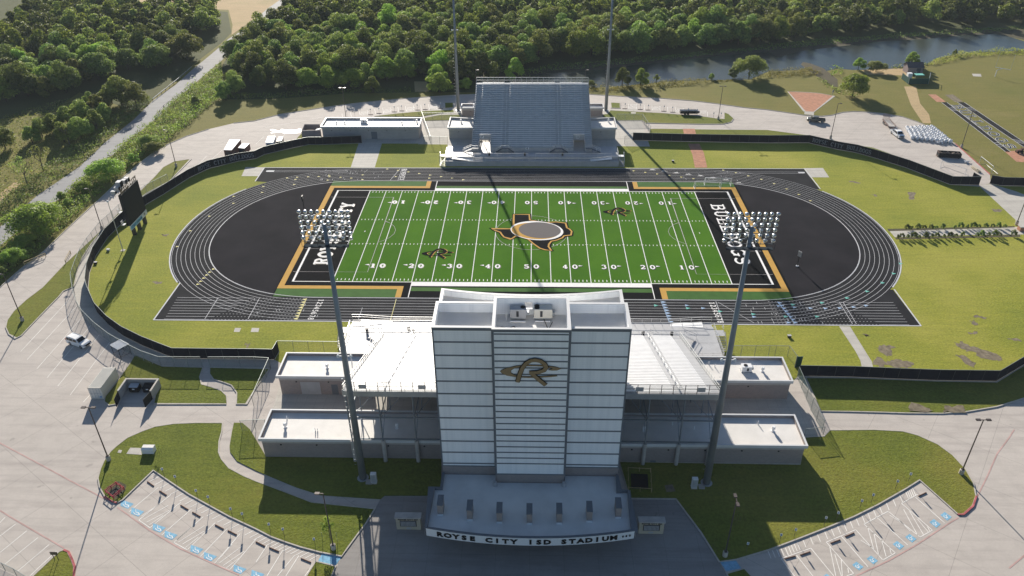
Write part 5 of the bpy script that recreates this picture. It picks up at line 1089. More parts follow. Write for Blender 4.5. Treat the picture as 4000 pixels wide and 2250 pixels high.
a=g(3,1,1730,245);b=g(3,1,1975,335); goal('thin wheeled soccer goal standing on the pavement behind the black fence',((a.x+b.x)/2,(a.y+b.y)/2,.03),math.atan2(b.y-a.y,b.x-a.x),w=(b-a).length,net=False)
# practice football goalpost
p=g(3,0,2283,770); t=thing('football_goalpost','white football goalpost on the practice grass at the top right','goalpost',(p.x,p.y,0)); m=MB(); m.tube((p.x,p.y,0),(p.x+.4,p.y+.6,2.4),.12,n=8); m.tube((p.x+.4,p.y+.6,2.4),(p.x+2.2,p.y+.2,3.1),.12,n=8); m.build('gooseneck',M['whitepaint'],t)
cxx,cyy=p.x+2.2,p.y+.2; dx,dy=2.7*.72,-2.7*.7; m=MB(); m.tube((cxx-dx,cyy-dy,3.1),(cxx+dx,cyy+dy,3.1),.1,n=8); m.build('crossbar',M['whitepaint'],t)
for s in (-1,1): m=MB(); m.tube((cxx+s*dx,cyy+s*dy,3.1),(cxx+s*dx,cyy+s*dy,9.2),.05,n=6); m.build('upright',M['railm'],t)
# ================================================================== VEHICLES
def wheel(parent,x,y,r=.38,w=.26):
    m=MB(); m.tube((x,y-w/2,r),(x,y+w/2,r),r,n=16); wl=m.build('wheel',M['tyre'],parent); m=MB(); m.tube((x,y-w/2-.012,r),(x,y+w/2+.012,r),r*.58,n=10); m.build('rim',M['steel'],wl)
def carbody(prof,w,mt,parent,taper=.08):
    "profile (x,z) lofted across the width with rounded shoulders"
    m=MB(); n=len(prof); vs=[]
    for yy,k in ((-w/2,.0),(-w/2+.06,1),(w/2-.06,1),(w/2,0)):
        for x,z in prof:
            s=1 if k else .985; zz=z if k else z-.05; tp_=taper*max(0,(z-.95))/.8 if z>.95 else 0
            vs.append((x*s,yy*(1-tp_),zz))
    fs=[(j*n+i,j*n+(i+1)%n,(j+1)*n+(i+1)%n,(j+1)*n+i) for j in range(3) for i in range(n)]; fs+=[tuple(range(n))[::-1],tuple(range(3*n,4*n))]
    m.add(vs,fs); return m.build('body',mt,parent)
def suv(label,loc,rz):
    t=thing('parked_suv',label,'suv',(0,0,0))
    b=carbody([(-2.5,.4),(-2.52,.95),(-2.42,1.1),(-2.3,1.72),(-2.1,1.84),(-1,1.9),(.3,1.86),(.55,1.78),(1.2,1.18),(2.2,1.05),(2.5,.9),(2.55,.45),(2.4,.3),(-2.4,.3)],1.95,M['whitepaint'],t,.14)
    m=MB()
    m.quad((.62,-.72,1.77),(.62,.72,1.77),(1.22,.82,1.22),(1.22,-.82,1.22)); m.v=[(v[0]+.03,v[1],v[2]+.03) for v in m.v]; m.build('windscreen',M['glass'],t)
    m=MB(); m.quad((-2.36,-.7,1.66),(-2.36,.7,1.66),(-2.47,.78,1.15),(-2.47,-.78,1.15)); m.v=[(v[0]-.03,v[1],v[2]) for v in m.v]; m.build('rear_window',M['glass'],t)
    for s in (-1,1):
        for a,b_ in ((-2.2,-1.5),(-1.4,-.45),(-.35,.5)): m=MB(); m.quad((a,s*.99,1.2),(b_+(.35 if b_>.4 else 0),s*.99,1.2),(b_,s*.865,1.7),(a+.05,s*.865,1.7)); m.build('side_window',M['glass'],t)
        for x in (-1.5,1.55): wheel(t,x,s*.86)
        m=MB(); m.box(.75,s*1.0,1.2,.95,s*1.2,1.38); m.build('mirror',M['whitepaint'],t)
        m=MB(); m.box(2.35,s*.6,.78,2.57,s*.93,.92); m.build('headlight',M['glass'],t); m=MB(); m.box(-2.55,s*.72,.95,-2.4,s*.95,1.35); m.build('tail_light',M['red'],t)
    m=MB(); m.box(2.5,-.55,.5,2.58,.55,.85); m.build('grille',M['black'],t); m=MB(); m.box(-2,-.75,1.9,.2,-.7,1.94); m.box(-2,.75,1.9,.2,.7,1.94); m.build('roof_rail',M['deck'],t)
    t.location=loc; t.rotation_euler=(0,0,rz)
def pickup(label,loc,rz,mt,flat=False):
    t=thing('pickup_truck',label,'pickup truck',(0,0,0))
    b=carbody([(-.9,.5),(-.9,1.1),(-.75,1.85),(-.5,1.95),(.9,1.95),(1.15,1.85),(1.7,1.25),(2.75,1.15),(2.95,.95),(2.95,.5),(2.8,.4),(-.8,.4)],1.98,mt,t,.12)
    m=MB(); m.quad((1.2,-.75,1.84),(1.2,.75,1.84),(1.73,.85,1.3),(1.73,-.85,1.3)); m.v=[(v[0]+.03,v[1],v[2]+.03) for v in m.v]; m.build('windscreen',M['glass'],t)
    m=MB(); m.quad((-.8,-.7,1.8),(-.8,.7,1.8),(-.92,.75,1.3),(-.92,-.75,1.3)); m.v=[(v[0]-.04,v[1],v[2]) for v in m.v]; m.build('rear_window',M['glass'],t)
    for s in (-1,1):
        for a,b_ in ((-.65,.1),(.2,.95)): m=MB(); m.quad((a,s*1.0,1.25),(b_+(.35 if b_>.5 else 0),s*1.0,1.25),(b_,s*.885,1.78),(a+.05,s*.885,1.78)); m.build('side_window',M['glass'],t)
        for x in (-2.0,2.0): wheel(t,x,s*.86,.42)
        m=MB(); m.box(1.25,s*1.0,1.25,1.45,s*1.25,1.5); m.build('mirror',M['black'],t); m=MB(); m.box(2.85,s*.6,.85,2.98,s*.95,1.05); m.build('headlight',M['chrome'],t)
    m=MB(); m.box(2.93,-.55,.6,2.99,.55,1.0); m.build('grille',M['black'],t)
    m=MB(); m.box(-3.0,-.98,.55,-.92,.98,.75); m.box(-3.0,-.98,.75,-.92,-.88,1.22); m.box(-3.0,.88,.75,-.92,.98,1.22); m.box(-3.0,-.88,.75,-2.92,.88,1.22); m.build('cargo_bed',mt,t)
    m=MB(); m.box(-2.9,-.86,.76,-1,.86,.8); m.build('bed_floor',M['black'],t)
    t.location=loc; t.rotation_euler=(0,0,rz); return t
a=g(0,2,715,545);b=g(0,2,830,600); c=g(0,2,800,560); suv('white suv parked alone across the stall lines on the left lot',(g(0,2,802,568)[0],g(0,2,802,568)[1],.01),math.atan2(g(0,2,870,590)[1]-g(0,2,735,545)[1],g(0,2,870,590)[0]-g(0,2,735,545)[0]))
p=g(3,0,478,1225); pickup('dark grey pickup truck parked by the red clay wedge',(p.x,p.y,.01),R(180-14),M['graypaint'])
p=g(3,0,1310,1370); q=g(3,0,1225,1270); ang=math.atan2(p.y-q.y,p.x-q.x); pt=pickup('white pickup truck hitched to a flatbed trailer',(p.x-.3,p.y+.3,.01),ang+.18,M['whitepaint'])
t=thing('flatbed_trailer','brown flatbed trailer with raised loading ramp behind the white pickup','trailer',(0,0,0))
m=MB(); m.box(-3.6,-1.15,.72,2.9,1.15,.82); m.build('wood_deck',M['band'],t); m=MB()
for s in (-1,1):
    m.bar((-3.6,s*1.17,.78),(2.9,s*1.17,.78),.1,.2); m.bar((-3.6,s*1.17,1.2),(2.9,s*1.17,1.2),.06)
    for i in range(8): m.bar((-3.6+i*.93,s*1.17,.78),(-3.6+i*.93,s*1.17,1.2),.06)
m.bar((2.9,1,.7),(4.3,0,.6),.12); m.bar((2.9,-1,.7),(4.3,0,.6),.12); m.build('frame',M['rust'],t)
m=MB()
for i in range(7): m.bar((-3.7,-1.1+i*.365,.8),(-4.1,-1.1+i*.365,2.6),.06)
for k in range(5): m.bar((-3.7-.1*k,-1.1,.8+.45*k),(-3.7-.1*k,1.1,.8+.45*k),.06)
m.build('loading_ramp',M['rust'],t)
for s in (-1,1):
    for x in (-1.3,-2.2): wheel(t,x,s*1.28,.36)
q2=g(3,0,1215,1265); t.location=(q2.x,q2.y,.01); t.rotation_euler=(0,0,ang)
# black low trailer in the accessible stalls
p=g(2,0,1780,1150); t=thing('covered_trailer','black covered equipment cart lying along the far accessible stalls','trailer',(p.x,p.y,0)); m=MB(); m.box(p.x-3.2,p.y-.9,.5,p.x+2.6,p.y+.8,1.5); m.prism([(p.x+2.6,p.y-.9),(p.x+3.6,p.y-.2),(p.x+3.6,p.y+.1),(p.x+2.6,p.y+.8)],.5,1.2); m.build('cover',M['blackcar'],t)
for dx in (-1.5,-.5): m=MB(); m.tube((p.x+dx,p.y-.98,.35),(p.x+dx,p.y+.9,.35),.35,n=12); m.build('wheel',M['tyre'],t)
m=MB()
for i in range(7): m.bar((p.x-3+i*.9,p.y-.93,.5),(p.x-3+i*.9,p.y-.93,1.5),.05)
m.build('ribs',M['darkrail'],t)
# enclosed trailers behind left fence
def boxtrailer(label,c4,h,wallm,roofm,wid=None):
    t=thing('concession_trailer',label,'trailer',(c4[0][0],c4[0][1],0)); m=MB(); m.prism(c4,.4,h-.1,top=False); m.build('wall',M[wallm],t); m=MB(); m.prism([(p[0]+.0,p[1]) for p in c4],h-.1,h); m.build('roof',M[roofm],t)
    a=Vector(c4[0]).lerp(Vector(c4[1]),.5);m=MB(); m.bar((a.x-.8,a.y-.05,h*.6),(a.x+.8,a.y-.05,h*.6),.06,.9); m.build('serving_hatch',M['darkrail'],t); cx=sum(p[0] for p in c4)/4;cy=sum(p[1] for p in c4)/4
    for s in (-.5,.5): m=MB(); m.tube((cx+s,cy-1.2,.38),(cx+s,cy+1.2,.38),.38,n=10); m.build('wheel',M['tyre'],t)
z=2.9; boxtrailer('larger of two wooden sided trailers behind the left fence, white roof',[(g(0,1,*p,z)[0],g(0,1,*p,z)[1]) for p in ((2250,62),(2325,62),(2385,-30),(2300,-30))] if 0 else [tuple(g(0,1,x,y,z)[:2]) for x,y in ((2250,60),(2330,62),(2420,-45),(2310,-45))],z,'rust','whitepaint')
boxtrailer('smaller of two wooden sided trailers behind the left fence, white roof',[tuple(g(0,1,x,y,2.4)[:2]) for x,y in ((2395,38),(2460,45),(2512,-5),(2440,-8))],2.4,'rust','whitepaint')
Zw=lambda x,y,z=0:tuple(gp(1000+x*720/2576,430+y*720/2576,z)[:2])
boxtrailer('white box trailer behind the fence near the visitor building',[Zw(132,450,2.7),Zw(240,450,2.7),Zw(272,362,2.7),Zw(168,362,2.7)],2.7,'whitepaint','whitepaint')
boxtrailer('small white trailer with dark sides beside the white box trailer',[Zw(280,440,2.3),Zw(360,430,2.3),Zw(378,368,2.3),Zw(318,372,2.3)],2.3,'darkrail','offwhite')
# white sheeting on pavement
t=MB(); P=[Zw(*p) for p in ((198,270),(240,268),(300,285),(375,290),(340,268),(375,266),(420,278),(480,270),(560,275),(600,262),(640,268),(645,300),(610,318),(520,328),(380,328),(370,308),(300,310),(210,325),(205,315),(260,300),(205,290))]; t.sheet(P,.03); o=t.build('white_tarp',M['whitepaint']); tag(o,'crumpled white sheeting lying on the pavement left of the visitor building','tarp')
# shipping container
t=thing('shipping_container','cream ribbed shipping container at the edge of the left lot','shipping container',(-80.6,-63,0)); x0,x1,y0,y1=-81.6,-79.15,-66.2,-60.05
m=MB(); m.box(x0+.06,y0+.06,.12,x1-.06,y1-.06,2.5)
for i in range(24): y=y0+.15+i*.25; m.box(x0+.02,y,.2,x0+.07,y+.12,2.4); m.box(x1-.07,y,.2,x1-.02,y+.12,2.4)
m.build('corrugated_walls',M['offwhite'],t); m=MB(); m.box(x0+.03,y0+.03,2.5,x1-.03,y1-.03,2.55)
for i in range(20): y=y0+.2+i*.295; m.box(x0+.1,y,2.55,x1-.1,y+.14,2.585)
m.build('roof',M['offwhite'],t); m=MB()
for x in (x0,x1-.1):
    for y in (y0,y1-.1): m.box(x,y,0,x+.1,y+.1,2.6)
m.box(x0,y0,0,x1,y0+.1,.14); m.box(x0,y0,2.48,x1,y0+.1,2.6); m.build('corner_posts',M['offwhite'],t)
for a,b in ((x0+.12,(x0+x1)/2-.02),((x0+x1)/2+.02,x1-.12)):
    m=MB(); m.box(a,y0-.0,.16,b,y0+.05,2.46); d=m.build('cargo_door',M['roof'],t); m=MB()
    for f in (.25,.75): m.bar((a+(b-a)*f,y0-.03,.15),(a+(b-a)*f,y0-.03,2.48),.035)
    m.bar((a,y0-.02,1.3),(b,y0-.02,1.3),.03); m.build('lock_rod',M['steel'],d)
m=MB(); m.box(x1-.75,y0-.02,.35,x1-.3,y0-.005,.6); m.build('blue_placard',M['bluep'],t)
# dumpster enclosure
t=thing('dumpster_enclosure','three sided grey block dumpster enclosure with dark swing gates','enclosure',(-73,-64,0)); xa,xb,ya,yb=-76.2,-69.9,-66.2,-62.6
m=MB(); m.box(xa,ya,0,xa+.25,yb,1.95); m.box(xb-.25,ya,0,xb,yb,1.95); m.box(xa+.25,yb-.25,0,xb-.25,yb,1.95); m.build('block_wall',M['block'],t)
m=MB(); m.box(xa-.04,ya-.02,1.95,xa+.29,yb+.04,2.05); m.box(xb-.29,ya-.02,1.95,xb+.04,yb+.04,2.05); m.box(xa+.29,yb-.29,1.95,xb-.29,yb+.04,2.05); m.build('wall_cap',M['walk'],t)
for sx,x in ((-1,xa),(1,xb)):
    m=MB(); ex=x+(.9 if sx>0 else .8)*(-sx); ex=x-sx*.5; m.bar((x-sx*.1,ya-.05,1.05),(ex,ya-2.4,1.05),.06,1.8); m.build('swing_gate',M['black'],t)
for x,l in ((-74.3,'left of two black dumpsters in the block enclosure, lids half open'),(-71.7,'right of two black dumpsters in the block enclosure')):
    d=thing('dumpster',l,'dumpster',(x,-63.7,0),'dumpsters in the enclosure'); m=MB(); m.prism([(x-.85,-64.4),(x+.85,-64.4),(x+.85,-63.1),(x-.85,-63.1)],.15,1.25,top=False,bottom=True); m.build('bin_body',M['black'],d); m=MB(); m.quad((x-.85,-64.42,1.27),(x+.85,-64.42,1.27),(x+.85,-63.1,1.42),(x-.85,-63.1,1.42)); m.build('lid',M['steel' if x<-73 else 'black'],d); m=MB(); m.box(x-.2,-64.45,.75,x+.25,-64.42,1.0); m.build('sticker',M['whitepaint'],d)
# shade canopy frame
t=thing('shade_canopy','small white corrugated roof on a steel frame by the left lot fence','canopy',(-81.8,-52.7,0)); cc=[tuple(g(0,2,x,y,2.5)[:2]) for x,y in ((1105,580),(1185,625),(1298,568),(1215,523))]
m=MB(); m.prism(cc,2.5,2.56,bottom=True); a,b,c,d=[Vector(p) for p in cc]
for i in range(9): u=a.lerp(b,i/8.0); v=d.lerp(c,i/8.0); m.bar((*u,2.6),(*v,2.6),.06)
m.build('corrugated_roof',M['whitepaint'],t); m=MB()
ins=[Vector(p).lerp((a+b+c+d)/4,.1) for p in cc]
for p in ins: m.bar((*p,0),(*p,2.5),.09)
for p,q in zip(ins,ins[1:]+ins[:1]): m.bar((*p,.5),(*q,.5),.07); m.bar((*p,2.4),(*q,2.4),.07); m.bar((*p,.5),(*q,2.4),.05)
m.build('steel_frame',M['darkrail'],t)
# utility box with sloped lid on lawn
t=thing('utility_box','large white utility box on the lower left lawn','utility box',(-65.2,-80,0)); p1=g(0,3,1430,228);p2=g(0,3,1548,225); 
m=MB(); x0,x1,y0=p1.x,p2.x,p1.y; m.add([(x0,y0,.12),(x1,y0,.12),(x1,y0+1.1,.12),(x0,y0+1.1,.12),(x0,y0,1.0),(x1,y0,1.0),(x1,y0+.35,1.2),(x0,y0+.35,1.2),(x1,y0+1.1,1.2),(x0,y0+1.1,1.2)],[(0,1,5,4),(4,5,6,7),(7,6,8,9),(1,2,8,6,5),(2,3,9,8),(0,4,7,9,3)]); m.build('cabinet',M['whitepaint'],t); m=MB(); m.box(x1-.3,y0-.012,.6,x1-.2,y0,.7); m.box(x0+.03,y0+.36,1.205,x1-.03,y0+1.05,1.22); m.build('lid',M['roof'],t)
# red and yellow barriers
def barrier(label,corners,mt,h,rows,pit=None,name='barrier',cat='barrier'):
    c=sum((Vector(p) for p in corners),Vector((0,0)))/len(corners); t=thing(name,label,cat,(c.x,c.y,0)); n=len(corners)
    for i in range(n):
        m=MB(); a=Vector(corners[i]);b=Vector(corners[(i+1)%n])
        for z in rows: m.bar((*a,z),(*b,z),.05,.09)
        m.build('rail',M[mt],t); m=MB(); m.bar((*a,0),(*a,h),.12); m.build('post',M[mt],t)
        q=a.lerp(b,.5); m=MB(); m.bar((*q,0),(*q,h),.1); m.build('post',M[mt],t)
    if pit: m=MB(); m.sheet([Vector(p).lerp(c,.25) for p in corners],.15); m.build('pit_cover',M['black'],t)
barrier('red railed barrier round an open pit at the lower left lawn corner',[tuple(g(0,3,x,y)[:2]) for x,y in ((1068,620),(1175,540),(1250,590),(1145,680))],'redrail',.85,(.45,.8),True)
barrier('yellow timber barrier round a dark ground hatch beside the press tower',[tuple(g(2,3,x,y)[:2]) for x,y in ((1162,400),(1388,412),(1398,612),(1168,600))],'woodrail',1.0,(.9,),True)
m=MB(); 
for a,b in (((235,1190),(450,1100)),): p=g(0,1,*a,1.0);q=g(0,1,*b,1.0); m.bar(p,q,.12); m.bar((p.x,p.y,.5),(q.x,q.y,.5),.12); [m.bar((r_.x,r_.y,0),(r_.x,r_.y,1),.12) for r_ in (p,q)]
o=m.build('swing_gate',M['woodrail']); tag(o,'yellow pipe gate swung open at the left edge of the drive','gate')
m=MB(); p=g(0,1,665,1205,0);q=g(0,1,715,1110,0)
for z in (.5,1.0): m.bar((p.x,p.y,z),(q.x,q.y,z),.1)
for r_ in (p,q): m.bar((r_.x,r_.y,0),(r_.x,r_.y,1),.12)
o=m.build('swing_gate',M['woodrail']); tag(o,'short pale pipe gate on the grass island opposite the yellow gate','gate')
# ================================================================== WHEEL STOPS, SIGNS
ws=None
def wstop(a,b,label):
    global ws
    L=(b-a).length; ang=math.atan2(b.y-a.y,b.x-a.x); c=(a+b)/2
    if ws is None:
        m=MB(); m.add([(-.9,-.09,0),(.9,-.09,0),(.9,.09,0),(-.9,.09,0),(-.85,-.05,.14),(.85,-.05,.14),(.85,.05,.14),(-.85,.05,.14)],[(0,3,2,1),(4,5,6,7),(0,1,5,4),(1,2,6,5),(2,3,7,6),(3,0,4,7)]); ws=m.build('wheel_stop',M['rust']); o=ws
    else: o=ws.copy(); COL.objects.link(o)
    o.location=(c.x,c.y,.012); o.rotation_euler=(0,0,ang); tag(o,label,'wheel stop','brown wheel stops at the parking stalls')
P3=[((1475,500),(1550,552)),((1597,592),(1677,643)),((1810,737),(1893,788)),((1928,808),(2015,858)),((2155,933),(2250,983)),((2283,992),(2380,1040))]
for c,L,l in ((0,P3,'brown wheel stop in the lower left accessible stalls'),(1,[((0,1107),(90,1153)),((130,1163),(235,1208)),((447,1272),(557,1318))],'brown wheel stop in the stalls near the lower left blue ramp'),(3,[((1505,652),(1590,612)),((765,1060),(870,1015)),((620,1125),(730,1085)),((315,1245),(430,1205)),((165,1280),(278,1250))],'brown wheel stop in the lower right accessible stalls')):
    for a,b in L: wstop(g(c,3,*a),g(c,3,*b),l)
for c,L,l in ((1,[(1130,1175,1155),(1215,1262,1142),(1370,1415,1127),(1445,1490,1117),(1605,1650,1108),(1680,1725,1103),(1835,1880,1093)],'wheel stop in the far stalls left of the away stand'),(2,[(1115,1155,1095),(1268,1312,1102),(1345,1390,1108),(1505,1550,1120),(1595,1640,1130)],'wheel stop in the far stalls right of the away stand')):
    for x0,x1,y in L: wstop(g(c,0,x0,y),g(c,0,x1,y),l)
sgn=None
def psign(p,label,rz=0,grp='accessible parking signs'):
    global sgn
    if sgn is None:
        t=thing('parking_sign',label,'sign',(0,0,0),grp); m=MB(); m.tube((0,0,0),(0,0,2.0),.035,n=5); m.build('post',M['bronze'],t); m=MB(); m.box(-.16,-.02,1.45,.16,.0,2.0); s=m.build('sign_plate',M['whitepaint'],t); m=MB(); m.box(-.1,-.026,1.55,.1,-.021,1.8); m.build('symbol_panel',M['bluep'],s); sgn=t; t.location=(p.x,p.y,.1); t.rotation_euler=(0,0,rz)
    else: dup(sgn,(p.x,p.y,.1),rz,label)
for x,y in ((1652,455),(1780,530),(1990,672),(2110,735),(2335,855),(2450,905)): psign(g(0,3,x,y),'small accessible parking sign on a thin post along the lower left kerb',.5)
for x,y in ((148,1010),(288,1060),(598,1160)): psign(g(1,3,x,y),'small accessible parking sign on a thin post near the young tree',.4)
for x,y in ((112,1118),(258,1065),(560,945),(682,895),(918,775),(1032,715),(1275,578),(1405,505)): psign(g(3,3,x,y),'small accessible parking sign on a thin post along the lower right kerb',-.5)
psign(g(2,3,2350,1205),'lone small parking sign in shadow on the lower right lawn by the plaza',-.3)
for x,y in ((1155,1150),(1240,1140),(1395,1125),(1468,1115),(1625,1105),(1702,1100),(1858,1090),(917,1165),(995,1160)): psign(g(1,0,x,y),'tiny parking sign at the far stalls left of the away stand')
for x,y in ((1137,1095),(1290,1105),(1370,1110),(1527,1120),(1612,1130),(1770,1148),(1860,1155),(2025,1190),(2100,1190)): psign(g(2,0,x,y),'tiny parking sign at the far stalls right of the away stand')
# mower sign bottom left
p=g(0,3,570,1290); t=thing('lot_sign','dark two-post sign board on the lower left corner island','sign',(p.x,p.y,.1)); m=MB(); m.bar((p.x-.25,p.y,.1),(p.x-.25,p.y,1.6),.07); m.bar((p.x+.3,p.y,.1),(p.x+.3,p.y,1.6),.07); m.build('post',M['bronze'],t); m=MB(); m.box(p.x-.5,p.y-.04,1.2,p.x+.55,p.y+.04,1.8); m.build('board',M['bronze'],t)
# ================================================================== UPPER RIGHT ITEMS
c4=[tuple(g(3,0,x,y)[:2]) for x,y in ((1370,1292),(1450,1385))]
bag=thing('bulk_bag','white bulk bag','bulk bag',(0,0,0),'white bulk bags stacked on the pavement')
m=MB(); pr=[(.36,0),(.50,.08),(.56,.45),(.54,.85),(.45,1.05),(.25,1.12),(.01,1.0)]; m.lathe((0,0,0),pr,10); m.build('bag_body',M['bale'],bag,smooth=True); m=MB(); m.bar((-.25,-.1,1.08),(.2,.12,1.14),.16,.05); m.build('lifting_strap',M['darkrail'],bag)
A=g(3,0,1385,1285);B=g(3,0,1590,1262);Cc=g(3,0,1480,1410);D=g(3,0,1835,1445); cnt=0; BL='white bulk bag in the large block of bags at upper right'
A=g(3,0,1395,1300);B=g(3,0,1640,1290);Cc=g(3,0,1450,1400);D=g(3,0,1835,1440)
nr=11
for r_ in range(nr):
    u=r_/(nr-1); a=A.lerp(Cc,u); b=B.lerp(D,u); n=max(6,round((b-a).length/1.22))
    for i in range(n):
        p=a.lerp(b,i/(n-1)); 
        if cnt==0: bag.location=(p.x,p.y,.01); bag['label']=BL
        else: dup(bag,(p.x+random.uniform(-.1,.1),p.y+random.uniform(-.1,.1),.01),random.uniform(0,3),BL,(random.uniform(.92,1.08),)*3)
        cnt+=1
p=g(3,0,1730,1449); m=MB(); 
def rubble(m,p,sx,sy,h,n,seed=1):
    r=random.Random(seed)
    for i in range(n):
        x=p[0]+r.uniform(-sx,sx);y=p[1]+r.uniform(-sy,sy);s=r.uniform(.2,.5)*min(1,h); a=r.uniform(0,3); m.bar((x-s*cos(a),y-s*sin(a),p[2]+r.uniform(.05,h)),(x+s*cos(a),y+s*sin(a),p[2]+r.uniform(.05,h)),s,s*.7)
rubble(m,(p.x,p.y+.2,0),.8,.5,.8,14); tag(m.build('wrapped_pallet',M['bale']),'loose white wrapped heap in front of the block of bulk bags','pallet')
p=g(3,1,2005,192); m=MB(); rubble(m,(p.x,p.y,0),.8,.5,.6,14,5); tag(m.build('tarped_heap',M['bale']),'small grey tarped heap between the roll-off bin and the red kerb','heap')
a=g(3,1,2050,235);b=g(3,1,2140,300); m=MB(); r_=random.Random(4)
for i in range(18): t0=r_.random()*.3; p=a.lerp(b,t0);q=a.lerp(b,min(1,t0+.6)); o_=Vector((r_.uniform(-.5,.5),r_.uniform(-.3,.3),r_.uniform(.1,.7))); m.bar(p+o_,q+o_,.25,.15)
tag(m.build('lumber_pile',M['tanwall']),'pile of pale rolled boards on the pavement by the open gate','pile')
t=thing('roll_off_bin','long black roll-off bin filled with debris','roll-off bin',(0,0,0)); m=MB(); m.box(-3.2,-1.15,.2,3.2,-1.05,1.5); m.box(-3.2,1.05,.2,3.2,1.15,1.5); m.box(-3.2,-1.05,.2,-3.1,1.05,1.5); m.box(3.1,-1.05,.2,3.2,1.05,1.5); m.box(-3.1,-1.05,.2,3.1,1.05,.3)
for i in range(8): m.box(-3+i*.82,-1.22,.2,-2.9+i*.82,-1.15,1.45)
m.build('bin_body',M['black'],t); m=MB(); rubble(m,(0,0,.5),2.8,.8,.9,60,9); m.build('debris',M['rock'],t); m=MB(); m.bar((-3.3,-.9,.3),(-3.6,0,.3),.12); m.bar((-3.3,.9,.3),(-3.6,0,.3),.12); m.bar((-3.25,-1.1,1.5),(-3.25,1.1,1.5),.12); m.build('hook_frame',M['rust'],t)
for s in (-1,1): 
    for x in (-2.6,2.6): m=MB(); m.tube((x,s*1.0,.15),(x,s*1.2,.15),.15,n=8); m.build('roller',M['tyre'],t)
p=g(3,1,1815,130); t.location=(p.x,p.y,0); t.rotation_euler=(0,0,R(-9))
# shed and green enclosure
a=g(3,0,1425,740);t=thing('storage_shed','small dark shingled storage shed by the pond','shed',(152.5,136.5,0)); x0,x1,y0,y1=149.2,155.2,135,139.5
m=MB(); m.prism([(x0,y0),(x1,y0),(x1,y1),(x0,y1)],0,2.6,top=False); m.add([(x0,y0,2.6),(x0,y1,2.6),(x0,(y0+y1)/2,4.0),(x1,y0,2.6),(x1,y1,2.6),(x1,(y0+y1)/2,4.0)],[(0,2,1),(3,4,5)]); m.build('wall',M['shedwall'],t)
m=MB(); ym=(y0+y1)/2; m.add([(x0-.3,y0-.3,2.45),(x1+.3,y0-.3,2.45),(x1+.3,ym,4.1),(x0-.3,ym,4.1),(x1+.3,y1+.3,2.45),(x0-.3,y1+.3,2.45)],[(0,1,2,3),(3,2,4,5)]); m.build('roof',M['shedroof'],t); m=MB(); m.box(x1-2.6,y0-.05,.1,x1-1,y0,2.2); m.build('door',M['shedroof'],t)
t=thing('batting_enclosure','green windscreened equipment enclosure in front of the shed','enclosure',(148,125,0)); cr=[tuple(g(3,0,x,y)[:2]) for x,y in ((1342,792),(1410,847),(1610,847),(1618,800),(1480,792))]
for i in (0,1,2): a=cr[i];b=cr[i+1]; m=MB(); m.bar((*a,1.15),(*b,1.15),.06,2.2); m.build('screen_panel',M['greenf'],t)
m=MB(); [m.bar((*p,0),(*p,2.8),.1) for p in cr]; m.bar((*cr[2],2.7),(*cr[3],2.7),.1); m.build('frame_posts',M['steel'],t); p=g(3,0,1510,800); m=MB(); m.box(p.x-1.6,p.y-1,1.9,p.x+1.6,p.y+1.2,2.05); m.build('teal_cover',M['teal'],t); p=g(3,0,1415,790); m=MB(); m.box(p.x-.8,p.y-.8,.1,p.x+.8,p.y+.8,2.2); m.build('white_tank',M['whitepaint'],t)
m=MB(); m.sheet([Vector(p) for p in cr],.03); m.build('floor_slab',M['mud'],t)
# practice runways with lettering
za=lambda x,y: g(3,0,x,y)
ra=[(1760,1040),(2300,1449)];
m=MB()
def strip(m,a0,a1,b0,b1,z): m.add([(a0.x,a0.y,z),(a1.x,a1.y,z),(b1.x,b1.y,z),(b0.x,b0.y,z)],[(0,1,2,3)])
R1=[za(1745,1030),za(1800,1030)]; R1b=[g(3,1,2255,0),g(3,1,2330,0)]; R1e=[g(3,1,2390,80),g(3,1,2440,80)]
strip(m,R1[0],R1[1],R1e[0],R1e[1],.02); R2=[za(1905,1027),za(1975,1030)]; R2e=[g(3,1,2576,35),g(3,1,2690,60)]; strip(m,R2[0],R2[1],R2e[0],R2e[1],.02); struct('practice_runways',m,M['track'])
m=MB()
for a,b in ((R1[0],R1e[0]),(R1[1],R1e[1]),(R2[0],R2e[0]),(R2[1],R2e[1])): m.line(a,b,.16,.03)
for f_ in (.13,.16,.19,.84,.87,.9): m.line(R1[0].lerp(R1e[0],f_),R1[1].lerp(R1e[1],f_),.2,.034); m.line(R2[0].lerp(R2e[0],f_),R2[1].lerp(R2e[1],f_),.2,.034)
struct('runway_lines',m,M['trackline'])
s0=R1[1].lerp(R1e[1],.06); e0=R1[1].lerp(R1e[1],.97); s1=R2[0].lerp(R2e[0],.06); ex=(e0-s0); Ln=ex.length; ex=ex/Ln; ey=(s1-s0); hgt=ey.length*.8; ey=ey/ey.length
for gr,z,mt,nm in ((.16,.035,'trackline','runway_lettering_edge'),(.0,.06,'letterblack','runway_lettering')):
    m=MB(); word(m,'BULLDOGS',(s0.x+ey.x*hgt*.12,s0.y+ey.y*hgt*.12),(ex.x,ex.y),(ey.x,ey.y),z,hgt,sp=Ln/8/(hgt/1.4),grow=gr,wid=Ln/8/(hgt/1.4)*.85); struct(nm,m,M[mt])
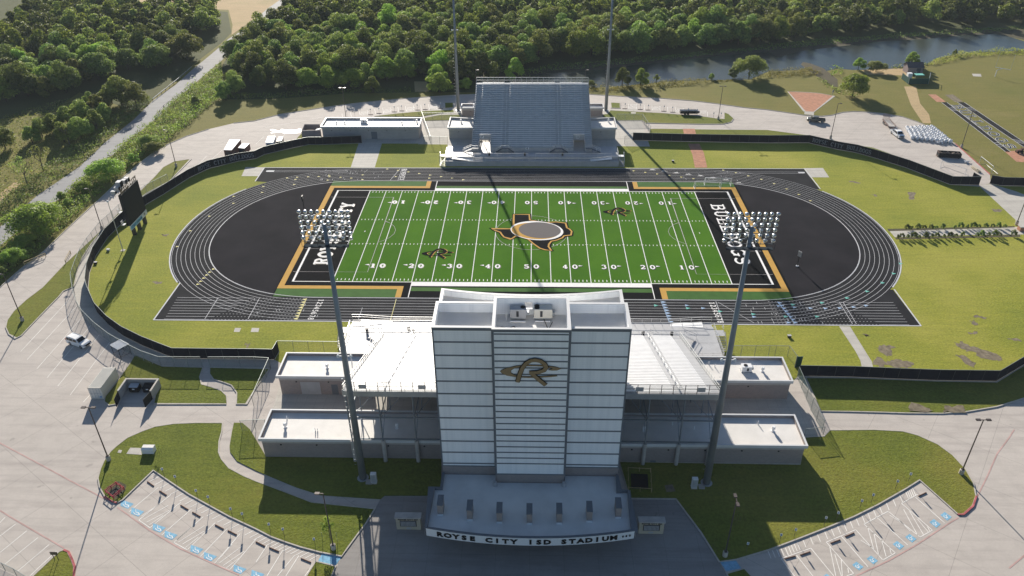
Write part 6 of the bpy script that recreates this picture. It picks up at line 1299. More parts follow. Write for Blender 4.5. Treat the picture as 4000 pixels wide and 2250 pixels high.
# mower
p=g(3,1,2525,90); t=thing('garden_tractor','small brown tractor beside the sand pit at the right edge','tractor',(p.x,p.y,0)); m=MB(); m.box(p.x-.9,p.y-.4,.4,p.x+.5,p.y+.4,1.0); m.box(p.x+.3,p.y-.35,.8,p.x+.9,p.y+.35,1.5); m.build('body',M['rust'],t); m=MB(); m.bar((p.x+.5,p.y-.4,1),(p.x+.5,p.y-.4,2.0),.06); m.bar((p.x+.5,p.y+.4,1),(p.x+.5,p.y+.4,2.0),.06); m.bar((p.x+.5,p.y-.4,2),(p.x+.5,p.y+.4,2),.06); m.build('roll_bar',M['rust'],t)
for dx,r_ in ((-.6,.35),(.5,.5)):
    for s in (-1,1): m=MB(); m.tube((p.x+dx,p.y+s*.45,r_),(p.x+dx,p.y+s*.65,r_),r_,n=10); m.build('wheel',M['tyre'],t)
# brick planter
p=g(3,1,2545,870); t=thing('brick_planter','red brick gate pier with pale cap at the right edge','gate pier',(p.x,p.y,0)); m=MB(); m.box(p.x-.7,p.y-.7,0,p.x+1.2,p.y+.7,1.1); m.build('brick_pier',M['clay'],t); m=MB(); m.box(p.x-.8,p.y-.8,1.1,p.x+1.3,p.y+.8,1.3); m.build('cap',M['walk'],t)
# person near clay wedge
p=g(3,0,648,952)
me=bpy.data.meshes.new('body'); bm=bmesh.new(); sk=[((0,0,.95),.15),((0,0,1.2),.15),((0,0,1.42),.17),((0,0,1.55),.06),((0,0,1.68),.1),((0,0,1.8),.07),((.13,0,.9),.1),((.17,.05,.5),.07),((.16,-.03,.08),.05),((.16,-.14,.04),.045),((-.13,0,.9),.1),((-.2,-.1,.5),.07),((-.2,-.02,.08),.05),((-.2,-.14,.04),.045),((.2,0,1.42),.06),((.28,-.02,1.15),.045),((.3,-.12,.92),.035),((-.2,0,1.42),.06),((-.28,-.02,1.15),.045),((-.28,-.14,.92),.035)]
vs=[bm.verts.new(c) for c,_ in sk]
for a,b in ((0,1),(1,2),(2,3),(3,4),(4,5),(0,6),(6,7),(7,8),(8,9),(0,10),(10,11),(11,12),(12,13),(2,14),(14,15),(15,16),(2,17),(17,18),(18,19)): bm.edges.new((vs[a],vs[b]))
bm.to_mesh(me); bm.free(); me.materials.append(M['cloth']); po=bpy.data.objects.new('person',me); COL.objects.link(po); sm=po.modifiers.new('skin','SKIN')
for i,(c,r_) in enumerate(sk): me.skin_vertices[0].data[i].radius=(r_,r_*.8)
me.skin_vertices[0].data[0].use_root=True; po.modifiers.new('sub','SUBSURF').levels=1; po.location=(p.x,p.y,.02); po.scale=(1.05,)*3; tag(po,'person in pale clothes standing at the right corner of the red clay wedge','person')
# guardrails on road
for k,(pts,l) in enumerate((([(1540,1015),(1790,815),(1930,690)],'metal guardrail along the left side of the diagonal road'),([(1572,1185),(1650,1090),(1790,985),(1980,820)],'dark pipe guardrail with lattice along the right side of the diagonal road'))):
    P=gl(0,0,pts); t=thing('guardrail',l,'guardrail',(P[1].x,P[1].y,0)); m=MB()
    for a,b in zip(P,P[1:]):
        for z in ((.75,) if k==0 else (.6,1.1)): m.bar((a.x,a.y,z),(b.x,b.y,z),.08,.3 if k==0 else .14)
    m.build('beam',M['steel' if k==0 else 'darkrail'],t)
    for a,b in zip(P,P[1:]):
        n=max(2,round((b-a).length/4))
        for i in range(n): q=a.lerp(b,i/n); m=MB(); m.bar((q.x,q.y,0),(q.x,q.y,.8 if k==0 else 1.2),.14); m.build('post',M['darkrail'],t)
# lawn irrigation boxes and small dark boxes
for c,r,x,y,l in ((3,2,212,497,'small dark valve box on the grass right of the home stand'),(2,1,1618,180,'small dark valve box on the grass right of the away stand'),(0,1,1092,1075,'small white speaker box on the left grass by the fence'),(0,1,965,1205,'small dark box at the fence foot on the left grass')):
    p=g(c,r,x,y); t=thing('ground_box',l,'box',(p.x,p.y,0)); m=MB(); m.prism([(p.x-.35,p.y-.25),(p.x+.35,p.y-.25),(p.x+.3,p.y+.25),(p.x-.3,p.y+.25)],.02,.45); m.build('housing',M['black' if 'dark' in l else 'whitepaint'],t); m=MB(); m.box(p.x-.38,p.y-.28,.45,p.x+.38,p.y+.28,.5); m.build('lid',M['deck'],t)
p=g(3,2,275,800); t=thing('gate_board','dark green upright sign board at the corner of the slanting fence','board',(p.x,p.y,0)); m=MB(); m.box(p.x-.1,p.y-.1,0,p.x+.9,p.y+.05,2.6); m.build('board',M['greenf'],t); m=MB(); m.bar((p.x-.15,p.y,0),(p.x-.15,p.y,2.7),.1); m.bar((p.x+.95,p.y,0),(p.x+.95,p.y,2.7),.1); m.build('post',M['fpost'],t)
# ================================================================== PARKING MARKINGS
pk=MB(); Z=.022
def ln(c,r,L,w=.12,mb=None,z=Z):
    for x0,y0,x1,y1 in L: (mb or pk).line(g(c,r,x0,y0),g(c,r,x1,y1),w,z)
ln(0,2,[(710,105,208,642),(780,178,272,725),(832,292,370,818),(915,378,475,905),(1000,475,582,990),(1105,550,707,1078),(1130,790,1060,870),(935,1045,840,1150)])
ln(0,3,[(50,862,-80,1000),(157,928,0,1050),(270,995,0,1215),(380,1065,45,1335),(492,1135,170,1408),(568,1198,300,1449)])
def hatch(c,r,quad,n,w=.12,ext=True):
    A,B,C_,D=[g(c,r,*p) for p in quad]
    pk.line(A,B,w,Z);pk.line(B,C_,w,Z+.002);pk.line(C_,D,w,Z)
    for i in range(n+1):
        t=(i+.5)/(n+1); a=A.lerp(B,t) ; b=D.lerp(C_,t-.25) if t>.25 else None
        if b is not None: pk.line(a,b,w,Z+.004)
# lower left accessible bays
hatch(0,3,[(1815,710),(1395,888),(1505,965),(1920,780)],5) if 0 else None
def bay(c,r,L): ln(c,r,L,.13)
bay(0,3,[(1590,560,1297,803),(1715,635,1393,888),(1393,888,1505,966),(1505,966,1815,710),(1920,780,1622,1040),(2040,855,1745,1113),(1745,1113,1880,1188),(1880,1188,2160,915),(2280,975,2010,1255),(2410,1025,2150,1328),(2150,1328,2303,1390),(2303,1390,2569,1080)])
for i in range(30):
    t=i/29; a=g(0,3,1565,425).lerp(g(1,3,640,1250),t) if 0 else None
edge=[(1545,405),(1730,528),(1910,648),(2110,757),(2310,868),(2569,990),(2720,1068),(2870,1125),(3020,1172),(3200,1225)]
def alongL(t):
    t*=len(edge)-1; i=min(int(t),len(edge)-2); u=t-i; return (edge[i][0]+(edge[i+1][0]-edge[i][0])*u,edge[i][1]+(edge[i+1][1]-edge[i][1])*u)
for i in range(34):
    e=alongL(i/33); a=gp(e[0]*S3,1686+(e[1]+14)*S3); b=gp((e[0]-92)*S3,1686+(e[1]+62)*S3); pk.line(a,b,.12,Z)
for (x0,y0,x1,y1,n) in ((1815,712,1395,885,4),(2160,918,1745,1110,4),(2569,1085,2150,1325,4)):
    pass
ln(0,3,[(1790,745,1485,940),(1700,770,1440,865),(1730,720,1410,880)] if 0 else [(1600,725,1420,850),(1690,740,1440,880),(1700,790,1470,910),(1640,840,1500,935),(1950,930,1775,1085),(2050,945,1790,1110),(2050,1000,1830,1130),(1990,1060,1860,1165),(2330,1130,2180,1300),(2430,1150,2200,1320),(2450,1200,2240,1345),(2400,1270,2270,1370)],.11)
ln(1,3,[(110,1145,0,1310),(270,1190,110,1449),(390,1240,215,1449),(600,1300,490,1449),(430,1245,300,1449)],.13)
# far left / right accessible stalls
for x0,y0 in ((865,1145),(952,1130),(1040,1120),(1118,1108),(1195,1098),(1275,1087),(1350,1083),(1428,1078),(1503,1068),(1583,1062),(1658,1057),(1735,1048),(1812,1045),(1890,1040)): ln(1,0,[(x0,y0,x0+8,y0+ (48 if x0<1000 else 50))],.14)
for xs in (1040,1275,1503,1735):
    for k in range(6): ln(1,0,[(xs+6+k*14,1165-k*3-(xs-1040)*.08 if k<9 else 0,xs+28+k*13,1120-(xs-1040)*.09)],.13)
for x0,y0 in ((1170,1045),(1250,1050),(1330,1058),(1408,1062),(1488,1068),(1565,1075),(1645,1082),(1725,1090),(1870,1108),(1965,1125)): ln(2,0,[(x0,y0,x0+4,y0+48)],.14)
for xs in (1172,1408,1645,1870):
    for k in range(6): ln(2,0,[(xs+4+k*13,1095+(xs-1172)*.07,xs+26+k*12,1050+(xs-1172)*.09)],.12)
ln(1,0,[(450,1310,0,1470) if 0 else (80,1375,0,1449),(190,1345,175,1380),(290,1350,265,1385),(720,1170,90,1285)],.12)
ln(0,1,[(2080,120,1940,270),(2240,60,2120,165),(2460,-10,2380,50)],.12)
# lower right accessible bays
bay(3,3,[(130,1275,300,1495),(285,1240,470,1475),(430,1170,660,1449),(430,1170,130,1275),(585,1110,860,1425),(860,1425,790,1449),(735,1050,1003,1358),(585,1110,880,985),(880,985,1153,1290),(1153,1290,1278,1218),(1278,1218,965,930),(1090,860,1403,1140),(965,930,1205,800),(1205,800,1525,1060),(1525,1060,1650,990),(1650,990,1340,722),(1480,660,1770,915),(1340,722,1500,630)])
er=[(0,1195),(180,1160),(300,1105),(600,988),(860,880),(1100,762),(1380,603),(1450,560)]
def alongR(t):
    t*=len(er)-1; i=min(int(t),len(er)-2); u=t-i; return (er[i][0]+(er[i+1][0]-er[i][0])*u,er[i][1]+(er[i+1][1]-er[i][1])*u)
for i in range(30):
    e=alongR(i/29); a=g(3,3,e[0],e[1]+5); b=g(3,3,e[0]+30,e[1]+78); pk.line(a,b,.12,Z)
ln(3,3,[(1220,840,1350,920),(1000,960,1060,1180),(1060,1010,1110,1240),(1140,1090,1185,1255),(1220,1165,1240,1240),(1300,870,1430,1000),(1360,780,1500,1040),(1420,800,1560,1035),(1500,880,1610,1010),(1600,955,1625,1000),(620,1160,680,1449),(670,1230,735,1449),(735,1290,745,1449),(800,1370,810,1420),(930,1090,1040,1160)],.11)
struct('parking_lines',pk,M['paint'])
# painted disabled squares
sq=MB(); sy=MB()
def hsq(c,pts):
    P=[g(c,3,*p) for p in pts]; sq.add([(p.x,p.y,.024) for p in P],[(0,1,2,3)]); ctr=sum(P,Vector())/4; u=(P[1]-P[0]);v=(P[3]-P[0]); 
    f_=lambda a,b:(ctr.x+u.x*a+v.x*b,ctr.y+u.y*a+v.y*b)
    # wheelchair symbol, upright along -v
    sy.path([f_(.02+.22*cos(t),.12+.22*sin(t)) for t in [x*.35-1.0 for x in range(13)]],.09,.03); sy.path([f_(-.05,-.28),f_(-.03,0),f_(.18,.02),f_(.26,.28)],.09,.034); sy.path([f_(-.08,-.34),f_(-.03,-.34)],.12,.038)
for c,ctrs,du,dv in ((0,[(1278,733),(1383,812),(1600,972),(1718,1045),(1978,1188),(2112,1260),(2410,1387)],(72,28),(-54,42)),(1,[(20,1440)],(74,26),(-52,44))):
    for x,y in ctrs: hsq(c,[(x-du[0]*.5-dv[0]*-.5-0,y-du[1]*.5-dv[1]*.9),(x+du[0]*.9,y-dv[1]*.2),(x+du[0]*.1,y+dv[1]*1.0),(x-du[0]*.95,y+dv[1]*.3)])
for x,y in ((1785,850),(1675,922),(1432,1070),(1307,1142),(1045,1288),(900,1350),(600,1470)): hsq(3,[(x-12,y-44),(x+58,y+8),(x+14,y+44),(x-56,y-12)])
struct('accessible_squares',sq,M['hc_blue']); struct('accessible_symbols',sy,M['white'])
# faded fire lane lines
fr=MB()
for c,pts in ((0,[(-20,105),(330,290),(700,490),(1080,690)]),(0,[(-20,780),(160,890),(400,1030),(640,1168)]),(0,[(1180,760),(1500,990),(1800,1170),(2150,1330),(2400,1440)])): fr.path(ring(gl(c,3,pts)),.2,.026)
fr.path(ring(gl(3,3,[(880,1449),(1200,1300),(1500,1130),(1800,930),(1910,862)])),.2,.026); fr.path(ring(gl(3,3,[(2080,690),(2200,450),(2300,220),(2420,60),(2470,-20)])),.2,.026); fr.path(ring(gl(3,3,[(2420,1370),(2600,1220)])),.2,.026)
struct('fire_lane_lines',fr,M['fadedred'])

# walled service yard beside the visitor building
cr=[Zw(652,392),Zw(918,385),Zw(905,300),Zw(690,300)]; t=thing('service_yard','dark walled service yard joined to the left end of the visitor building','enclosure',(cr[0][0],cr[0][1],0))
for i in (0,3,2): a=Vector(cr[i]);b=Vector(cr[(i+1)%4]); m=MB(); m.bar((*a,1.3),(*b,1.3),.25,2.6); m.build('yard_wall',M['brick'],t)
a=Vector(cr[0]);b=Vector(cr[1]);m=MB(); m.bar((a.x+1,a.y+2.2,1.6),(b.x-3,a.y+2.4,1.6),1.2,.5); m.build('stored_ramp',M['bark'],t); m=MB(); m.bar((b.x-2.2,b.y+2.4,1.7),(b.x-.6,b.y+2.4,2.1),1.0,.3); m.build('ramp_lid',M['steel'],t)
# ================================================================== VEGETATION
import numpy as np
rng=np.random.default_rng(11)
def leafmesh(name,centers,nrm,size,mt):
    n=len(centers); a=rng.normal(size=(n,3)); nn=nrm+rng.normal(size=(n,3))*.7; nn/=np.linalg.norm(nn,axis=1)[:,None]
    u=np.cross(nn,a); u/=np.linalg.norm(u,axis=1)[:,None]; v=np.cross(nn,u); s=size[:,None]
    u=u*s; v=v*s*rng.uniform(.5,.9,(n,1)); P=np.stack([centers-u-v*.6,centers+u*.2-v,centers+u+v*.5,centers-u*.3+v],1).reshape(-1,3)
    me=bpy.data.meshes.new(name); me.vertices.add(4*n); me.vertices.foreach_set('co',P.ravel()); me.loops.add(4*n); me.loops.foreach_set('vertex_index',np.arange(4*n)); me.polygons.add(n); me.polygons.foreach_set('loop_start',np.arange(0,4*n,4)); me.polygons.foreach_set('loop_total',np.full(n,4))
    me.materials.append(mt); me.update(); me.validate(); return me
def crownpts(rad,h,low,n,lobes,squash=.75,ls=(.15,.30)):
    "lobed crown: returns leaf centres, normals and sizes in local frame"
    L=[]
    for i in range(lobes):
        a=rng.uniform(0,2*PI); r=rad*math.sqrt(rng.uniform(.02,.66)); zz=low+(h-low)*(.16+.62*rng.uniform()*(1-.5*(r/rad)**2)); lr=rad*rng.uniform(.22,.42)
        L.append((r*cos(a),r*sin(a),zz,lr))
    L.append((0,0,h-rad*.45,rad*.45))
    C=[];Nn=[]
    w=np.array([l[3]**2 for l in L]); w/=w.sum()
    for l,k in zip(L,(w*n).astype(int)):
        d=rng.normal(size=(k,3)); d/=np.linalg.norm(d,axis=1)[:,None]; d[:,2]=np.where((d[:,2]<-.3)&(rng.uniform(size=k)<.6),-d[:,2],d[:,2])
        rr=l[3]*(rng.uniform(.55,1.08,(k,1))**.6)
        p=d*rr*np.array([1,1,squash])+np.array(l[:3]); C.append(p); Nn.append(d)
    C=np.concatenate(C);Nn=np.concatenate(Nn); keep=C[:,2]>low*.5; C=C[keep];Nn=Nn[keep]
    return C,Nn,rng.uniform(ls[0],ls[1],len(C)),L
LM=['leaf_dark','leaf_olive','leaf_bright']; SPEC={}
for vi,(rad,h,low,n,lb,sq) in enumerate([(5.2,10.0,.8,7500,30,.8),(4.6,11.0,1.0,7000,26,.95),(6.2,9.8,.6,8500,36,.7),(3.9,8.8,.5,5500,20,.9),(5.2,12.0,1.2,7500,30,.9)]):
    C,Nn,sz,L=crownpts(rad,h,low,n,lb,sq)
    tb=MB(); tb.tube((0,0,-.1),(.1,.05,h*.45),.26,.15,n=7)
    for l in L[:6]: tb.tube((.08,.04,h*.3),(l[0]*.8,l[1]*.8,l[2]),.11,.04,n=5)
    o=tb.build('trunk',M['bark']); td=o.data; bpy.data.objects.remove(o)
    for k in LM: SPEC[(vi,k)]=(leafmesh('crown',C,Nn,sz,M[k]),td)
def tree(x,y,vi,lm,sc,rz,label,group=None,name='tree',cat='tree',zs=1.,z=0):
    t=thing(name,label,cat,(x,y,z),group); cm,td=SPEC[(vi,lm)]
    for nm,d in (('crown',cm),('trunk',td)): o=bpy.data.objects.new(nm,d); COL.objects.link(o); o.parent=t
    t.rotation_euler=(0,0,rz); t.scale=(sc,sc,sc*zs); return t
def inside(px,py,poly):
    c=False; j=len(poly)-1
    for i in range(len(poly)):
        xi,yi=poly[i];xj,yj=poly[j]
        if (yi>py)!=(yj>py) and px<(xj-xi)*(py-yi)/(yj-yi)+xi: c=not c
        j=i
    return c
def proj(p): d=Vector(p)-CC; zz=d.dot(_F); return (2000+CF*d.dot(CR)/zz,1125-CF*d.dot(CU)/zz)
def scatter(poly,space,jit=1.,topz=10):
    xs=[p[0] for p in poly];ys=[p[1] for p in poly]; out=[]; row=0; y=min(ys)
    while y<max(ys):
        x=min(xs)+(row%2)*space*.5
        while x<max(xs):
            qx=x+random.uniform(-.38,.38)*space*jit; qy=y+random.uniform(-.38,.38)*space*jit
            if inside(qx,qy,poly):
                a=proj((qx,qy,topz)); b=proj((qx,qy,0))
                if -60<a[0]<4060 and b[1]>-120 and a[1]<2300: out.append((qx,qy))
            x+=space
        y+=space*.87; row+=1
    return out
woodBt=ring(gl(0,0,[(2300,960),(2290,700),(2380,600),(2576,470)])+gl(1,0,[(230,230),(500,20),(900,-320)]))+[(520,400),(520,262)]+ring(gl(3,0,[(2700,230),(2300,245),(1500,285),(1000,330),(400,400),(0,440)])+gl(2,0,[(2000,505),(1400,545),(800,600),(300,640),(50,700),(0,800)])+gl(1,0,[(2250,870),(1850,880),(1760,870),(1700,780),(1600,740),(1540,860),(1350,880),(900,900),(600,920),(100,950)]))
woodAt=ring(gl(0,0,[(-500,1180),(0,1100),(500,1010),(760,920),(900,850),(1100,800),(1300,720),(1700,700),(1900,620),(1930,400),(2150,330),(2270,260),(2230,140),(1900,120),(1400,110),(1150,120),(1000,40),(950,-150),(500,-220),(350,60),(200,250),(60,330),(-300,330)]))
pts=[(x,y,'B') for x,y in scatter(woodBt,8.6)]+[(x,y,'A') for x,y in scatter(woodAt,8.6)]
pts.sort(key=lambda p:(p[0]-CC.x)**2+(p[1]-CC.y)**2)
HUE={'leaf_dark':'dark green','leaf_olive':'olive green','leaf_bright':'bright green'}
def zone(x,y,w):
    if w=='A': return 'in the wood left of the diagonal road'
    px,py=proj((x,y,5))
    if px<1780: return 'in the wood behind the visitor field house'
    if px<2450: return 'in the wood behind the away stand'
    return 'in the wood on the far pond bank'
NI=285; far=[]
for i,(x,y,w) in enumerate(pts):
    r=random.random(); lm='leaf_dark' if r<.5 else ('leaf_olive' if r<.82 else 'leaf_bright'); vi=random.randrange(5); sc=random.uniform(.85,1.22)
    px,py=proj((x,y,5))
    if w=='B' and px<2350 and y<126: sc*=.85; lm='leaf_bright' if r>.65 else lm
    if i<NI: z_=zone(x,y,w); tree(x,y,vi,lm,sc,random.uniform(0,6.28),('%s tree '%HUE[lm])+z_,'woodland trees '+z_+', '+HUE[lm])
    else: far.append((x,y,vi,sc,lm))
print('trees',len(pts),'far',len(far))
for lm in LM:
    CS=[];NS=[];SS=[]
    for x,y,vi,sc,l_ in far:
        if l_!=lm: continue
        C,Nn,sz,L=crownpts([5,4.2,5.8,3.6,4.8][vi]*sc,[9.5,10.5,9,8,11.5][vi]*sc,1.5,1500,12,.85,(.3,.5)); CS.append(C+np.array([x,y,0]));NS.append(Nn);SS.append(sz)
    if CS: me=leafmesh('far_wood',np.concatenate(CS),np.concatenate(NS),np.concatenate(SS),M[lm]); o=bpy.data.objects.new('far_wood',me); COL.objects.link(o); tag(o,'distant %s treetops merging into one wood at the top edge'%HUE[lm],'woodland',kind='stuff')
# named single trees: (tile, x, y of the foot, variant, leaf, scale, zscale, label)
for c,r,x,y,vi,lm,sc,zs,lb in [(3,0,850,965,2,'leaf_bright',.95,.95,'big round bright green tree standing alone on the lawn near the pond inlet'),(3,0,905,698,3,'leaf_bright',.68,.8,'small light green tree left of the umbrella shaped one on the pond bank'),(3,0,1083,722,2,'leaf_olive',.62,.75,'umbrella shaped tree on the bare patch of the pond bank'),(3,0,1435,665,3,'leaf_bright',.72,.95,'slim bright green tree behind the storage shed'),(3,0,1877,556,3,'leaf_dark',.25,1.2,'tiny conical tree on the pond edge at the far right'),
 (2,0,1108,868,3,'leaf_dark',.80,1.05,'dark conical tree on the pond bank right of the far light pole'),(2,0,1290,862,3,'leaf_bright',.72,1.1,'light green upright tree on the pond bank beside the dark conical one'),(2,0,2385,775,2,'leaf_olive',1.0,.95,'large round tree on the pond bank left of the muddy inlet'),(2,0,2225,775,3,'leaf_dark',.62,.8,'low dark bush at the left foot of the large pond bank tree'),(2,0,2005,795,3,'leaf_olive',.33,.8,'small low bush in the reeds of the pond bank'),(2,0,800,870,3,'leaf_bright',.4,.7,'small bright bush at the top right corner of the away stand'),
 (0,1,1100,340,2,'leaf_bright',.85,.75,'bright green spreading tree between road and drive above the scoreboard'),(0,1,400,880,2,'leaf_bright',1.1,.75,'very wide bright green tree between road and drive at the left'),(0,0,1230,1060,0,'leaf_olive',1.15,1.0,'tall airy olive tree just left of the road guardrail'),(0,0,1380,1080,4,'leaf_olive',.9,.9,'thinner olive tree right beside the tall airy one by the guardrail'),(0,0,1130,1040,3,'leaf_olive',.9,.9,'shorter olive tree at the left flank of the tall airy one'),
 (0,0,1980,1060,3,'leaf_dark',.5,.8,'dark bush above the grass slope right of the guardrail'),(0,0,2275,1010,3,'leaf_dark',.9,.9,'dark tree at the left end of the tree row over the far grass slope'),(1,0,1180,930,3,'leaf_bright',.8,.9,'bright tree at the gap in the tree row behind the visitor field house'),(1,0,1850,935,0,'leaf_bright',.95,.85,'bright round tree beside the bare gap left of the far light pole'),(1,0,2120,900,3,'leaf_bright',.75,.7,'low bright bush between far light pole and away stand'),(2,0,30,800,3,'leaf_bright',1.0,1.0,'bright tree peeking over the middle of the away stand top rail')]:
    p=g(c,r,x,y); tree(p.x,p.y,vi,lm,sc,random.uniform(0,6),lb,None,zs=zs)
# left scrub trees beside the road
for k,(x,y,vi,sc) in enumerate([(1000,1180,3,.95),(850,1230,0,.85),(700,1290,3,.9),(560,1340,3,.8),(430,1380,0,.7),(980,1310,3,.85),(820,1400,0,.8),(650,1430,3,.8),(330,1449,3,.7),(60,1500,0,.8),(1080,1230,3,.8),(920,1060,3,.6),(1050,1120,3,.8)]):
    p=g(0,0,x,y); tree(p.x,p.y,vi,'leaf_olive',sc,k,'olive scrub tree in the belt along the left side of the road','scrub trees along the left of the road')
for k,(x,y,sc) in enumerate([(1560,90,.5),(1340,190,.45),(860,480,.45),(700,640,.4),(250,1050,.5),(90,1230,.55),(1500,30,.55),(620,560,.35),(180,1180,.5),(0,1330,.5)]):
    p=g(0,1,x,y); tree(p.x,p.y,3 if k%2 else 2,'leaf_bright' if k%3 else 'leaf_olive',sc,k,'bright bush in the green belt between the diagonal road and the drive','bushes in the roadside belt',name='bush',cat='bush',zs=.8)
# bare trees
def bare(p,h,label,seed):
    r=random.Random(seed); t=thing('bare_tree',label,'tree',(p.x,p.y,0)); m=MB()
    def br(a,d,l,rad,k):
        b=a+d*l; m.tube(a,b,rad,rad*.6,n=5,cap=False)
        if k<4:
            for i in range(3 if k<3 else 2): e=(d+Vector((r.uniform(-.75,.75),r.uniform(-.75,.75),r.uniform(-.1,.5)))).normalized(); br(b,e,l*.68,rad*.58,k+1)
    br(Vector((p.x,p.y,0)),Vector((.05,0,1)),h*.33,.22,0); m.build('trunk',M['twig'],t)
    C,Nn,sz,L=crownpts(h*.42,h,h*.35,420,9,.8,(.12,.22)); me=leafmesh('sparse_crown',C,Nn,sz,M['leaf_olive']); o=bpy.data.objects.new('sparse_crown',me); COL.objects.link(o); o.parent=t
bare(g(0,1,275,405),9,'nearly bare tree left of the road, nearer the bottom of the pair',3); bare(g(0,1,435,265),8.5,'nearly bare tree left of the road, farther of the pair',5); bare(g(2,0,1450,835),3.5,'small leafless shrub in the pond bank reeds',8); bare(g(0,0,700,1449),7,'leafless grey tree in the scrub belt at the upper left',9)
# young staked tree and saplings
p=g(1,3,745,1075); t=thing('young_tree','slender young bright green tree with stakes beside the lamp near the blue ramp','tree',(p.x,p.y,.1)); m=MB(); m.tube((p.x,p.y,.1),(p.x,p.y,3.2),.06,.03,n=6); m.build('trunk',M['bark'],t)
for s in (-1.1,1.1): m=MB(); m.tube((p.x+s,p.y-.2,.1),(p.x+s,p.y-.2,1.6),.035,n=5); m.build('stake',M['fpost'],t)
C,Nn,sz,L=crownpts(1.1,4.6,1.6,700,9,1.3,(.07,.14)); o=bpy.data.objects.new('crown',leafmesh('crown',C,Nn,sz,M['leaf_bright'])); COL.objects.link(o); o.parent=t
for c,x,y,l in ((0,1605,225,'thin staked sapling right of the white utility box'),(2,2260,900,'small shaded sapling on the lower right lawn')):
    p=g(c,3,x,y); t=thing('sapling',l,'tree',(p.x,p.y,.1)); m=MB(); m.tube((p.x,p.y,.1),(p.x,p.y,1.6),.03,.015,n=5); [m.tube((p.x+s,p.y,.1),(p.x+s,p.y,1.1),.02,n=4) for s in (-.4,.4)]; m.build('stem',M['bark'],t); C,Nn,sz,L=crownpts(.5,2.0,.9,130,5,1.2,(.04,.08)); o=bpy.data.objects.new('crown',leafmesh('crown',C,Nn,sz,M['leaf_bright'])); COL.objects.link(o); o.parent=t
# clipped shrubs along the right walk
C,Nn,sz,L=crownpts(.55,1.25,.05,420,8,1.0,(.06,.13)); SM=leafmesh('foliage',C,Nn,sz,M['leaf_dark'])
for row,(xs,ya,yb) in enumerate((([1393,1443,1503,1570,1635,1690,1750,1878,1935,2003,2062,2117,2185,2258,2315,2377],868,842),([1300,1345,1400,1465,1520,1580,1645,1698,1767,1832,1888,1953,2098,2145,2212,2275,2330,2465],955,925))):
    for i,x in enumerate(xs):
        p=g(3,1,x,ya+(yb-ya)*(x-1300)/1150); t=thing('round_shrub','round dark shrub in the bed %s the right walkway'%('above','below')[row] if row==0 else 'round dark shrub in the bed below the right walkway','shrub',(p.x,p.y,.03),'shrubs above the right walkway' if row==0 else 'shrubs below the right walkway')
        o=bpy.data.objects.new('foliage',SM); COL.objects.link(o); o.parent=t; s=1.25 if i%2==(1 if row else 0) else .85; s*=random.uniform(.9,1.15); t.scale=(s,s,s*1.05); t.rotation_euler=(0,0,random.uniform(0,6))
# undergrowth masses
def mass(name,label,poly,dens,hmax,mt,size=(.22,.42),fr=.22,seed=1,minh=.1,cat='undergrowth'):
    xs=[p[0] for p in poly];ys=[p[1] for p in poly]; A=(max(xs)-min(xs))*(max(ys)-min(ys)); n=int(A*dens)
    X=rng.uniform(min(xs),max(xs),n);Y=rng.uniform(min(ys),max(ys),n); P=np.array(poly); ins=np.zeros(n,bool); j=len(P)-1
    for i in range(len(P)):
        xi,yi=P[i];xj,yj=P[j]; c=((yi>Y)!=(yj>Y))&(X<(xj-xi)*(Y-yi)/(yj-yi+1e-9)+xi); ins^=c; j=i
    X=X[ins];Y=Y[ins]; H=.5+.25*np.sin(X*fr+seed)+.25*np.sin(Y*fr*1.7+X*.1+seed*2)+.22*np.sin(X*fr*3.1-Y*fr*2.3)+rng.normal(size=len(X))*.10; H=np.clip(H,minh,1.3)*hmax
    Z=H*rng.uniform(.25,1,len(X)); Nn=np.zeros((len(X),3)); Nn[:,2]=.8; Nn+=rng.normal(size=Nn.shape)*.5
    me=leafmesh(name,np.stack([X,Y,Z],1),Nn,rng.uniform(size[0],size[1],len(X)),M[mt]); o=bpy.data.objects.new(name,me); COL.objects.link(o); tag(o,label,cat,kind='stuff'); return o
belt=rr[:12]+ring(gl(0,0,[(1990,850),(2230,640)]))+ring(gl(0,0,[(2260,960),(2180,1020),(2030,1140),(1900,1260),(1700,1420)])+gl(0,1,[(1620,20),(1480,105),(1330,215),(1130,370),(950,560),(690,800),(400,1080),(180,1240),(10,1400),(-60,1480)]))
beltp=[p for p in belt]
mass('undergrowth','dense green undergrowth between the diagonal road and the drive',beltp,8,2.3,'leaf_olive',(.14,.27),.25,2)
mass('undergrowth','brighter weeds mixed through the roadside undergrowth',beltp,5.5,2.6,'leaf_bright',(.12,.24),.35,5)
lb=rl[:10][::-1]; leftb=[(p[0],p[1]) for p in rl[:10]]+[(p[0]-9,p[1]+7) for p in rl[:10]][::-1]
mass('undergrowth','dark undergrowth strip along the left edge of the diagonal road',leftb,7,2.2,'leaf_dark',(.14,.26),.3,7)
mass('rough_grass','rough olive weeds on the ground left of the road',ring(gl(0,1,[(-300,900),(0,720),(300,420),(560,200),(900,-40)])+gl(0,0,[(1300,1150),(1000,1000),(700,1000),(0,1180),(-400,1300)])),1.8,.9,'leaf_olive',(.12,.24),.12,3)
mass('rough_grass','yellow green tufts on the ground left of the road',ring(gl(0,1,[(-300,900),(0,720),(300,420),(560,200),(900,-40)])+gl(0,0,[(1300,1150),(1000,1000),(700,1000),(0,1180),(-400,1300)])),1.3,.8,'reed',(.12,.22),.1,9)
rd1=ring(gl(2,0,[(770,880),(1000,875),(1350,850),(1500,822),(1800,812),(2400,800),(2576,760)])+gl(3,0,[(0,715),(300,700),(400,690),(540,730),(540,750),(430,770),(0,785)])+gl(2,0,[(2400,805),(2000,835),(1500,895),(1000,930),(770,935)]))
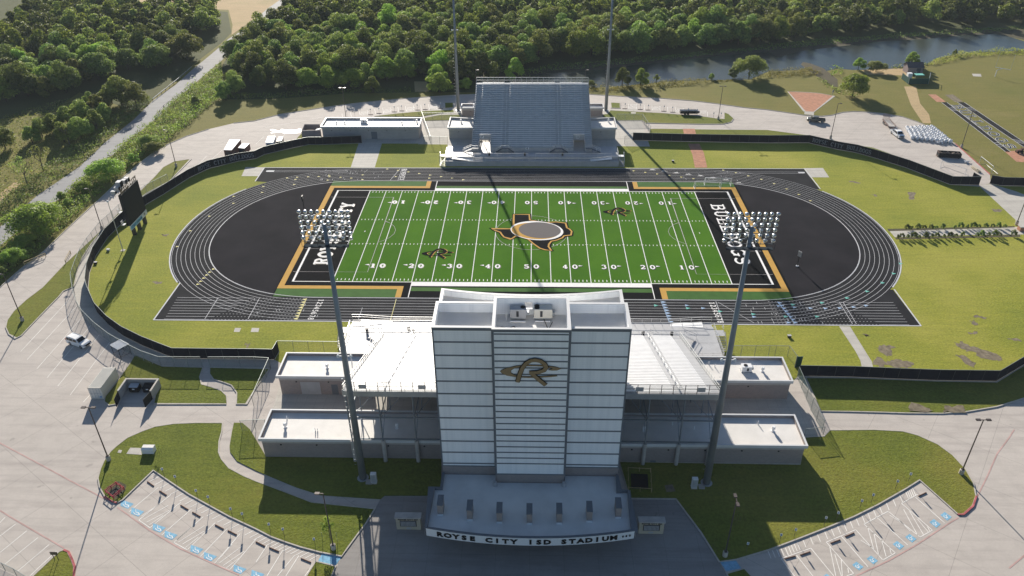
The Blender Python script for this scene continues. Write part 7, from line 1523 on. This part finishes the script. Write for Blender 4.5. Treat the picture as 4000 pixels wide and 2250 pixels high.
mass('reeds','yellow green reed belt along the near pond bank',rd1,8,1.7,'reed',(.12,.24),.3,1)
mass('reeds','yellow green reed belt at the far right pond bank',ring(gl(3,0,[(1600,650),(1700,590),(1900,540),(2100,515),(2576,498),(2800,495),(2800,555),(2300,560),(2000,580),(1800,635),(1650,660)])),8,1.7,'reed',(.12,.24),.3,4)
mass('reeds','short weeds around the pond inlet',ring(gl(3,0,[(470,770),(560,860),(700,940),(880,985),(900,960),(720,890),(640,860),(560,790)])+[]),2.2,1.0,'leaf_olive',(.2,.35),.4,3)
mass('reeds','low green weeds by the pond near the shed',ring(gl(3,0,[(590,690),(700,665),(760,700),(740,760),(640,770)])+[]),2.2,1.3,'leaf_bright',(.2,.35),.4,3)
mass('reeds','low green weeds at the waterline behind the shed',ring(gl(3,0,[(1220,672),(1400,640),(1560,640),(1700,640),(1600,668),(1400,690),(1230,688)])),2.2,1.2,'leaf_olive',(.2,.35),.4,3)
mass('bank_scrub','dark scrub on the shaded far pond bank',ring(gl(2,0,[(0,760),(200,680),(800,620),(1400,580),(2000,520),(2576,460)])+gl(3,0,[(350,410),(1100,360),(2000,300),(2700,260),(2700,300),(2000,340),(1100,405),(350,480)])+gl(2,0,[(2576,510),(2000,560),(1400,625),(900,680),(430,715),(100,790)])),2.5,1.3,'leaf_dark',(.16,.3),.2,6)
mass('verge_scrub','dark scrub under the front trees behind the far drive',ring(gl(0,0,[(2250,1000),(2400,1010)])+gl(1,0,[(0,1000),(600,965),(1100,940),(1560,930),(1560,900),(900,900),(0,950)])+gl(0,0,[(2270,960)])),4,1.6,'leaf_dark',(.15,.3),.3,8)
# ================================================================== CAMERA, LIGHT
cam=bpy.data.cameras.new('camera'); cam.sensor_width=36; cam.lens=CF/4000*36; cam.clip_start=1; cam.clip_end=6000
co=bpy.data.objects.new('camera',cam); COL.objects.link(co)
Mx=Matrix((( CR.x,CU.x,-_F.x),(CR.y,CU.y,-_F.y),(CR.z,CU.z,-_F.z))).to_4x4(); Mx.translation=CC; co.matrix_world=Mx; scene.camera=co
SEL=R(19.7); SAZ=R(-13.6)
sd=Vector((sin(SAZ)*cos(SEL),cos(SAZ)*cos(SEL),sin(SEL)))
sun=bpy.data.lights.new('sun','SUN'); sun.energy=5; sun.angle=R(.5); sun.color=(1,.93,.82)
so_=bpy.data.objects.new('sun',sun); COL.objects.link(so_); so_.rotation_euler=sd.to_track_quat('Z','Y').to_euler(); so_.location=(0,0,300)
w_=bpy.data.worlds.new('World'); scene.world=w_; w_.use_nodes=True; nt=w_.node_tree
sk=nt.nodes.new('ShaderNodeTexSky'); sk.sky_type='NISHITA'; sk.sun_disc=False; sk.sun_elevation=SEL; sk.sun_rotation=SAZ; sk.ozone_density=3.0; sk.dust_density=.6
nt.links.new(sk.outputs[0],nt.nodes['Background'].inputs[0]); nt.nodes['Background'].inputs[1].default_value=.056
scene.view_settings.view_transform='Standard'; scene.view_settings.look='None'; scene.view_settings.exposure=.92
scene.render.resolution_x=1024; scene.render.resolution_y=576

m=MB(); m.box(-900,-400,-1,900,1300,100); hz=m.build('haze',M['glass']); hz.data.materials.clear(); hm=bpy.data.materials.new('haze'); hm.use_nodes=True; hn=hm.node_tree; hn.nodes.remove(hn.nodes['Principled BSDF'])
pv=hn.nodes.new('ShaderNodeVolumePrincipled'); pv.inputs['Density'].default_value=.00009; pv.inputs['Color'].default_value=(.8,.9,1,1); pv.inputs['Anisotropy'].default_value=0; hn.links.new(pv.outputs[0],hn.nodes['Material Output'].inputs['Volume']); hz.data.materials.append(hm); tag(hz,'thin pale haze over the whole stadium',None,kind='stuff')
scene.cycles.volume_bounces=0; scene.cycles.max_bounces=6
